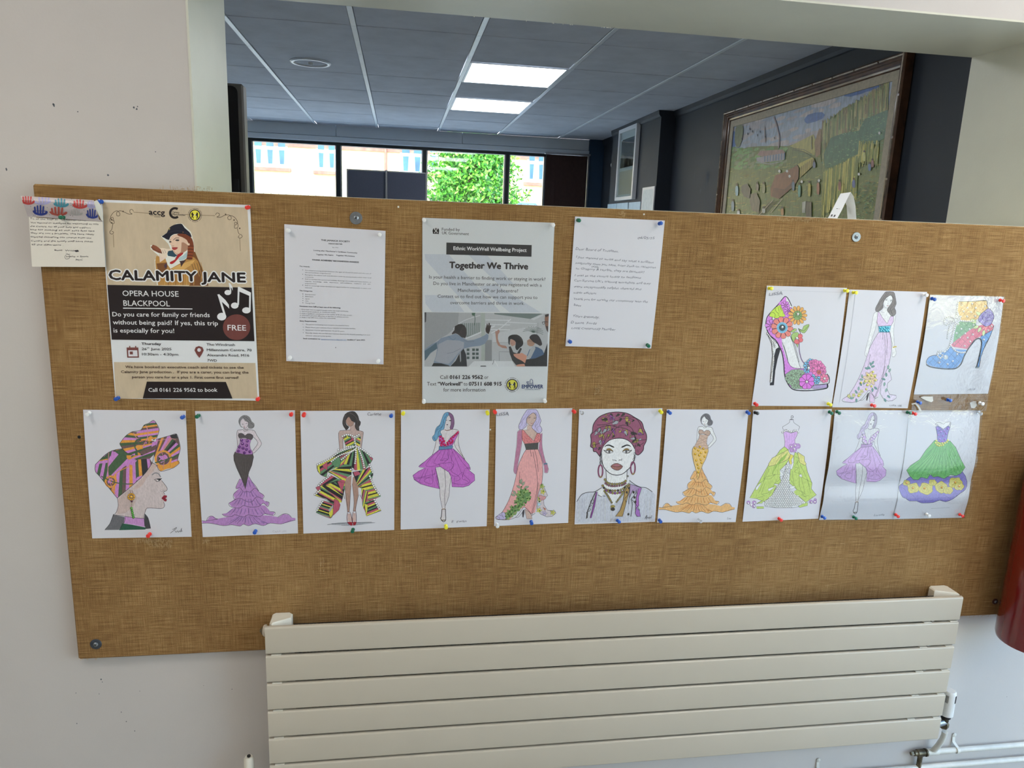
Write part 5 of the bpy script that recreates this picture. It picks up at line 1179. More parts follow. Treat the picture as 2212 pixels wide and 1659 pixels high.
# ---- mermaid gown, drawn once and used for two sheets
def mermaid(A, gown, frill, frill2, waist, bust, hair, skin, wrap):
    A.fill(skin, '566 310 600 296 640 292 700 296 770 306 790 340 856 455 830 500 764 572 740 560 812 450 760 370 740 420 600 420 590 380 584 480 574 480 566 400')
    A.lines('640 292 600 296 566 310 564 400 572 500;584 330 590 400;700 292 770 306 800 360 856 455 820 520 764 574 740 560;752 376 814 450 750 545;640 300 655 312 700 300', 4.5)
    A.fill(skin, '606 180 640 150 700 200 700 240 660 275 620 250'); A.fill(skin, '640 262 690 256 700 300 640 300')
    A.fill(hair, '582 200 590 160 630 124 680 122 720 150 740 195 770 220 770 260 740 282 700 275 694 235 700 210 660 190 636 160 610 190 604 220 612 250 640 270 610 262 592 230', 2); A.line('640 275 665 292 700 285', 8, hair)
    A.lines('640 130 690 160 730 200;630 140 680 180 710 215;720 210 760 240 750 270;600 170 590 200 600 240', 3)
    A.lines('622 225 640 232;664 222 690 218', 4); A.line('645 258 662 262', 5, c(160, 80, 80)); A.line('700 210 696 240 670 275 640 262', 3.5)
    # lower frills, back to front
    T_ = '145 1380 200 1384 240 1330 280 1326 320 1360 430 1340 520 1310 760 1310 960 1320 1060 1340 1120 1300 1180 1310 1215 1345 1262 1350 1262 1374 1180 1400 1100 1420 960 1410 880 1440 780 1420 700 1440 640 1420 600 1446 500 1430 400 1440 300 1420 200 1410 150 1412'
    A.fill(frill, T_); A.lines('145 1380 200 1384 330 1362;200 1384 215 1345 260 1324 300 1350 340 1362;145 1412 250 1412 400 1440 500 1430 600 1446 640 1422 700 1442 780 1418 880 1440 960 1410 1090 1420 1180 1390 1262 1374;1050 1340 1120 1300 1180 1305 1215 1345', 4.5)
    for poly, edge in (('385 1300 440 1290 520 1230 700 1180 900 1200 960 1270 1018 1280 990 1320 900 1300 830 1330 740 1310 680 1330 600 1310 500 1330 420 1325', '385 1300 420 1328 500 1330 540 1310 640 1335 700 1312 830 1332 900 1298 1000 1318 1018 1280 960 1272'),
                       ('465 1170 500 1150 560 1100 700 1080 850 1100 900 1150 948 1160 930 1210 880 1170 820 1210 720 1215 640 1200 580 1230 500 1215', '548 1130 500 1155 465 1175 480 1210 530 1225 600 1228 640 1200 720 1218 820 1212 880 1172 930 1215 948 1165 905 1150'),
                       ('520 1070 560 1020 640 960 760 960 800 1010 886 1080 870 1116 800 1100 740 1155 680 1150 600 1110 540 1120', '560 1030 525 1060 522 1110 550 1125 600 1112 680 1150 740 1156 800 1095 870 1118 886 1080 830 1040'),
                       ('548 990 600 880 660 900 700 850 740 910 790 980 826 1030 780 990 720 1040 640 1035 600 1000 560 1000', '600 880 580 910 552 980 560 1000 600 985 640 1035 690 1030 720 1042 780 990 826 1035 790 970 740 910 700 840')):
        A.fill(frill, poly); A.line(edge, 4.5)
    random.seed(3)
    for x0, y0, x1, y1, n_, sp in ((560, 1330, 420, 1430, 14, 1), (470, 1235, 420, 1320, 12, 1), (540, 1125, 500, 1215, 10, 1), (590, 1025, 555, 1110, 9, 1), (610, 900, 580, 990, 7, 1)):
        for i in range(1, n_-1):
            t = i/(n_-1); cx_ = 680; xa = x0+(2*cx_-2*x0)*t; xb = x1-40+(2*cx_+60-2*x1+20)*t
            A.fill(frill2, [(xa, y0), (xa+9, y0), ((xa+xb)/2+8, (y0+y1)/2), (xb+4, y1-8-random.uniform(0, 22)), (xb-2, y1-10)])
            if i % 2 == 0: A.line([(xa, y0-6), ((xa+xb)/2-2, (y0+y1)/2), (xb, y1-12)], 3, c(70, 56, 84) if not wrap else c(96, 70, 50))
    # body of the gown
    A.fill(gown, '540 560 600 560 752 575 762 620 740 720 706 800 690 870 662 1000 640 930 606 850 560 750 528 660 524 600', 0, 5)
    A.fill(waist, '600 400 735 405 716 470 724 520 752 560 748 588 660 592 545 566 575 500 600 450', 0, 3)
    A.fill(bust, '580 370 584 345 610 336 640 345 660 365 690 342 730 346 755 366 750 395 730 414 660 390 600 394', 2, 4.5)
sh, e = drawing([(421.2, 888), (637, 886.2), (643.8, 1152), (438, 1160.2)], 'drawing of a mermaid gown with black skirt and purple tiered frills', amp=.002)
A = FArt(sh, 410, 875, 5.53)
mermaid(A, c(72, 66, 66), c(160, 118, 170), c(128, 98, 152), c(150, 104, 160), c(76, 70, 74), c(112, 110, 112), c(186, 176, 182), False)
for i in range(26):
    x = 540+i*8; A.line([(x, 610+abs(13-i)*3), (620+i*3, 820+(13-abs(13-i))*9)], 3, c(96, 88, 86) if i % 2 else c(52, 48, 50))
for x, y in ((620, 418), (688, 428), (630, 462), (680, 482), (592, 500), (636, 515), (676, 528), (582, 550), (652, 570), (718, 556)): A.gem(x, y, 15, c(82, 34, 100), c(84, 46, 100))
NM(A, 'CARA LEE', 990, 1522, 1155, 1516, 22, c(160, 156, 164), 0); A.build('print', e)
sh, e = drawing([(1440.3, 884.1), (1617.2, 885.3), (1589, 1127.8), (1419.1, 1128.6)], 'drawing of a mermaid gown with gold gem-dotted skirt and orange tiered frills', amp=.004)
A = FArt(sh, 1410, 870, 6.0327); A.tf = affine([(675, 122), (145, 1395), (1262, 1362), (564, 310), (856, 455), (600, 1446), (524, 600), (762, 620), (662, 1000)], [(695, 145), (72, 1380), (1060, 1385), (590, 325), (836, 468), (470, 1446), (521, 620), (730, 640), (600, 960)])
mermaid(A, c(206, 164, 100), c(206, 156, 104), c(184, 122, 66), c(176, 150, 134), c(164, 140, 126), c(96, 94, 98), c(206, 208, 214), True)
A.lines('600 440 720 520;720 440 590 500;560 540 730 480;570 560 750 540;610 410 730 460', 3, c(120, 96, 84)); A.tf = None
for x, y in ((552, 592), (614, 573), (660, 597), (594, 621), (689, 643), (628, 652), (553, 668), (607, 684), (676, 700), (566, 750), (625, 740), (636, 782), (586, 805), (598, 850), (593, 905)): A.gem(x, y, 13, c(206, 160, 50), c(120, 84, 30))
NM(A, 'Lee', 968, 1520, 1020, 1514, 24); A.build('print', e)
# ---- 3 zigzag striped dress (crop 640,875 s5.53)
sh, e = drawing([(648.7, 887.7), (853, 886.6), (851.6, 1144.8), (655.4, 1152.6)], 'drawing of a zigzag striped green, pink and yellow dress edged with gems', amp=.002)
A = FArt(sh, 640, 875, 5.53); SK3 = c(166, 144, 138); SKd = c(150, 120, 108)
G3, P3, Y3, B3 = c(84, 122, 90), c(160, 76, 94), c(184, 180, 66), c(34, 32, 36)
A.fill(c(150, 152, 158), '360 1424 520 1402 900 1400 950 1406 720 1436 640 1444'); A.lines('370 1430 600 1410 940 1406;540 1436 800 1420;420 1414 900 1396', 4, c(90, 92, 98))
A.fill(SK3, '506 320 520 306 600 300 640 296 640 240 700 230 720 300 790 316 802 330 780 480 770 530 760 500 768 380 560 380 556 500 560 520 520 530 508 400')
A.fill(SKd, '586 880 660 840 654 960 646 1060 640 1180 632 1275 612 1275 590 1120 580 980'); A.fill(SKd, '676 860 776 830 760 940 740 1000 744 1070 716 1200 706 1270 680 1270 690 1150 676 1020 668 940')
A.lines('506 330 508 420 520 540;520 306 600 300 650 296;556 400 560 520;802 330 790 420 776 530;720 300 790 314 802 330;586 880 580 980 600 1130 612 1275;654 960 646 1060 640 1180 634 1270;668 940 680 1030 690 1160 680 1270;744 1070 716 1200 708 1270', 4.5)
A.fill(SKd, '590 180 620 130 660 150 690 200 680 235 640 255 606 230', 2, 3)
A.fill(c(52, 48, 48), '552 190 580 110 640 76 700 78 740 130 752 180 770 200 764 240 750 260 752 306 720 296 700 260 700 210 660 190 630 140 600 170 590 200 604 240 632 262 600 300 580 280 556 240', 2)
for s_ in ('620 90 700 130 730 200 740 290;640 84 720 150 756 220;600 110 580 170 570 240;590 120 564 190 590 260;700 200 720 250 730 290',): A.lines(s_, 3, c(90, 84, 84))
A.lines('612 1275 650 1280;680 1268 712 1264;614 1280 604 1340 616 1410 650 1430;650 1290 664 1360 668 1410;680 1275 668 1340 676 1410;712 1270 718 1350 714 1410 700 1430', 6, c(70, 20, 30)); A.fill(c(130, 20, 36), '612 1400 640 1390 668 1400 672 1436 650 1440'); A.fill(c(130, 20, 36), '676 1400 700 1390 718 1400 706 1436 680 1438'); A.fill(c(176, 150, 144), '612 1300 646 1290 662 1380 640 1400 616 1380'); A.fill(c(176, 150, 144), '682 1290 708 1290 714 1380 690 1400 672 1370')
# bodice
A.fill(G3, '556 385 620 360 690 400 772 372 760 490 712 486 590 490'); A.fan('556 385 620 360 690 400 710 480 590 490', 560, 200, 40, 105, [B3, Y3, G3, B3, P3, B3, G3, Y3, B3, G3, P3, G3, Y3, B3]); A.bands('560 390 640 380 715 460 712 486 595 490', 62, 0, [12, 22, 18, 12, 20], [B3, Y3, G3, B3, P3]); A.bands('715 460 700 410 772 372 760 490 716 486', 120, 0, [16, 14, 20, 12], [G3, B3, Y3, P3])
A.fill(G3, '250 705 420 620 560 540 720 500 720 700 660 790 540 740 440 760 370 800 360 860 290 830 250 760'); A.fill(G3, '690 500 790 520 890 620 915 640 880 700 820 770 700 780 650 720 600 720 560 700 600 600'); A.fill(B3, '370 800 520 740 560 700 660 720 660 830 600 870 580 920 440 830'); A.fill(B3, '230 1000 400 830 500 880 580 900 580 1000 540 1160 440 1180 360 1120 210 1075 300 960'); A.fill(B3, '670 800 820 770 890 730 920 830 900 900 1010 1090 850 1160 790 1000 740 980')
pz = [B3, G3, Y3, B3, P3, Y3, G3, B3, G3, P3, B3, Y3]
A.fan('250 705 420 620 560 540 720 500 720 700 660 790 540 740 440 760 370 800 360 860 290 830 250 760', 760, 480, 120, 190, pz*2)
A.fan('690 500 790 520 890 620 915 640 880 700 820 770 700 780 650 720 600 720 560 700 600 600', 715, 380, 20, 125, [B3, P3, G3, B3, G3, Y3, P3, G3, B3, G3, P3, G3, Y3, P3, B3, G3, B3, Y3, P3, G3])
A.fill(G3, '440 650 520 620 530 700 510 748 450 730 420 690', 0, 4); A.fill(P3, '310 720 372 676 370 780 330 750', 0, 4); A.fill(Y3, '250 715 280 740 290 830 256 790', 0, 4)
A.fan('370 800 520 740 560 700 660 720 660 830 600 870 580 920 440 830', 340, 760, -12, 70, [G3, B3, Y3, B3, G3, P3, Y3, B3, G3, Y3, B3, P3, G3])
A.fan('230 1000 400 830 500 880 580 900 580 1000 540 1060 500 900 260 970', 160, 1050, -55, 10, [B3, Y3, G3, P3, B3, G3, P3, Y3, G3, B3, Y3, P3])
A.bands('210 1075 300 960 470 920 560 1040 540 1160 440 1180 360 1120', 118, 0, [18, 22, 26, 14, 24, 30], [G3, B3, Y3, P3, B3, Y3])
A.bands('300 960 400 960 560 1090 540 1165', 122, 0, [26, 16, 22, 16], [Y3, B3, B3, P3])
A.bands('235 1280 330 1140 450 1170 440 1300 410 1350', 108, 0, [14, 16, 20, 12, 18], [G3, P3, B3, Y3, B3]); A.fill(P3, '455 1120 500 1140 526 1190 510 1250 440 1320 440 1240', 0, 4); A.fill(Y3, '410 1350 385 1290 436 1200 440 1300', 0, 4); A.fill(P3, '232 985 280 960 290 1010 256 1020', 0, 4); A.fill(P3, '490 910 578 925 545 1040', 0, 4); A.fill(c(140, 142, 144), '384 1250 440 1190 440 1220 400 1280')
A.fan('670 800 820 770 890 730 920 830 900 900 1010 1090 850 1160 790 1000 740 980', 690, 1000, -75, 45, pz*2)
A.bands('780 960 900 900 1010 1085 930 1130 820 1150', 75, 0, [20, 26, 16, 30, 14], [P3, Y3, B3, Y3, G3]); A.bands('775 990 860 1040 850 1160 830 1290 790 1200', 12, 0, [12, 14, 10, 16], [G3, Y3, B3, P3])
A.bands('820 1160 940 1130 1015 1260 840 1325', 68, 0, [18, 14, 22, 16, 20], [G3, B3, P3, Y3, B3]); A.fill(Y3, '812 1175 855 1190 850 1260 836 1320', 0, 4); A.fill(P3, '680 800 740 790 775 825 700 850', 0, 4)
A.lines('250 705 250 760 290 830 360 860;370 800 360 860;210 1075 360 1130 450 1190;235 1280 320 1320 410 1350 440 1300;560 1040 540 1160;840 1325 1015 1260;890 620 915 640 880 700;550 1000 580 1120;760 1070 790 1130', 5)
W3 = c(245, 246, 252)
for s_ in ('252 712 400 640 520 555 690 500', '420 672 520 600 640 560 700 530', '540 650 640 570 700 530', '550 372 610 352 690 380 700 450 712 485', '700 375 760 350', '720 500 800 540 900 620', '712 520 710 620 700 700', '745 530 790 640 815 765', '872 710 920 820', '878 850 930 980 1005 1085', '400 845 330 900 262 965', '280 1020 215 1075', '315 1150 280 1200 240 1270', '930 1130 990 1245', '650 770 680 760', '600 500 690 490', '500 535 520 545'):
    A.gemline(s_, 11, W3, 25)
NM(A, 'Carlene', 845, 124, 1012, 122, 34, c(70, 66, 76)); A.build('print', e)
# ---- short purple dress, used for two sheets (crop 850,875 s5.53)
def shortdress(A, dress, dline, hairL, hairR, sash, skin, gemc, ink, belt=True):
    A.fill(skin, '600 290 720 288 770 300 780 330 774 440 800 540 860 650 890 720 860 690 730 500 730 430 700 480 560 480 540 440 520 490 464 600 490 500 520 400 570 330')
    A.fill(skin, '500 730 560 690 640 800 700 850 690 930 664 1010 660 1090 624 1190 622 1300 600 1380 580 1390 565 1350 580 1210 556 1080 548 960 524 860')
    A.lines('690 288 740 290 775 305 780 340 774 440 810 570 880 705;730 430 740 500 850 640;510 420 495 500 462 600;500 740 548 960 556 1090 582 1230;610 770 622 940 612 1080 616 1230;690 850 672 960 660 1090 620 1200', 4.5)
    A.fill(skin, '610 130 660 110 690 150 690 210 650 256 618 230', 2); A.fill(skin, '630 240 680 235 690 292 620 292')
    A.fill(hairL, '464 380 490 350 500 300 520 260 556 230 590 130 620 92 660 86 670 110 640 140 624 190 610 250 600 290 570 300 560 330 580 360 540 370 520 410 490 430 470 410', 2, 4)
    A.fill(hairR, '660 86 700 110 720 150 726 220 710 280 690 292 672 270 686 230 684 160 664 120', 2, 4)
    A.lines('640 110 600 180 590 240 550 280 520 300;560 240 530 270 500 330;600 200 580 260 540 320 530 380;480 380 500 420 490 432', 4, ink)
    A.lines('625 182 640 180;660 184 690 182;668 186 686 190', 6); A.fill(c(60, 40, 50), '628 232 642 228 656 232 642 242'); A.line('612 292 640 304 690 290', 8, c(110, 74, 54) if belt else c(110, 106, 116))
    A.fill(dress, '540 370 570 360 600 410 632 490 650 430 690 380 770 316 776 340 730 430 700 490 580 494 548 460', 0, 4)
    A.fill(sash, '545 490 620 500 700 478 712 500 690 524 600 530 540 538', 0, 4)
    sk = '540 538 690 522 712 520 800 600 900 710 920 770 900 778 966 830 970 900 920 940 900 960 830 980 700 975 690 860 660 800 560 735 500 745 524 860 548 1000 420 970 320 940 248 890 232 840 300 790 380 750 300 735 380 670 460 600'
    A.fill(dress, sk); A.line(sk+' 540 538', 5.5, dline, 0)
    A.lines('540 545 440 640 385 720 440 735 520 720;380 755 300 735 380 670;300 790 236 840 260 870 380 850 500 820;248 890 340 870 460 870;570 545 500 650 488 700 560 710;620 530 580 640 560 660 650 650 650 530;580 660 610 640 650 650;660 528 680 620 720 700 690 770 700 800 780 850 790 890 740 910;690 528 760 680 830 860;720 530 820 680 900 770;850 760 920 745;850 770 840 830 910 900 900 930;590 700 640 690 690 690 715 720 700 760 640 790;560 735 540 700 600 690 640 650;660 800 700 840 760 850 820 800 830 830 820 880 870 900 900 930;700 930 820 950 900 935;460 770 470 860 460 940 380 920 372 890 470 840;380 760 340 850 300 920;410 760 370 860;520 830 510 900 548 1000;250 890 330 930;730 860 720 960;500 760 490 830;700 560 690 690;640 560 660 640', 3.6, dline)
    A.lines('560 1350 590 1392 620 1380 624 1330;580 1240 572 1330 560 1350;620 1240 622 1330', 8, c(40, 40, 44)); A.line('580 1242 620 1240', 9, c(110, 84, 54)); A.line('568 1376 620 1372', 10, c(84, 72, 50))
sh, e = drawing([(866.3, 885.5), (1058, 884.4), (1051.3, 1136.7), (865.4, 1143.9)], 'drawing of a short bright purple dress, figure with blue hair', amp=.002)
A = FArt(sh, 850, 875, 5.53); shortdress(A, c(166, 92, 168), c(80, 34, 92), c(92, 136, 166), c(112, 80, 112), c(82, 116, 150), c(184, 178, 180), None, c(44, 70, 96))
for x, y in ((562, 378), (560, 422), (590, 400), (604, 430), (575, 455), (600, 470), (570, 480), (620, 478), (650, 470), (668, 430), (682, 455), (690, 400), (706, 425), (715, 380), (735, 360), (755, 340), (770, 325), (700, 445), (585, 440), (645, 450)): A.gem(x, y, 12, c(168, 24, 80), c(130, 30, 70))
NM(A, 'E  Ewan', 692, 1406, 868, 1396, 26, c(80, 78, 86)); A.build('print', e)
sh, e = drawing([(1803.4, 885.7), (1963, 886.6), (1927.4, 1121.1), (1769.1, 1122.8)], 'laminated drawing of a short lilac dress, figure with long lilac hair', amp=.0085, shape=lambda t: math.sin(math.pi*t)+(0 if t < .45 else .42*math.sin(3.6*math.pi*(t-.75))*math.sin(math.pi*(t-.45)/.55)**2), n=44)
A = FArt(sh, 1760, 870, 6.0327); A.tf = affine([(655, 85), (232, 840), (970, 900), (590, 1390), (540, 535), (780, 305), (700, 520), (462, 600)], [(760, 132), (280, 892), (922, 948), (518, 1448), (600, 580), (843, 355), (740, 560), (520, 635)])
shortdress(A, c(184, 148, 194), c(104, 84, 116), c(176, 162, 188), c(146, 136, 156), c(160, 126, 172), c(192, 190, 192), None, c(90, 84, 100), False); A.tf = None
for x, y in ((619, 388), (637, 425), (610, 438), (631, 466), (663, 478), (631, 502), (652, 526), (703, 526), (740, 511), (764, 493), (735, 475), (767, 457), (743, 438), (780, 423), (808, 402)): A.gem(x, y, 12, c(214, 190, 226), c(92, 50, 130))
NM(A, 'Loretta', 768, 1478, 905, 1468, 26); A.build('print', e)
e9, sh9 = e, sh
# ---- long empire-line gown, used for two sheets (crop 1040,870 s6.0327)
def longgown(A, skin, arm, hair, hink, top, sash, skirt, sline, floral):
    A.fill(arm, '470 380 500 352 530 360 530 480 520 560 490 720 470 820 470 920 440 930 418 890 440 700 460 560'); A.fill(arm, '770 400 794 400 790 520 800 620 838 770 860 800 874 860 860 914 820 910 815 830 780 720 745 600')
    A.lines('500 352 468 380 460 500 440 700 418 880 440 925 465 930 470 900;530 400 524 560 490 720 470 840;794 390 790 520 800 620 840 780 874 860 862 912 822 912 830 860;745 610 815 790;440 880 450 920', 4, sline if arm == top else GREY)
    A.fill(skin, '520 352 590 350 600 290 670 290 700 345 740 400 690 490 600 440 560 380'); A.fill(skin, '580 210 620 140 680 130 716 180 710 230 660 296 620 290 590 250', 2, 3)
    A.fill(hair, '484 300 510 240 530 190 580 110 610 88 710 88 740 130 766 200 776 240 760 290 780 320 790 360 770 390 730 395 690 360 654 320 680 270 710 220 712 160 680 130 640 150 600 190 584 250 594 290 560 330 520 350 490 340', 2, 4.5)
    A.lines('620 100 570 190 530 230 500 280;640 110 590 200 580 270 540 330;700 120 750 200 740 260 700 310 690 350;720 240 700 300 730 370;530 240 520 290 490 320;760 300 720 330 750 380', 3.4, hink)
    A.lines('610 200 640 192;680 206 706 200', 6); A.lines('606 188 640 178;680 192 710 190', 3.4); A.fill(c(150, 96, 100), '634 260 654 266 676 260 656 276'); A.line('655 230 650 244 660 246', 2.6, GREY); A.line('570 352 620 356', 3, GREY); A.line('690 350 730 380', 3, GREY)
    A.fill(top, '526 352 548 356 600 420 682 496 720 400 762 400 772 470 740 528 560 536 530 480', 0, 4.5)
    sk = '580 612 736 602 790 760 800 900 786 1060 760 1150 720 1260 716 1330 700 1430 640 1450 560 1360 480 1400 380 1510 345 1524 260 1520 185 1490 270 1425 360 1260 430 1050 480 820 540 680'
    A.fill(skirt, sk); A.fill(sash, '560 536 742 520 736 606 582 612', 0, 4.5)
    A.fill(floral, '786 1050 830 1130 862 1210 810 1260 815 1330 860 1400 960 1410 970 1440 920 1480 850 1486 770 1450 724 1390 720 1300 740 1180', 0, 4.5)
    A.lines('580 612 540 680 480 820 430 1050 360 1260 270 1425 185 1490 200 1518 250 1524 345 1524 450 1490 520 1400 555 1360 600 1390 650 1450;736 602 790 760 800 900 786 1060;650 1450 700 1250 730 1060 716 880 670 640;660 1460 720 1230 740 1040;640 615 650 700;690 610 720 720 740 900;500 900 490 1080;700 1440 650 1470 640 1450', 5, sline)
    A.fill(c(60, 56, 60) if floral != skirt else c(120, 116, 124), '540 1400 560 1390 560 1430 548 1495 534 1490 530 1430'); A.fill(skin if arm != skin else c(186, 168, 190), '566 1385 620 1420 650 1460 660 1512 590 1512 574 1440', 0, 4); A.line('540 1420 480 1490 440 1490', 4)
sh, e = drawing([(1071.5, 883.8), (1236.4, 881.6), (1227.3, 1129.4), (1067.4, 1136.4)], 'drawing of a long salmon-pink gown with grey waistband and green gem flowers', amp=.002)
A = FArt(sh, 1040, 870, 6.0327); longgown(A, c(174, 150, 140), c(158, 106, 130), c(168, 160, 190), c(100, 94, 120), c(192, 118, 118), c(76, 74, 72), c(196, 142, 140), c(70, 50, 54), c(176, 166, 170))
for i in range(7): A.line([(574, 544+i*9), (738, 532+i*10)], 3, c(50, 50, 50))
random.seed(11)
leafy = [c(112, 138, 84), c(132, 156, 94), c(90, 122, 74)]
def leaf(A, x, y, a, L, col_, ow=3): 
    ca, sa = math.cos(math.radians(a)), math.sin(math.radians(a)); P = [(x+ca*u-sa*v, y+sa*u+ca*v) for u, v in ((0, 0), (L*.35, -L*.24), (L*.75, -L*.18), (L, 0), (L*.75, L*.18), (L*.35, L*.24))]
    A.fill(col_, P, 2, ow, c(60, 84, 50))
for x, y, a in ((520, 1060, -110), (530, 1080, -60), (515, 1050, -85), (510, 1110, -150), (560, 1110, -20), (440, 1210, 200), (450, 1190, 230)): leaf(A, x, y, a, 60, c(128, 138, 118))
for k in range(12): leaf(A, 548, 1212, k*30+10, 105, leafy[k % 3])
for cx_, cy_ in ((470, 1290), (410, 1380), (450, 1400), (350, 1440), (340, 1480), (400, 1440), (530, 1310), (480, 1350)):
    for k in range(6): leaf(A, cx_, cy_, k*60+random.uniform(0, 40), 52, leafy[k % 3], 2.4)
A.fill(c(160, 152, 182), '190 1490 280 1422 310 1450 320 1500 290 1520 230 1520', 2, 3); A.lines('200 1480 240 1500 230 1515;260 1450 290 1500;230 1460 280 1480', 3)
for x, y, q in ((522, 1095, 0), (575, 1130, 0), (510, 1160, 0), (556, 1170, 0), (632, 1168, 0), (505, 1200, 0), (480, 1250, 0), (545, 1235, 0), (600, 1245, 0), (632, 1250, 0), (516, 1275, 0), (572, 1305, 0), (530, 1330, 0), (455, 1300, 0), (440, 1345, 0), (490, 1340, 0), (405, 1360, 0), (400, 1400, 0), (440, 1405, 0), (370, 1420, 0), (480, 1360, 0), (345, 1450, 0), (390, 1450, 0), (315, 1480, 0), (365, 1475, 0), (785, 1072, 0), (808, 1150, 0), (757, 1250, 0), (755, 1285, 0), (760, 1408, 0)): A.gem(x, y, 9, c(62, 96, 40), c(44, 66, 34))
for cx_, cy_, q in ((800, 1160, c(186, 178, 84)), (760, 1250, c(186, 178, 84)), (790, 1090, c(156, 166, 90)), (750, 1400, c(190, 184, 96)), (930, 1430, c(180, 176, 90)), (820, 1440, c(166, 152, 182))):
    for k in range(5): leaf(A, cx_, cy_, k*72, 38, q, 2.2)
A.fill(c(176, 128, 130), '750 1200 800 1215 840 1225 820 1260 760 1270', 2, 3); A.fill(c(152, 186, 206), '730 1300 780 1320 740 1350', 0, 3); A.fill(c(176, 100, 70), '800 1360 840 1380 830 1400', 0, 2)
for x, y in ((557, 392), (580, 410), (575, 440), (590, 460), (605, 430), (565, 480), (600, 490), (625, 470), (650, 492), (565, 515), (610, 510), (640, 520), (700, 490), (715, 460), (740, 480), (730, 440), (755, 470), (765, 500), (725, 500), (735, 410), (750, 430), (690, 510), (540, 460)): A.gem(x, y, 8, c(206, 128, 132), c(150, 80, 84))
A.line('812 800 835 792 858 796', 18, c(74, 104, 124)); NM(A, 'LISSA', 195, 168, 358, 162, 40, c(90, 90, 98), 0); A.build('print', e)
sh, e = drawing([(1835.1, 625.3), (2002.7, 630.7), (1960.7, 881.9), (1797.8, 879.7)], 'drawing of a long pale lilac gown with turquoise gem waistband', amp=.0035)
A = FArt(sh, 1790, 615, 6.0327); A.tf = affine([(660, 88), (185, 1495), (970, 1440), (580, 612), (736, 602), (450, 930), (862, 912), (484, 320), (650, 1450)], [(790, 88), (172, 1500), (880, 1475), (662, 620), (795, 622), (505, 935), (862, 935), (606, 322), (595, 1465)])
longgown(A, c(204, 204, 210), c(205, 205, 210), c(112, 106, 104), c(66, 62, 64), c(190, 170, 194), c(110, 170, 190), c(190, 174, 194), c(78, 74, 84), c(190, 182, 196)); A.tf = None
gl_ = [c(98, 130, 128), c(120, 146, 140)]
for x, y, a in ((555, 1060, -110), (560, 1040, -60), (550, 1075, -20), (545, 1100, -140), (520, 1100, 200), (440, 1220, -100), (450, 1240, 190), (770, 1100, -80), (780, 1140, -60), (740, 1240, 200), (750, 1200, -90), (730, 1270, 100), (740, 1400, -70), (760, 1440, 40), (330, 1470, 160), (300, 1480, 200), (370, 1420, -120), (390, 1380, -90), (360, 1480, 90), (430, 1320, -120), (450, 1300, -60), (590, 1330, 40), (570, 1345, 90), (720, 1480, 60)): leaf(A, x, y, a, 55, random.choice(gl_), 1.6)
for k in range(8): leaf(A, 540, 1222, k*45+12, 100, c(196, 172, 148), 3)
for cx_, cy_ in ((430, 1390), (325, 1440), (265, 1450), (400, 1430)):
    for k in range(5): leaf(A, cx_, cy_, k*72+10, 30, c(196, 190, 130), 2)
for x, y in ((577, 1136), (512, 1178), (557, 1183), (603, 1195), (475, 1255), (533, 1257), (610, 1247), (423, 1276), (503, 1306), (558, 1323), (490, 1362), (390, 1448)): A.gem(x, y, 13, c(232, 206, 110), c(130, 100, 40))
for x, y in ((672, 562), (700, 555), (722, 575), (750, 556), (778, 556), (680, 598), (712, 600), (742, 592), (770, 590), (784, 602), (758, 606), (690, 580)): A.gem(x, y, 12, c(70, 170, 190), c(40, 110, 130))
A.line('835 820 860 808 884 808', 14, c(170, 150, 60)); A.line('345 130 140 1530', 3, c(150, 152, 158), 0); NM(A, 'CARA  LEE.', 788, 1582, 955, 1586, 20, c(90, 90, 96), 0)
A.build('print', e)
# ---- 6 face with a patterned turban (crop 1230,870 s6.0327)
sh, e = drawing([(1251, 884), (1430.9, 881.6), (1414.8, 1127), (1241.1, 1132.7)], 'drawing of a woman facing forward in a patterned olive and plum turban', amp=.002)
A = FArt(sh, 1230, 870, 6.0327); OL, PL, GY, DK = c(132, 118, 60), c(128, 74, 96), c(136, 140, 146), c(54, 48, 44)
A.fill(c(172, 174, 182), '95 1290 160 1190 320 1160 420 1110 470 1160 570 1320 700 1160 780 1010 930 1100 1080 1160 1120 1200 1105 1540 75 1570')
for i in range(60):
    x = random.Random(i).uniform(90, 1090); A.line([(x, 1250), (x-8, 1540)], 4, c(*[158+(i*7) % 16]*2, 172), 0)
A.fill(c(208, 208, 214), '475 880 480 1000 460 1060 430 1110 360 1150 400 1230 470 1180 570 1330 700 1160 780 1020 765 980 750 880')
tur = '282 470 276 420 300 380 310 290 360 210 420 165 520 130 640 120 760 140 850 190 940 250 970 340 1005 420 1000 500 970 560 960 620 900 680 860 660 850 600 800 520 720 470 620 462 520 490 450 560 415 640 400 700 350 640 315 635 305 590 275 570 282 520'
A.fill(PL, tur, 2); rnd = random.Random(21); tp = spl(pp_(tur), 2, True)
def inside(x, y, poly):
    r = False; n = len(poly)
    for i in range(n):
        (x1, y1), (x2, y2) = poly[i], poly[(i+1) % n]
        if (y1 > y) != (y2 > y) and x < (x2-x1)*(y-y1)/(y2-y1)+x1: r = not r
    return r
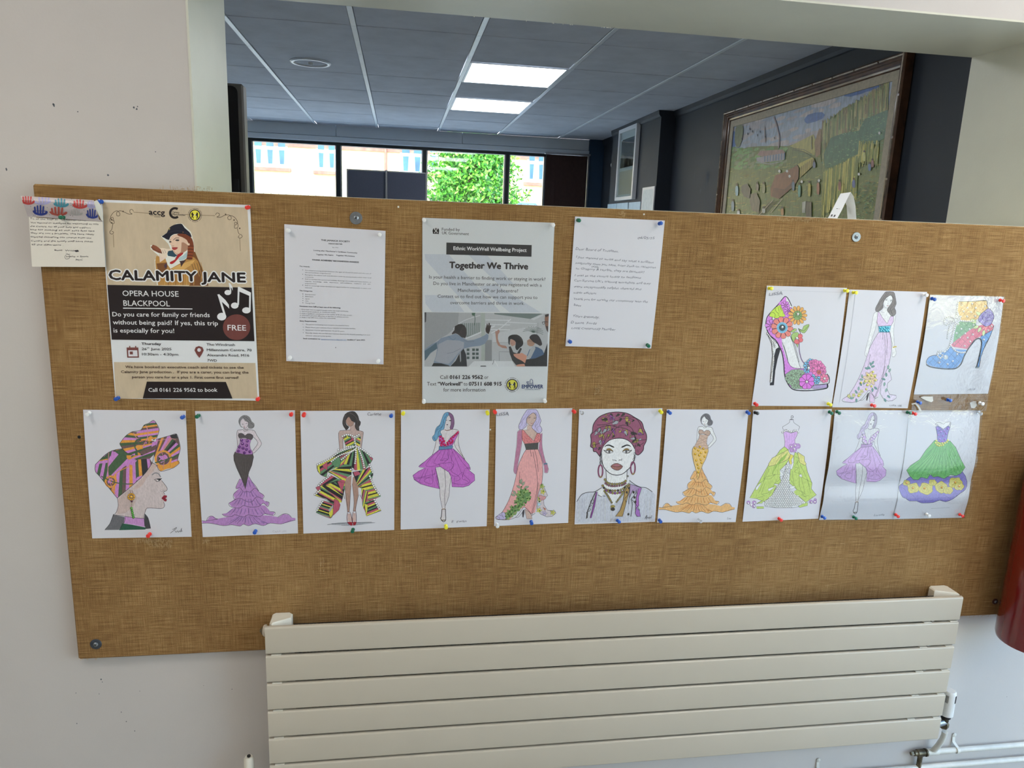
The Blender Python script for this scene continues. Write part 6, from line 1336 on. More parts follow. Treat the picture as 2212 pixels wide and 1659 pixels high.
for k in range(150):
    x, y = rnd.uniform(285, 1000), rnd.uniform(130, 690); q = rnd.uniform(16, 48)
    if all(inside(x+dx*q*1.0, y+dy*q*1.0, tp) for dx, dy in ((1, 0), (-1, 0), (0, 1), (0, -1), (0, 0))):
        a = rnd.uniform(0, 3.1); ca, sa = math.cos(a), math.sin(a); cc_ = rnd.choice([OL, OL, PL, GY, DK, c(118, 64, 122), c(150, 132, 70), DK])
        P = [(x+(u*ca-v*sa)*q, y+(u*sa+v*ca)*q) for u, v in ((-1, 0), (-.5, -.5), (.2, -.4), (.9, -.2), (1, .2), (.3, .25), (-.3, .6))]
        A.fill(cc_, P, 2, 3.4, c(44, 38, 38)); A.k -= 1.6
A.k += 6
A.lines('480 290 560 300 620 320 700 290 800 320 840 400 860 500;360 290 480 280 620 230 760 200 850 230;620 320 560 380 500 470;640 200 700 180 860 200 930 300 960 420;300 400 380 330 480 300 600 300;400 700 410 600 450 520 500 420;850 600 870 520 850 420 740 340 620 320;300 550 400 520 440 420 520 330;830 560 900 560 970 520;820 500 1000 480', 6, c(36, 32, 34))
A.line(tur+' 282 470', 9, c(28, 26, 30))
A.fill(c(206, 205, 211), '415 640 450 560 520 490 620 462 720 470 800 520 850 600 850 680 838 760 800 830 740 890 680 935 600 944 520 920 450 840 425 760', 2); A.line('415 640 425 760 450 840 520 915 600 942 680 932 740 890 800 830 838 760 850 680', 9, c(28, 26, 30)); A.line('415 650 440 570 520 490 620 464 720 472 800 520 850 600', 7, c(28, 26, 30))
A.lines('475 880 482 1010;750 870 748 1000;95 1290 160 1195 250 1165 330 1158 420 1105;780 1010 860 1070 930 1100 1000 1108 1080 1160;370 1200 420 1225;440 1215 470 1218', 7, c(30, 28, 32)); A.line('225 1500 240 1400 300 1250 340 1160', 9, c(28, 26, 30))
for sx, ex_ in ((1, 515), (-1, 745)):
    X_ = lambda v: ex_+sx*v
    A.fill(c(130, 104, 56), [(X_(-35), 606), (X_(0), 592), (X_(30), 604), (X_(58), 636), (X_(20), 618), (X_(-20), 618)], 2, 3)
    A.fill(c(220, 222, 226), [(X_(-40), 636), (X_(-10), 620), (X_(30), 624), (X_(55), 642), (X_(10), 656), (X_(-20), 652)], 2, 5); A.dot(X_(4), 637, 17, c(96, 98, 100)); A.dot(X_(4), 637, 8, DK); A.line([(X_(-70), 612), (X_(-45), 640), (X_(-15), 656), (X_(20), 656)], 8, DK); A.line([(X_(-60), 620), (X_(-30), 622), (X_(10), 616), (X_(50), 634)], 8, DK)
    A.fill(c(30, 28, 30), [(X_(-60), 578), (X_(-40), 552), (X_(0), 543), (X_(40), 558), (X_(65), 572), (X_(65), 586), (X_(30), 574), (X_(0), 560), (X_(-35), 564)], 2)
A.lines('565 735 572 755;580 745 600 750 614 760;640 752 660 742 670 750;682 725 678 752', 7, DK); A.fill(c(136, 92, 84), '538 830 580 796 616 788 640 794 694 828 660 868 626 880 580 868', 2, 6); A.line('545 830 590 828 620 834 690 826', 6, c(80, 44, 46)); A.fill(c(150, 96, 108), '570 812 620 804 660 812 620 828', 2)
for ex_, ey in ((405, 890), (827, 850)):
    A.ringl(ex_, ey, 28, 17, c(118, 60, 88), 78); A.ringl(ex_, ey, 36, 4, c(80, 40, 60), 88); A.line([(ex_-14, ey+74), (ex_+4, ey+80), (ex_+20, ey+60)], 10, OL)
A.lines('402 700 408 800;850 655 850 740', 5); 
for x, y in ((404, 690), (410, 735), (408, 780), (848, 665), (850, 705), (838, 740)): A.ringl(x, y, 13, 5, c(50, 50, 54), 18)
def beads(path, r, cols, w=4):
    P = spl(pp_(path), 10); acc = 0; last = P[0]; i = 0
    for q in P[1:]:
        if math.hypot(q[0]-last[0], q[1]-last[1]) > r*1.7: A.dot(last[0], last[1], r*1.15, DK, n=8); A.dot(last[0], last[1], r*.85, cols[i % len(cols)], n=8); i += 1; last = q
beads('465 1000 500 1045 600 1060 700 1040 765 985', 15, [OL, c(120, 112, 80)]); beads('470 1050 520 1080 600 1085 700 1068 760 1020', 13, [PL, c(110, 80, 84)]); beads('435 1080 470 1125 560 1145 680 1130 770 1060', 15, [OL, DK, c(126, 116, 84)]); beads('480 1140 540 1170 600 1178 690 1160 740 1120', 15, [c(120, 64, 120), OL]); beads('455 1150 500 1210 540 1280 570 1330', 13, [OL, c(116, 104, 66)]); beads('770 1060 720 1140 660 1230 590 1320', 12, [c(140, 134, 100), OL])
beads('760 955 770 1000', 12, [c(120, 120, 110)]); A.dot(565, 1350, 30, OL, 20); A.dot(565, 1385, 28, DK, 24)
A.fill(c(118, 60, 124), '348 1160 362 1162 345 1260 330 1350 285 1500 268 1500 300 1380 328 1250', 0, 3); A.lines('330 1190 300 1240 320 1290 290 1320;310 1240 270 1290 300 1310;290 1330 250 1370 280 1390 240 1420;250 1390 220 1440', 5, DK); A.fill(DK, '228 1440 240 1430 235 1500 218 1510')
A.fill(c(150, 122, 72), '720 1150 790 1050 780 1140 740 1300 690 1480 600 1480 660 1400 700 1280', 0, 6); A.fill(c(150, 128, 160), '790 1060 850 1075 930 1105 930 1110 890 1230 870 1150 820 1150 780 1240', 0, 5); A.fill(c(148, 92, 158), '895 1120 940 1110 900 1230 905 1340 860 1390 870 1230', 0, 5) ; A.fill(c(136, 92, 156), '870 1360 910 1400 924 1480 880 1480 858 1440', 0, 5)
A.lines('800 1480 820 1330 810 1260 880 1340 915 1400;830 1130 780 1240 775 1320;750 1150 760 1200 720 1250 740 1300;870 1130 860 1180 800 1260', 6, c(40, 36, 38))
for x, y in ((745, 1165), (775, 1110), (835, 1165), (848, 1232), (860, 1290), (768, 1450)): A.dot(x, y, 13, DK, 17)
A.lines('978 1515 1000 1480 1010 1465 1000 1520;1010 1500 1030 1490 1035 1510 1050 1485 1060 1505 1075 1465', 5, c(80, 80, 86)); A.build('print', e)
# ---- 8 green and lilac gown on a hanger (crop 1595,870 s6.0327)
sh, e = drawing([(1627, 885.7), (1796.9, 883.6), (1767.4, 1120.3), (1603.8, 1126.9)], 'drawing of a lime green and lilac gown hanging on a hanger', amp=.0035)
A = FArt(sh, 1595, 870, 6.0327); LG, LG2, LY, LI = c(166, 184, 100), c(134, 162, 78), c(190, 186, 116), c(188, 152, 200)
A.line('690 215 688 180 700 168 715 180 708 200 697 196', 6, c(50, 50, 56)); A.line('668 220 718 220', 8, c(50, 50, 56), 0); A.lines('666 226 664 258 600 300 574 318 590 360;718 226 724 260 790 305 797 318 780 360;590 370 610 350 640 350 684 375 730 352 770 360', 4)
A.fill(LI, '588 390 610 370 684 395 770 372 765 420 736 480 736 540 650 610 600 572 605 500', 0, 4); A.lines('620 400 640 500 632 590;660 400 664 520;700 400 700 520;740 390 716 500', 3, c(150, 110, 166))
A.fill(c(216, 218, 222), '630 780 660 760 660 900 680 1000 660 1130 760 1200 880 1300 840 1345 700 1368 500 1370 345 1350 340 1290 420 1220 480 1130 560 1030 600 900', 0, 4)
A.fill(LG, '600 572 650 610 660 740 620 800 540 880 590 940 540 970 560 1040 500 1080 440 1200 400 1240 330 1290 240 1250 148 1240 250 1060 340 900 420 760 500 680 540 620', 0, 4); A.fill(LG, '740 640 800 690 870 770 900 900 960 1050 950 1120 1016 1200 930 1260 880 1300 800 1230 700 1170 760 1130 660 1040 680 860 720 780 720 700', 0, 4)
A.fill(LG, '240 1320 330 1260 310 1310 236 1312', 0, 3); A.fill(LG, '235 1352 330 1352 330 1378 240 1380', 0, 3); A.fill(LG, '780 1350 850 1310 905 1300 900 1340 800 1366', 0, 3)
A.fill(LY, '640 610 680 680 640 740 560 780 480 810 400 830 390 800 440 720 520 680 600 640', 0, 4); A.fill(LY, '770 640 860 700 862 760 886 800 860 815 800 780 780 700', 0, 4); A.fill(c(196, 184, 84), '680 670 720 690 690 740 700 820 668 790 655 740', 0, 3); A.fill(LG2, '650 640 560 720 480 820 440 930 520 800 600 740')
A.lines('600 650 540 700 470 820 440 930;560 700 520 830 510 930;440 930 520 935 590 900 540 870;330 990 420 990 470 930;250 1060 330 1010 350 970 480 940;390 830 330 990;560 1040 470 1055 540 1000 530 970;480 1080 390 1120 400 1170 300 1190 340 1210 240 1240;400 860 320 1050 260 1180;500 1000 440 1120 400 1200;350 1040 300 1180;740 700 790 740 730 830 780 850 730 900 820 930 830 970 960 1040;760 750 800 900 830 1010 870 1200;800 800 880 960 930 1100;700 890 720 1040 760 1130;790 900 800 1100 860 1220;760 1130 860 1180 820 1200 880 1230 860 1220 910 1210;680 1000 720 1080 660 1130;900 1000 940 1180', 3.2, c(88, 108, 60))
for pth in ('540 880 590 940 540 960 546 920', '720 780 700 860 680 860 690 800', '460 1060 520 1060 500 1080', '820 930 826 970 790 950', '390 1120 470 1100 400 1150', '670 1090 740 1090 690 1130', '230 1100 300 1040 240 1140'): A.fill(c(206, 208, 210), pth, 2, 3, GREY)
mesh_ = pp_('630 790 668 840 660 900 660 980 672 1120 760 1200 870 1300 800 1335 700 1355 500 1360 350 1345 345 1290 440 1200 500 1100 570 1000 610 880'); 
yy = 800; row = 0
while yy < 1362:
    xx = 340+(row % 2)*13
    while xx < 880:
        if inside(xx, yy, mesh_): A.gem(xx, yy, 9.5, c(214, 216, 224), c(70, 72, 78))
        xx += 27
    yy += 23; row += 1
A.gemline('572 384 610 366 640 356 684 376 730 368 745 356 790 392', 11, c(232, 234, 236), 25)
for x, y, q in ((690, 575, 44), (735, 560, 40), (725, 610, 42), (775, 565, 40), (690, 620, 30), (130, 1300, 28), (205, 1300, 30), (200, 1350, 26), (945, 1290, 28), (995, 1290, 28), (1000, 1262, 20)):
    A.dot(x, y, q*.85, c(172, 138, 184), n=16); A.ringl(x, y, q*.85, 3, c(110, 80, 124)); A.ringl(x+3, y+3, q*.5, 3, c(120, 90, 134))
for x, y in ((688, 572), (737, 558), (727, 604), (128, 1310), (165, 1335), (208, 1308), (205, 1350), (950, 1296), (995, 1292)): A.gem(x, y, 12, c(224, 196, 222), c(126, 90, 136))
A.build('print', e)
# ---- 10 green and violet ball gown, laminated (crop 1910,870 s6.0327)
sh, e = drawing([(1963.5, 886.6), (2118, 886.6), (2080.7, 1118.1), (1927.4, 1121.1)], 'laminated drawing of a green ball gown with violet bodice and yellow flowers', amp=.0095, shape=lambda t: math.sin(math.pi*t)+(0 if t < .45 else .42*math.sin(3.6*math.pi*(t-.75))*math.sin(math.pi*(t-.45)/.55)**2), n=44)
A = FArt(sh, 1910, 870, 6.0327); VI, VI2, GN, GN2, YE2 = c(112, 100, 168), c(84, 72, 140), c(96, 160, 84), c(58, 116, 58), c(186, 174, 74)
A.fill(VI, '190 1090 240 1050 300 990 360 960 560 940 700 960 900 960 1020 900 1080 1030 1060 1130 990 1180 900 1250 800 1290 720 1270 640 1300 540 1306 480 1305 420 1280 330 1280 280 1245 240 1230 205 1160', 2, 5); A.lines('190 1090 260 1120 300 1200 290 1245;300 1170 380 1210 420 1280;430 1200 440 1290;520 1250 540 1300;600 1280 640 1260;700 1230 760 1270;780 1200 860 1250;900 1190 960 1180', 4, VI2)
A.fill(GN, '655 490 860 500 930 580 1000 740 1055 840 1000 920 940 950 860 940 780 990 700 960 640 970 600 930 560 990 480 970 440 1005 380 1000 330 950 290 880 340 820 460 740 540 620', 0, 5)
A.lines('660 550 560 700 420 880 360 970;680 570 600 740 520 880 460 990;700 585 660 720 600 900;730 590 700 760 690 880;760 570 740 740 760 830 690 880 640 950;820 560 740 690 720 760 770 850;830 520 900 680 960 880;800 600 810 800 790 960;840 560 870 760 880 930;620 600 480 780 330 920;600 620 440 790 310 880;860 540 960 750 1020 880;560 940 600 930 640 970', 3.6, GN2)
for i in range(22):
    x = 620+i*11; x2_ = 340+i*31; A.line([(x, 640+abs(11-i)*2), (x2_, 930-abs(11-i)*2)], 6, c(78, 140, 70) if i % 2 else c(112, 174, 96))
A.fill(VI, '670 310 700 300 770 345 830 300 858 316 830 400 816 480 830 490 760 530 690 500 690 420', 0, 5); A.lines('680 300 672 270 700 258 740 262 768 280 800 256 850 248 868 262 858 316;690 268 700 300;862 262 840 300;770 345 700 370', 4); A.fill(c(204, 206, 214), '702 296 706 262 740 264 768 282 800 258 848 254 830 298 770 335')
random.seed(5)
for x, y, q in ((290, 1045, 44), (380, 1110, 78), (540, 1120, 90), (630, 1040, 50), (745, 1100, 84), (830, 1140, 60), (925, 1040, 84), (975, 1090, 60)):
    P = [(x+q*(1+.16*math.sin(k*2.5+x))*math.cos(k*.524), y+q*.85*(1+.16*math.cos(k*2.1+y))*math.sin(k*.524)) for k in range(12)]
    A.fill(YE2, P, 2, 4, c(120, 108, 40)); A.ringl(x, y, q*.55, 3, c(140, 126, 50), a0=20, a1=300); A.ringl(x-4, y+3, q*.3, 3, c(130, 116, 44), a0=120, a1=420)
for x, y in ((292, 1044), (373, 1110), (524, 1113), (748, 1102), (922, 1036), (974, 1088)): A.gem(x, y, 13, c(206, 150, 50), c(130, 86, 30))
for x, y in ((690, 340), (828, 338), (736, 376), (782, 370), (806, 402), (706, 418), (764, 432), (722, 474), (790, 478), (760, 505)): A.gem(x, y, 12, c(150, 110, 190), c(70, 52, 120))
for x, y in ((680, 495), (695, 520), (720, 530), (755, 525), (785, 525), (812, 512), (828, 490), (668, 524), (686, 548), (710, 560), (736, 555), (765, 550)): A.gem(x, y, 12, c(206, 222, 96), c(96, 130, 50))
A.line('610 1378 850 1365', 2.6, GREY); A.build('print', e); e10, sh10 = e, sh
mk_sheet(sh9, e9, 'laminate_film', 'film', .00008, (.002, .0015, .002, .0015), off=.0022)
mk_sheet(sh10, e10, 'laminate_film', 'film', .00008, (.002, .0015, .005, .0015), off=.0022)
# ---- flowered high heel (crop 1610,610 s6.0327)
sh, e = drawing([(1656.4, 617.1), (1829.6, 621.9), (1795.7, 877.7), (1623.3, 876.4)], 'drawing of a pink high-heeled shoe covered in large coloured flowers', amp=.003)
A = FArt(sh, 1610, 610, 6.0327); MG = c(184, 116, 190); OUT = c(30, 28, 34)
A.line('275 100 1320 132', 3, c(160, 160, 168), 0)
A.fill(MG, '520 180 470 230 430 285 340 380 280 460 264 560 290 650 380 740 440 830 480 930 510 1100 510 1220 560 1340 640 1390 860 1380 900 1180 760 1120 640 1120 580 1080 530 980 480 820 470 700 560 600 620 480 600 400 540 300 530 200', 0)
A.fill(c(206, 208, 212), '530 195 570 260 604 320 590 400 545 330'); A.fill(c(214, 216, 220), '480 700 570 690 620 780 680 980 720 1120 640 1118 580 1075 545 1000 520 900')
A.fill(OUT, '400 870 430 845 460 860 450 900 420 1000 390 1150 372 1340 318 1342 322 1310 350 1300 370 1100 380 950'); A.fill(c(196, 198, 206), '276 650 330 710 420 800 436 845 400 870 378 960 368 1100 352 1300 322 1310 336 1100 352 950 340 800', 0, 6)
A.line('264 560 290 640 330 700 400 760 450 850 480 930 500 1050 508 1180 530 1270 580 1360 640 1400 760 1412 900 1405 1062 1378 1070 1320', 13, OUT); A.line('264 560 280 460 340 380 430 285 480 220 520 183 560 215 604 310', 10, OUT); A.line('430 275 470 250', 12, MG)
A.line('700 800 705 900 730 1000 770 1060', 13, c(110, 90, 120)); A.line('690 600 720 680 700 800', 8, OUT); A.lines('480 780 520 900 560 1040 620 1110 760 1128;500 820 540 950 560 1050;580 690 620 790 680 1000 720 1120;600 700 650 840 700 1040', 5)
LM = c(168, 192, 70)
A.fill(LM, '330 385 400 320 460 290 500 400 524 440 400 470 310 440', 0, 4); A.lines('330 400 360 390 390 420 380 460;390 330 400 380 430 400;430 400 440 440 480 450;430 320 440 380;450 310 470 370', 4)
def flower(x, y, R_, n, col_, cen=None, cr=.0, w=.62, a0=0, ow=3.6, pts=1):
    for k in range(n):
        a = math.radians(a0+k*360/n); ca, sa = math.cos(a), math.sin(a); h = math.pi/n*w*1.55
        P = [(x+r_*R_*math.cos(a+t), y+r_*R_*math.sin(a+t)) for r_, t in ((.12, 0), (.55, -h*.9), (.88, -h*.8), (1.0 if pts else .97, 0), (.88, h*.8), (.55, h*.9))]
        A.fill(col_, P, 2, ow, c(66, 40, 50)); A.k -= 1.6
    A.k += 3
    if cen: A.dot(x, y, R_*cr, cen, n=18)
flower(520, 300, 60, 7, MG); flower(560, 370, 60, 8, MG); flower(335, 560, 80, 8, MG)
flower(680, 430, 125, 13, c(206, 148, 78), c(120, 150, 96), .48, ow=3.4)
for k in range(9): A.ringl(680+40*math.cos(k*.7), 425+38*math.sin(k*.7), 18, 3.4, c(50, 70, 44))
A.dot(660, 470, 20, c(120, 150, 96)); flower(480, 590, 150, 10, c(214, 118, 108), c(110, 168, 194), .48, .66, 10, 4.5, 0); A.dot(480, 590, 42, c(56, 66, 70), n=16)
for k in range(26):
    a = k*.2417; A.line([(480+40*math.cos(a), 590+40*math.sin(a)), (480+64*math.cos(a), 590+64*math.sin(a))], 3, c(50, 70, 84), 0)
LE = c(142, 168, 100)
A.fill(LE, '690 600 740 620 760 570 830 545 820 590 770 660 720 640', 2, 4); A.lines('690 600 760 630 825 560;670 640 640 600 600 650', 4); A.fill(LE, '600 700 620 660 680 650 700 690 680 740 640 780 610 750', 2, 4); A.fill(LE, '650 780 690 790 682 850', 0, 4); A.fill(LE, '590 640 640 605 670 610 630 650', 2, 3)
for x, y in ((715, 700), (720, 750), (680, 775), (665, 770)): A.dot(x, y, 30, c(206, 100, 104), n=12); A.ringl(x, y, 30, 3.4, c(90, 40, 50))
SG = c(132, 156, 130); A.fill(SG, '520 1200 600 1140 700 1130 770 1150 770 1240 740 1300 760 1380 640 1390 560 1320', 0, 3)
for x, y, q in ((660, 1190, 60), (600, 1210, 50), (720, 1200, 46), (600, 1280, 60), (680, 1290, 56), (640, 1340, 46), (550, 1250, 36), (720, 1350, 40)): flower(x, y, q, 7, SG, None, 0, .7, x % 50, 3)
BL2 = c(110, 166, 196); flower(815, 1085, 62, 8, BL2); flower(800, 1140, 46, 7, BL2); flower(850, 1040, 50, 7, BL2); flower(920, 1240, 66, 8, BL2); flower(930, 1290, 40, 6, BL2)
PK2 = c(206, 110, 158)
for x, y, q in ((900, 1060, 60), (950, 1080, 66), (880, 1120, 56), (990, 1120, 60), (940, 1160, 70), (1010, 1160, 46), (860, 1050, 40)): flower(x, y, q, 8, PK2, None, 0, .7, x % 40, 3)
flower(958, 1170, 30, 6, c(196, 110, 90)); flower(798, 1292, 105, 8, c(190, 104, 186), c(90, 50, 90), .14, .72, 20, 4.5, 0); flower(1028, 1250, 60, 7, c(206, 112, 140), None, 0, .7, 0, 3)
A.fill(c(150, 132, 170), '890 1340 1064 1320 1062 1372 900 1388 860 1380', 0, 4); A.line('1060 1190 1090 1230 1095 1290 1064 1322 900 1338', 7, OUT); A.line('1064 1322 1062 1378', 7, OUT, 0)
A.gemline('286 668 320 712 350 760 352 830 362 920 364 1050 350 1150 340 1290', 9.5, c(220, 222, 230), 22); A.gemline('340 740 400 800', 9.5, c(220, 222, 230), 22); A.gemline('372 770 392 860', 9.5, c(220, 222, 230), 24); A.gemline('345 1180 330 1300', 9.5, c(220, 222, 230), 22)
for x, y in ((480, 582), (360, 474), (682, 412), (668, 728), (822, 1115), (797, 1296), (1027, 1254)): A.gem(x, y, 15, c(220, 222, 230), c(90, 90, 96))
for y in range(860, 1180, 42): A.line([(462+(y-860)*.16, y), (486+(y-860)*.14, y+4)], 5, c(80, 40, 84), 0)
NM(A, 'LISSA', 308, 172, 486, 158, 40, c(120, 120, 128), 0); A.build('print', e)
# ---- quilted ankle boot, laminated (crop 1960,620 s6.0327)
sh, e = drawing([(2008.9, 637.4), (2168.5, 641.2), (2134, 850.4), (1973.8, 852.1)], 'laminated drawing of a quilted high-heeled ankle boot with a purple rose', amp=.0042, n=24)
A = FArt(sh, 1960, 620, 6.0327); OR2, GR2, RS, BLU = c(212, 166, 108), c(112, 150, 110), c(196, 100, 118), c(98, 140, 190)
A.fill(OR2, '660 195 1030 178 1038 240 1050 275 960 380 880 440 700 440 655 300'); A.fill(GR2, '680 450 880 445 900 510 800 570 640 690 590 760 610 620 640 500'); A.fill(RS, '900 510 1100 470 1126 500 1110 560 960 640 880 680 790 810 600 780 560 760 640 690 800 570')
A.fill(BLU, '550 770 620 810 770 820 740 880 700 980 640 1050 560 1062 400 1050 270 1020 248 980 270 920 330 895 400 885 480 840 520 800', 0); A.fill(BLU, '960 640 1110 560 1080 640 1020 740 960 900 935 1045 900 1040 930 900 965 740 950 680', 0, 6); A.fill(c(110, 120, 124), '885 1038 936 1040 930 1058 882 1056', 0, 4)
A.line('248 1010 300 1040 430 1062 560 1068 640 1056 700 1000 740 900 790 810 850 730 890 685 930 670 960 690 966 740 950 850 925 960 900 1045', 17, OUT); A.lines('248 1010 250 960 280 915 330 893 390 885;660 190 840 188 1030 178 1036 240 1056 282;1126 500 1110 560 1060 680 990 820 950 940 935 1040;660 195 650 330 640 440 600 600 560 740', 7, OUT)
for k in range(-2, 9):
    pass
def quilt(poly, col_, w=3):
    P = pp_(poly) if isinstance(poly, str) else poly
    for ang in (42, -46):
        a, b_ = math.cos(math.radians(ang)), math.sin(math.radians(ang)); pr = [a*x+b_*y for x, y in P]; v = min(pr)+30
        while v < max(pr):
            q = clip(clip(P, a, b_, v), -a, -b_, -(v+w)); 
            if len(q) > 2: A.fill(col_, q); A.k -= .7
            v += 68
    A.k += 2
quilt('660 195 1030 178 1050 275 960 380 880 440 700 440', c(130, 90, 60)); quilt('680 450 880 445 900 510 800 570 640 690 600 750', c(60, 84, 62)); quilt('900 510 1126 500 1100 560 880 680 790 810 570 770 640 690', c(120, 60, 74)); quilt('550 770 740 880 640 1050 400 1050 250 990 330 895 480 840', c(52, 78, 120)); quilt('960 640 1110 560 1020 740 935 1045 900 1040 960 740', c(52, 78, 120))
LF = c(186, 204, 146)
for x, y, a in ((960, 370, 215), (900, 450, 200), (900, 460, 190), (960, 520, 120), (930, 510, 160), (1000, 560, 100)): leaf(A, x, y, a, 80, LF, 3.4)
A.fill(c(132, 120, 176), '1010 310 1050 278 1090 300 1120 350 1128 400 1110 440 1085 490 1020 515 970 480 925 440 930 390 970 340', 2, 6)
for q, r_ in ((0, 70), (50, 52), (110, 34), (200, 20), (300, 10)): A.ringl(1048, 385, r_, 4.5, c(70, 60, 110), r_*.9, q, q+290)
A.lines('960 380 1000 440 1060 460;1110 350 1090 400 1110 430;990 480 1040 440 1100 450;1010 310 1030 340 1080 330', 4.5, c(70, 60, 110))
W4 = c(245, 246, 252)
for s_ in ('660 195 650 260 640 340 632 430 610 520 590 620 560 720 540 790 500 830 470 850', '700 440 770 446 860 444', '610 410 560 385 520 390 480 430 490 490 530 490 570 440 620 430', '620 440 560 490 540 560 525 630 520 690', '570 770 610 820 650 845 700 855 760 850', '480 845 440 835 395 850 395 900 440 930 460 880', '640 440 690 400 690 360 640 400', '640 470 680 490'):
    A.gemline(s_, 11, W4, 26)
for x, y in ((843, 218), (782, 270), (890, 273), (1010, 250), (732, 318), (828, 326), (777, 383), (880, 380), (862, 496), (702, 547), (808, 550), (752, 606), (852, 618), (640, 600), (684, 660), (783, 660), (818, 712), (745, 768), (1050, 566), (1097, 510), (996, 686), (591, 965), (523, 1005), (647, 876), (430, 870), (490, 905), (415, 985)): A.gem(x, y, 11, W4, c(90, 94, 100))
A.dot(500, 915, 30, c(176, 184, 186)); A.ringl(500, 915, 20, 3, GREY); A.ringl(610, 735, 18, 5, GREY); A.ringl(700, 225, 14, 5, GREY); A.ringl(415, 975, 20, 5, GREY)
NM(A, 'MILLIE', 782, 1350, 886, 1338, 22, c(110, 110, 118), 0); A.build('print', e)
mk_sheet(sh, e, 'laminate_film', 'film', .00008, (.0015, .002, .002, .047), off=.0022)
# bits of torn tape left on the board between the laminated sheets
def scrap(pts, lab, d=.002, mt='film'):
    P = [onY(px, py, YF-d) for px, py in pts]; cn = P[0]
    e = MB().prism(P, (0, .0001, 0)).build('tape_scrap', mt); tag(e, lab, 'tape', 'scraps of clear tape'); return e
MT['tape'] = plain('milky_tape', lin(214, 208, 196), .25, var=.1, coat=.8)
scrap([(1988, 858), (1995, 856), (2015, 856.5), (2016, 866), (2012, 869), (2003, 866), (1994, 862)], 'milky torn tape scrap under the boot drawing, shaped like a wedge', .0066, 'tape')
scrap([(2095, 870), (2103, 866), (2109, 867), (2110, 876), (2105, 882), (2098, 881)], 'pale round dab under the boot drawing near its right pin', .0012, 'tape')
scrap([(1969, 872), (1977, 870), (1979, 869), (1986, 878), (1991, 887), (1988, 890), (1983, 880), (1977, 873), (1970, 874)], 'thin white strip of torn tape by the blue pin left of the boot sheet', .009, 'tape')
# ================================================================ push pins
PC = {'red': c(196, 44, 38), 'blue': c(24, 70, 150), 'green': c(10, 84, 60), 'yellow': c(216, 190, 40), 'white': c(214, 214, 212), 'black': c(26, 26, 28), 'clear': c(196, 198, 198)}
m_, n_, l_, p_ = nt('clear_pin_plastic'); setp(p_, Base_Color=(.95, .96, .97, 1), Roughness=.08, Transmission_Weight=.85, IOR=1.45); MT['clearpin'] = m_
def make_pin(colname):
    mb = MB(); mb.lathe((0, 0, 0), (0, -1, 0), [(.0035, .0012), (.0040, .0044), (.0052, .0044), (.0062, .0026), (.0105, .0024), (.0130, .0034), (.0150, .0046), (.0164, .0044), (.0170, .0030)], 18, PC[colname])
    o = mb.build('push_pin', 'clearpin' if colname == 'clear' else 'pinplastic', smooth=True, origin=Vector((0, 0, 0)), ang=50)
    nd = MB().lathe((0, 0, 0), (0, -1, 0), [(-.006, .0001), (-.004, .00055), (.0045, .00055)], 8).build('needle', 'steel', o, smooth=True)
    return o, nd
protos = {}
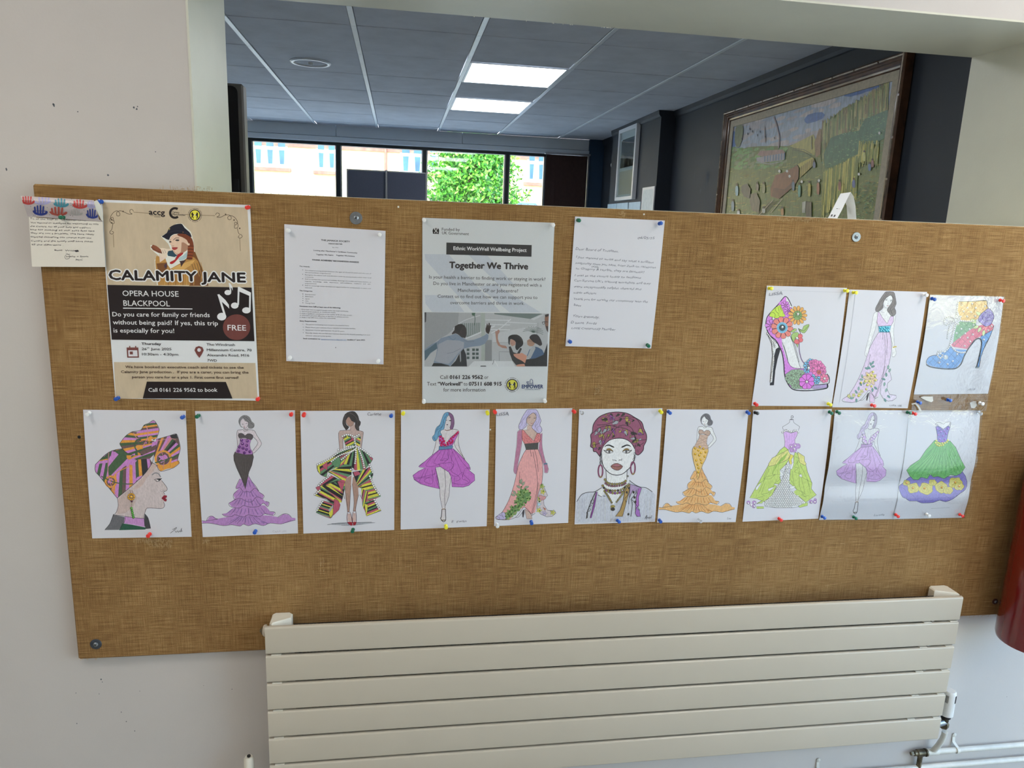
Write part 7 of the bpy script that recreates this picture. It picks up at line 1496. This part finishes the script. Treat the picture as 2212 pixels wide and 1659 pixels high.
PINS = [
 (216.5, 435.5, 'blue', 'at the top left corner of the parchment theatre poster'), (535, 448, 'red', 'at the top right corner of the parchment theatre poster'), (252.5, 861, 'blue', 'at the bottom left corner of the parchment theatre poster'), (557, 862, 'red', 'at the bottom right corner of the parchment theatre poster'),
 (133.5, 469, 'green', 'through the fold of the coral-patterned greeting card'),
 (622, 498, 'white', 'at the top left corner of the typed notice'), (820, 507, 'white', 'at the top right corner of the typed notice'), (626, 773, 'white', 'at the bottom left corner of the typed notice'), (817, 780, 'white', 'at the bottom right corner of the typed notice'),
 (916, 475, 'white', 'at the top left corner of the wellbeing poster'), (1194, 486, 'white', 'at the top right corner of the wellbeing poster'), (915.5, 867, 'white', 'at the bottom left corner of the wellbeing poster'), (1177, 866, 'white', 'at the bottom right corner of the wellbeing poster'),
 (1250, 476, 'green', 'at the top left corner of the handwritten letter'), (1426.5, 482.5, 'blue', 'at the top right corner of the handwritten letter'), (1231, 738, 'blue', 'at the bottom left corner of the handwritten letter'), (1400, 746.5, 'green', 'at the bottom right corner of the handwritten letter'),
 (190, 894, 'white', 'at the top left corner of the striped headwrap drawing'), (394.5, 901, 'blue', 'at the top right corner of the striped headwrap drawing'), (321.5, 1156, 'red', 'at the bottom edge of the striped headwrap drawing'),
 (427, 899, 'green', 'at the top left corner of the purple mermaid gown drawing'), (629, 895, 'red', 'at the top right corner of the purple mermaid gown drawing'), (551, 1149, 'blue', 'at the bottom edge of the purple mermaid gown drawing'),
 (656.5, 896, 'red', 'at the top left corner of the zigzag dress drawing'), (845, 898, 'blue', 'at the top right corner of the zigzag dress drawing'), (762, 1146, 'green', 'at the bottom edge of the zigzag dress drawing'),
 (871, 893, 'yellow', 'at the top left corner of the blue-haired figure drawing'), (1053, 892, 'yellow', 'at the top right corner of the blue-haired figure drawing'), (963.5, 1138, 'yellow', 'at the bottom edge of the blue-haired figure drawing'),
 (1069, 890, 'red', 'at the top left corner of the salmon gown drawing'), (1240, 889, 'red', 'at the top right corner of the salmon gown drawing'), (1074, 1135, 'white', 'at the bottom left corner of the salmon gown drawing'), (1148, 1129, 'blue', 'at the bottom edge of the salmon gown drawing'),
 (1256.5, 891.5, 'clear', 'at the top left corner of the patterned turban drawing'), (1427.5, 889.5, 'yellow', 'at the top right corner of the patterned turban drawing'), (1336, 1126, 'blue', 'at the bottom edge of the patterned turban drawing'),
 (1446, 891, 'blue', 'at the top left corner of the gold mermaid gown drawing'), (1616, 891.5, 'blue', 'at the top right corner of the gold mermaid gown drawing'), (1426, 1125.5, 'blue', 'at the bottom left corner of the gold mermaid gown drawing'), (1512, 1125, 'clear', 'at the bottom edge of the gold mermaid gown drawing'),
 (1634, 892, 'black', 'at the top left corner of the lime green gown drawing'), (1794.5, 891.5, 'green', 'at the top right corner of the lime green gown drawing'), (1685.5, 1122, 'red', 'at the bottom edge of the lime green gown drawing'),
 (1811, 891, 'green', 'at the top left corner of the lilac short dress drawing'), (1963.5, 891.5, 'green', 'at the top right corner of the lilac short dress drawing'), (1779, 1117.5, 'blue', 'at the bottom left corner of the lilac short dress drawing'), (1847, 1118.5, 'green', 'at the bottom edge of the lilac short dress drawing'),
 (1975, 893.5, 'red', 'at the top left corner of the green ball gown drawing'), (2116.5, 893, 'clear', 'at the top right corner of the green ball gown drawing'), (1938, 1114, 'red', 'at the bottom left corner of the green ball gown drawing'), (2005, 1113, 'white', 'at the bottom edge of the green ball gown drawing'), (2077, 1113.5, 'red', 'at the bottom right corner of the green ball gown drawing'),
 (1664.5, 623, 'yellow', 'at the top left corner of the flowered shoe drawing'), (1828, 628, 'yellow', 'at the top right corner of the flowered shoe drawing'), (1633, 873.5, 'red', 'at the bottom left corner of the flowered shoe drawing'), (1792, 873.5, 'yellow', 'at the bottom right corner of the flowered shoe drawing'),
 (1847, 632, 'yellow', 'at the top left corner of the pale lilac gown drawing'), (1999, 637.5, 'white', 'at the top right corner of the pale lilac gown drawing'), (1886.5, 876, 'red', 'at the bottom edge of the pale lilac gown drawing'),
 (2016.5, 646, 'blue', 'at the top left corner of the ankle boot drawing'), (2164.5, 649.5, 'red', 'at the top right corner of the ankle boot drawing'), (1985, 869.5, 'blue', 'below the left end of the ankle boot drawing'), (2050.5, 864.5, 'blue', 'below the middle of the ankle boot drawing'), (2120, 871.5, 'white', 'below the right end of the ankle boot drawing')]
rnd = random.Random(9)
for px, py, cn, where in PINS:
    card = 'greeting card' in where
    y = YF-(.0125 if card else .0012)
    h_ = onY(px, py, y-.0105)
    if cn not in protos: o, nd = protos[cn] = make_pin(cn)
    else:
        o = protos[cn][0].copy(); col.objects.link(o); nd = protos[cn][1].copy(); col.objects.link(nd); nd.parent = o
    ax, az = rnd.uniform(-.09, .09), rnd.uniform(-.09, .09)
    o.rotation_euler = (az, 0, ax); o.location = (h_.x, y, h_.z)
    # keep the middle of the head at the place read off the photograph
    o.location.x -= .0105*math.sin(ax); o.location.z -= -.0105*math.sin(az)
    word = {'clear': 'clear plastic', 'white': 'white', 'black': 'black'}.get(cn, cn)
    tag(o, '%s push pin %s' % (word, where), 'push pin', 'push pins in the board')
# ================================================================ the framed painting on the dark wall
XF = XW-.045
pa, pb = onX(1958, 110, XF), onX(1564, 242, XF)      # near top and far top outer corners
y0, y1 = pa.y, pb.y; z1 = (pa.z+pb.z)/2; z0 = z1-1.18
pe = empty('framed_painting', (XW, (y0+y1)/2, z0), 'large framed painting of green cane fields and a train on the dark wall', 'painting')
FW_ = .062
def member(ya, yb__, za, zb__, vertical):
    # moulding of three stepped ribs with a gilded bead on top
    m_ = MB(); g_ = MB()
    for k, (t0, t1, pr) in enumerate(((0, .36, .040), (.36, .68, .030), (.68, 1, .020))):
        if vertical:
            s_ = 1 if vertical > 0 else -1; a, b_ = (ya+(yb__-ya)*t0, ya+(yb__-ya)*t1) if s_ > 0 else (yb__-(yb__-ya)*t1, yb__-(yb__-ya)*t0)
            m_.bevbox(XW-.004-pr, XW-.001, a, b_, za, zb__, .004)
        else: pass
    return m_
def mould(name, P0, P1, inward):
    # profile swept from corner to corner, mitred
    prof = [(0, .004), (0, .040), (.006, .046), (.016, .046), (.020, .040), (.026, .040), (.030, .034), (.040, .034), (.046, .028), (.054, .026), (.058, .018), (.062, .018), (.062, .004)]
    P0, P1 = Vector(P0), Vector(P1); d_ = (P1-P0).normalized(); q = MB(); r0 = []; r1 = []
    for u, h in prof:
        r0.append(len(q.v)); q.v.append(tuple(P0+d_*u+Vector(inward)*u+Vector((-h, 0, 0)))); r1.append(len(q.v)); q.v.append(tuple(P1-d_*u+Vector(inward)*u+Vector((-h, 0, 0))))
    for i in range(len(prof)):
        j = (i+1) % len(prof); q.f.append((r0[i], r0[j], r1[j], r1[i])); q.c.append(None)
    q.build('frame_member', 'wood', pe, smooth=True, ang=30)
    gq = MB(); L_ = (P1-P0).length; n_ = int(L_/.16)
    for k in range(n_):
        a = P0+d_*(L_*(k+.03)/n_)+Vector(inward)*.011; b_ = P0+d_*(L_*(k+.97)/n_)+Vector(inward)*.011
        gq.tube([a+Vector((-.046, 0, 0)), b_+Vector((-.046, 0, 0))], .0045, 8)
    gq.build('bead', 'gilt', pe, smooth=True)
mould('t', (XW, y0, z1), (XW, y1, z1), (0, 0, -1)); mould('b', (XW, y0, z0), (XW, y1, z0), (0, 0, 1)); mould('l', (XW, y1, z0), (XW, y1, z1), (0, -1, 0)); mould('r', (XW, y0, z0), (XW, y0, z1), (0, 1, 0))
yi0, yi1, zi0, zi1 = y0+.060, y1-.060, z0+.060, z1-.060
XS = XW-.020
q = MB(); sw = .038
for a in ((yi0, yi1, zi1-sw, zi1), (yi0, yi1, zi0, zi0+sw), (yi0, yi0+sw*1.08, zi0+sw, zi1-sw), (yi1-sw*1.08, yi1, zi0+sw, zi1-sw)): q.quadbox(XS, XW-.004, *a)
q.build('linen_slip', 'linen', pe)
XC = XS+.0065
MB().quadbox(XC, XW-.004, yi0+sw*.9, yi1-sw*.9, zi0+sw*.9, zi1-sw*.9).build('canvas', plain('canvas_board', lin(120, 120, 90), .6), pe)
class WSheet:
    base = 0; amp = 0; toward = None; nrm = Vector((-1, 0, 0))
    def at(s, px, py): return onX(px, py, XC)
    def d(s, p): return 0
# painting drawn in crop 1540,80 s3.95, clipped to its own opening
W_ = Art(WSheet(), 1540, 80, 3.95, step=4.6e-6)
ZC0, ZC1, YC0, YC1 = zi0+sw, zi1-sw, yi0+sw*1.08, yi1-sw*1.08
def pc(y, z): u, v = project((XC, y, z)); return ((u-1540)*3.95, (v-80)*3.95)
TLc, TRc, BRc_, BLc = pc(YC1, ZC1), pc(YC0, ZC1), pc(YC0, ZC0), pc(YC1, ZC0)
def wclip(pts):
    q = pts
    cn = [TLc, TRc, BRc_, BLc]
    for i in range(4):
        a, b_ = cn[i], cn[(i+1) % 4]; nx, ny = -(b_[1]-a[1]), (b_[0]-a[0]); q = clip(q, nx, ny, nx*a[0]+ny*a[1])
        if len(q) < 3: return []
    return q
KP = 2.15
def cp_(r, g, b): return lin(r, g, b, KP, .9)
def wf(col_, pts, sm=0, keep=True):
    if isinstance(pts, str): pts = pp_(pts)
    if sm: pts = spl(pts, sm, True)
    q = wclip(pts)
    if len(q) > 2: W_.fill(col_, q)
    if not keep and len(q) > 2: W_.k -= .9
def ws(pts, w, col_):
    if isinstance(pts, str): pts = pp_(pts)
    cn = [TLc, TRc, BRc_, BLc]
    for x, y in pts:
        for i in range(4):
            a, b_ = cn[i], cn[(i+1) % 4]
            if -(b_[1]-a[1])*(x-a[0])+(b_[0]-a[0])*(y-a[1]) < 0: return
    W_.line(pts, w, col_, 0)
wf(cp_(122, 132, 146), [TLc, TRc, BRc_, BLc])
R5 = random.Random(17)
def sk_(x, y, w, h, col_): wf(col_, [(x+w*math.cos(a)*R5.uniform(.7, 1), y+h*math.sin(a)*R5.uniform(.7, 1)-w*math.cos(a)*.24) for a in [i*.7 for i in range(9)]], 0, False)
for k in range(120): sk_(R5.uniform(150, 1500), R5.uniform(380, 980), R5.uniform(30, 130), R5.uniform(12, 36), R5.choice([cp_(134, 130, 134), cp_(146, 140, 140), cp_(118, 124, 138), cp_(126, 128, 136)]))
W_.k += 2
for x, y, w, h in ((1300, 440, 180, 36), (1230, 470, 120, 30), (860, 690, 110, 45), (400, 680, 200, 22), (250, 720, 120, 24), (1430, 400, 90, 20), (180, 880, 26, 90)): sk_(x, y, w, h, cp_(58, 86, 132)); sk_(x+20, y+8, w*.6, h*.5, cp_(48, 76, 126))
W_.k += 2
wf(cp_(84, 94, 54), '140 990 300 940 420 930 640 930 760 890 860 850 880 900 940 760 1100 620 1130 600 1500 430 1500 1600 60 1600')
G5 = [cp_(96, 112, 62), cp_(84, 104, 70), cp_(120, 116, 62), cp_(132, 122, 66), cp_(72, 92, 56), cp_(140, 134, 84), cp_(104, 92, 52)]
for k in range(800):
    y = R5.uniform(900, 1590); x = R5.uniform(90, 1500)
    if y < 1000-(x-700)*.2 and x < 860: continue
    a = R5.uniform(-.9, .3); L = R5.uniform(14, 46); wf(R5.choice(G5), [(x, y), (x+L*math.cos(a), y+L*math.sin(a)), (x+L*math.cos(a)-3, y+L*math.sin(a)+6), (x-4, y+6)], 0, False)
W_.k += 2
for k in range(140): sk_(R5.uniform(160, 620), R5.uniform(950, 1120), R5.uniform(12, 34), R5.uniform(10, 22), R5.choice([cp_(78, 110, 66), cp_(96, 128, 80), cp_(70, 96, 58), cp_(104, 112, 84)]))
W_.k += 2
wf(cp_(136, 130, 72), '660 930 860 830 890 900 870 1010 700 950'); wf(cp_(110, 84, 56), '870 900 910 780 930 790 920 1000 880 1030')
# tall cane on the right
for k in range(520):
    x = R5.uniform(930, 1500); top_ = 760-(x-900)*.62+R5.uniform(-30, 60); bot_ = top_+R5.uniform(120, 330)
    wf(R5.choice([cp_(92, 104, 58), cp_(120, 120, 72), cp_(76, 92, 52), cp_(136, 130, 84), cp_(98, 82, 54)]), [(x, top_), (x+R5.uniform(4, 9), top_+10), (x+R5.uniform(-12, 12), bot_), (x-8, bot_)], 0, False)
W_.k += 2
wf(cp_(56, 88, 66), '950 1000 1010 860 1120 820 1250 800 1300 700 1500 620 1480 860 1400 900 1240 1080 1180 1090 960 1120')
for k in range(700):
    x = R5.uniform(950, 1470); y = R5.uniform(640, 1120)
    if y < 1000-(x-900)*.72 or y > 1160-(max(0, x-1220))*1.1: continue
    a = R5.uniform(-2.6, -.5); L = R5.uniform(20, 44); wf(R5.choice([cp_(64, 104, 76), cp_(44, 76, 60), cp_(96, 132, 92), cp_(54, 90, 62), cp_(120, 150, 106)]), [(x, y), (x+L*.6*math.cos(a), y+L*.8*math.sin(a)), (x+L*math.cos(a)*1.2, y+L*.6*math.sin(a)), (x+L*.5*math.cos(a), y+L*.55*math.sin(a))], 0, False)
W_.k += 2
for k in range(300):
    x = R5.uniform(950, 1420); t0_ = 1150-(x-950)*.50+R5.uniform(-10, 20); t0_ = max(t0_, 880); L = R5.uniform(160, 400)
    if x > 1250: t0_ = R5.uniform(880, 960); L = R5.uniform(80, 180)
    wf(R5.choice([cp_(150, 144, 70), cp_(112, 116, 54), cp_(160, 150, 84), cp_(84, 98, 48), cp_(96, 104, 50)]), [(x, t0_), (x+6, t0_), (x+2-L*.05, t0_+L), (x-5-L*.05, t0_+L)], 0, False)
W_.k += 2
for k in range(160):
    x = R5.uniform(1180, 1400); y = R5.uniform(1230, 1590)
    if y < 1340-(x-1180)*.5: continue
    a = R5.uniform(-2.6, -.5); L = R5.uniform(24, 54); wf(R5.choice([cp_(64, 100, 70), cp_(44, 74, 56), cp_(104, 132, 84)]), [(x, y), (x+L*.6*math.cos(a), y+L*.8*math.sin(a)), (x+L*math.cos(a)*1.2, y+L*.5*math.sin(a)), (x+L*.5*math.cos(a), y+L*.5*math.sin(a))], 0, False)
W_.k += 2
# palm, bare trees, birds, house, train, figures
wf(cp_(92, 98, 76), '200 780 225 745 262 760 258 850 235 930 205 935 190 860', 2); 
for k in range(12): ws([(230, 750), (205+k*5, 830+R5.uniform(-20, 60))], 6, cp_(66, 74, 52))
ws('232 720 236 930', 5, cp_(80, 76, 66)); ws('525 680 545 740 572 850 566 950', 10, cp_(110, 96, 100)); ws('580 650 606 760 592 940', 10, cp_(104, 92, 98)); ws('444 760 452 900', 7, cp_(108, 98, 96)); ws('848 850 850 960', 6, cp_(84, 80, 62)); ws('548 640 540 690', 4, cp_(104, 92, 98))
for x, y in ((302, 826), (320, 785), (341, 806), (385, 838), (409, 808), (530, 862), (252, 868), (452, 850)): ws([(x, y-9), (x+2, y+9)], 8, cp_(46, 52, 66))
wf(cp_(120, 96, 92), '380 1010 410 970 600 960 625 985 610 1000 440 1020'); wf(cp_(126, 122, 128), '375 1030 440 1018 622 990 615 1050 430 1072 380 1062')
for x in range(450, 620, 24): ws([(x, 1016-(x-450)*.16), (x-2, 1066-(x-450)*.12)], 8, cp_(60, 84, 112))
ws('370 1070 500 1084 600 1060', 6, cp_(130, 132, 134)); ws('690 950 780 960 850 1000', 4, cp_(70, 62, 52)); ws('680 962 770 976 845 1020', 4, cp_(70, 62, 52))
wf(cp_(104, 64, 50), '498 1290 540 1180 600 1160 700 1110 725 1090 742 1130 735 1210 700 1270 620 1340 570 1382 500 1360'); wf(cp_(84, 50, 42), '520 1290 620 1300 690 1230 700 1260 620 1340 572 1380 505 1358'); ws('530 1290 620 1306 700 1240', 4, cp_(60, 38, 34)); ws('740 1110 735 1210', 4, cp_(60, 38, 34))
wf(cp_(146, 136, 66), '728 1086 850 1028 872 1034 750 1116'); wf(cp_(132, 118, 58), '750 1116 872 1036 870 1090 748 1204')
for x in range(762, 870, 17): ws([(x, 1108-(x-750)*.66), (x-2, 1196-(x-750)*.93)], 4, cp_(80, 70, 36))
for k in range(12): ws([(560-k*14, 1400+k*14), (470-k*14, 1420+k*14)], 4, cp_(74, 66, 50))
ws('600 1380 500 1500', 5, cp_(150, 140, 120)); ws('520 1390 400 1520', 5, cp_(150, 140, 120))
for x, y, cc_, h in ((692, 1270, (70, 90, 110), 90), (745, 1310, (70, 120, 110), 120), (830, 1300, (150, 140, 70), 130), (905, 1290, (130, 90, 70), 120), (440, 1290, (120, 120, 90), 90), (385, 1280, (110, 100, 90), 70), (210, 1310, (110, 140, 150), 100), (176, 1440, (90, 110, 120), 100), (1090, 1270, (120, 80, 70), 90), (1210, 1250, (80, 90, 130), 80), (1300, 1020, (150, 150, 90), 90), (1370, 1080, (120, 80, 80), 70), (1345, 1110, (80, 100, 130), 70), (872, 1090, (80, 90, 110), 60), (600, 1490, (150, 110, 70), 70), (440, 1480, (150, 150, 140), 50), (225, 1500, (150, 150, 150), 50)):
    wf(cp_(*cc_), [(x-12, y-h*.25), (x, y-h*.4), (x+12, y-h*.25), (x+10, y+h*.4), (x-10, y+h*.4)], 2); wf(cp_(60, 48, 44), [(x+9*math.cos(a), y-h*.5+10*math.sin(a)) for a in (0, 1, 2, 3, 4, 5)])
for x, y in ((576, 1145), (640, 1145), (662, 1188), (766, 1235), (914, 1225), (1255, 1170), (1430, 820)): wf(cp_(176, 174, 170), [(x+11*math.cos(a), y+14*math.sin(a)) for a in (0, 1, 2, 3, 4, 5)])
wf(cp_(70, 66, 60), '250 1270 300 1250 330 1300 320 1380 270 1360 250 1320'); wf(cp_(84, 76, 62), '330 1340 380 1330 410 1400 400 1500 340 1480 320 1400'); wf(cp_(74, 68, 56), '800 1400 850 1410 850 1540 800 1540'); wf(cp_(140, 140, 130), '770 1410 800 1400 795 1500 770 1500')
W_.build('painted_scene', pe, 'paint', off=.0004)
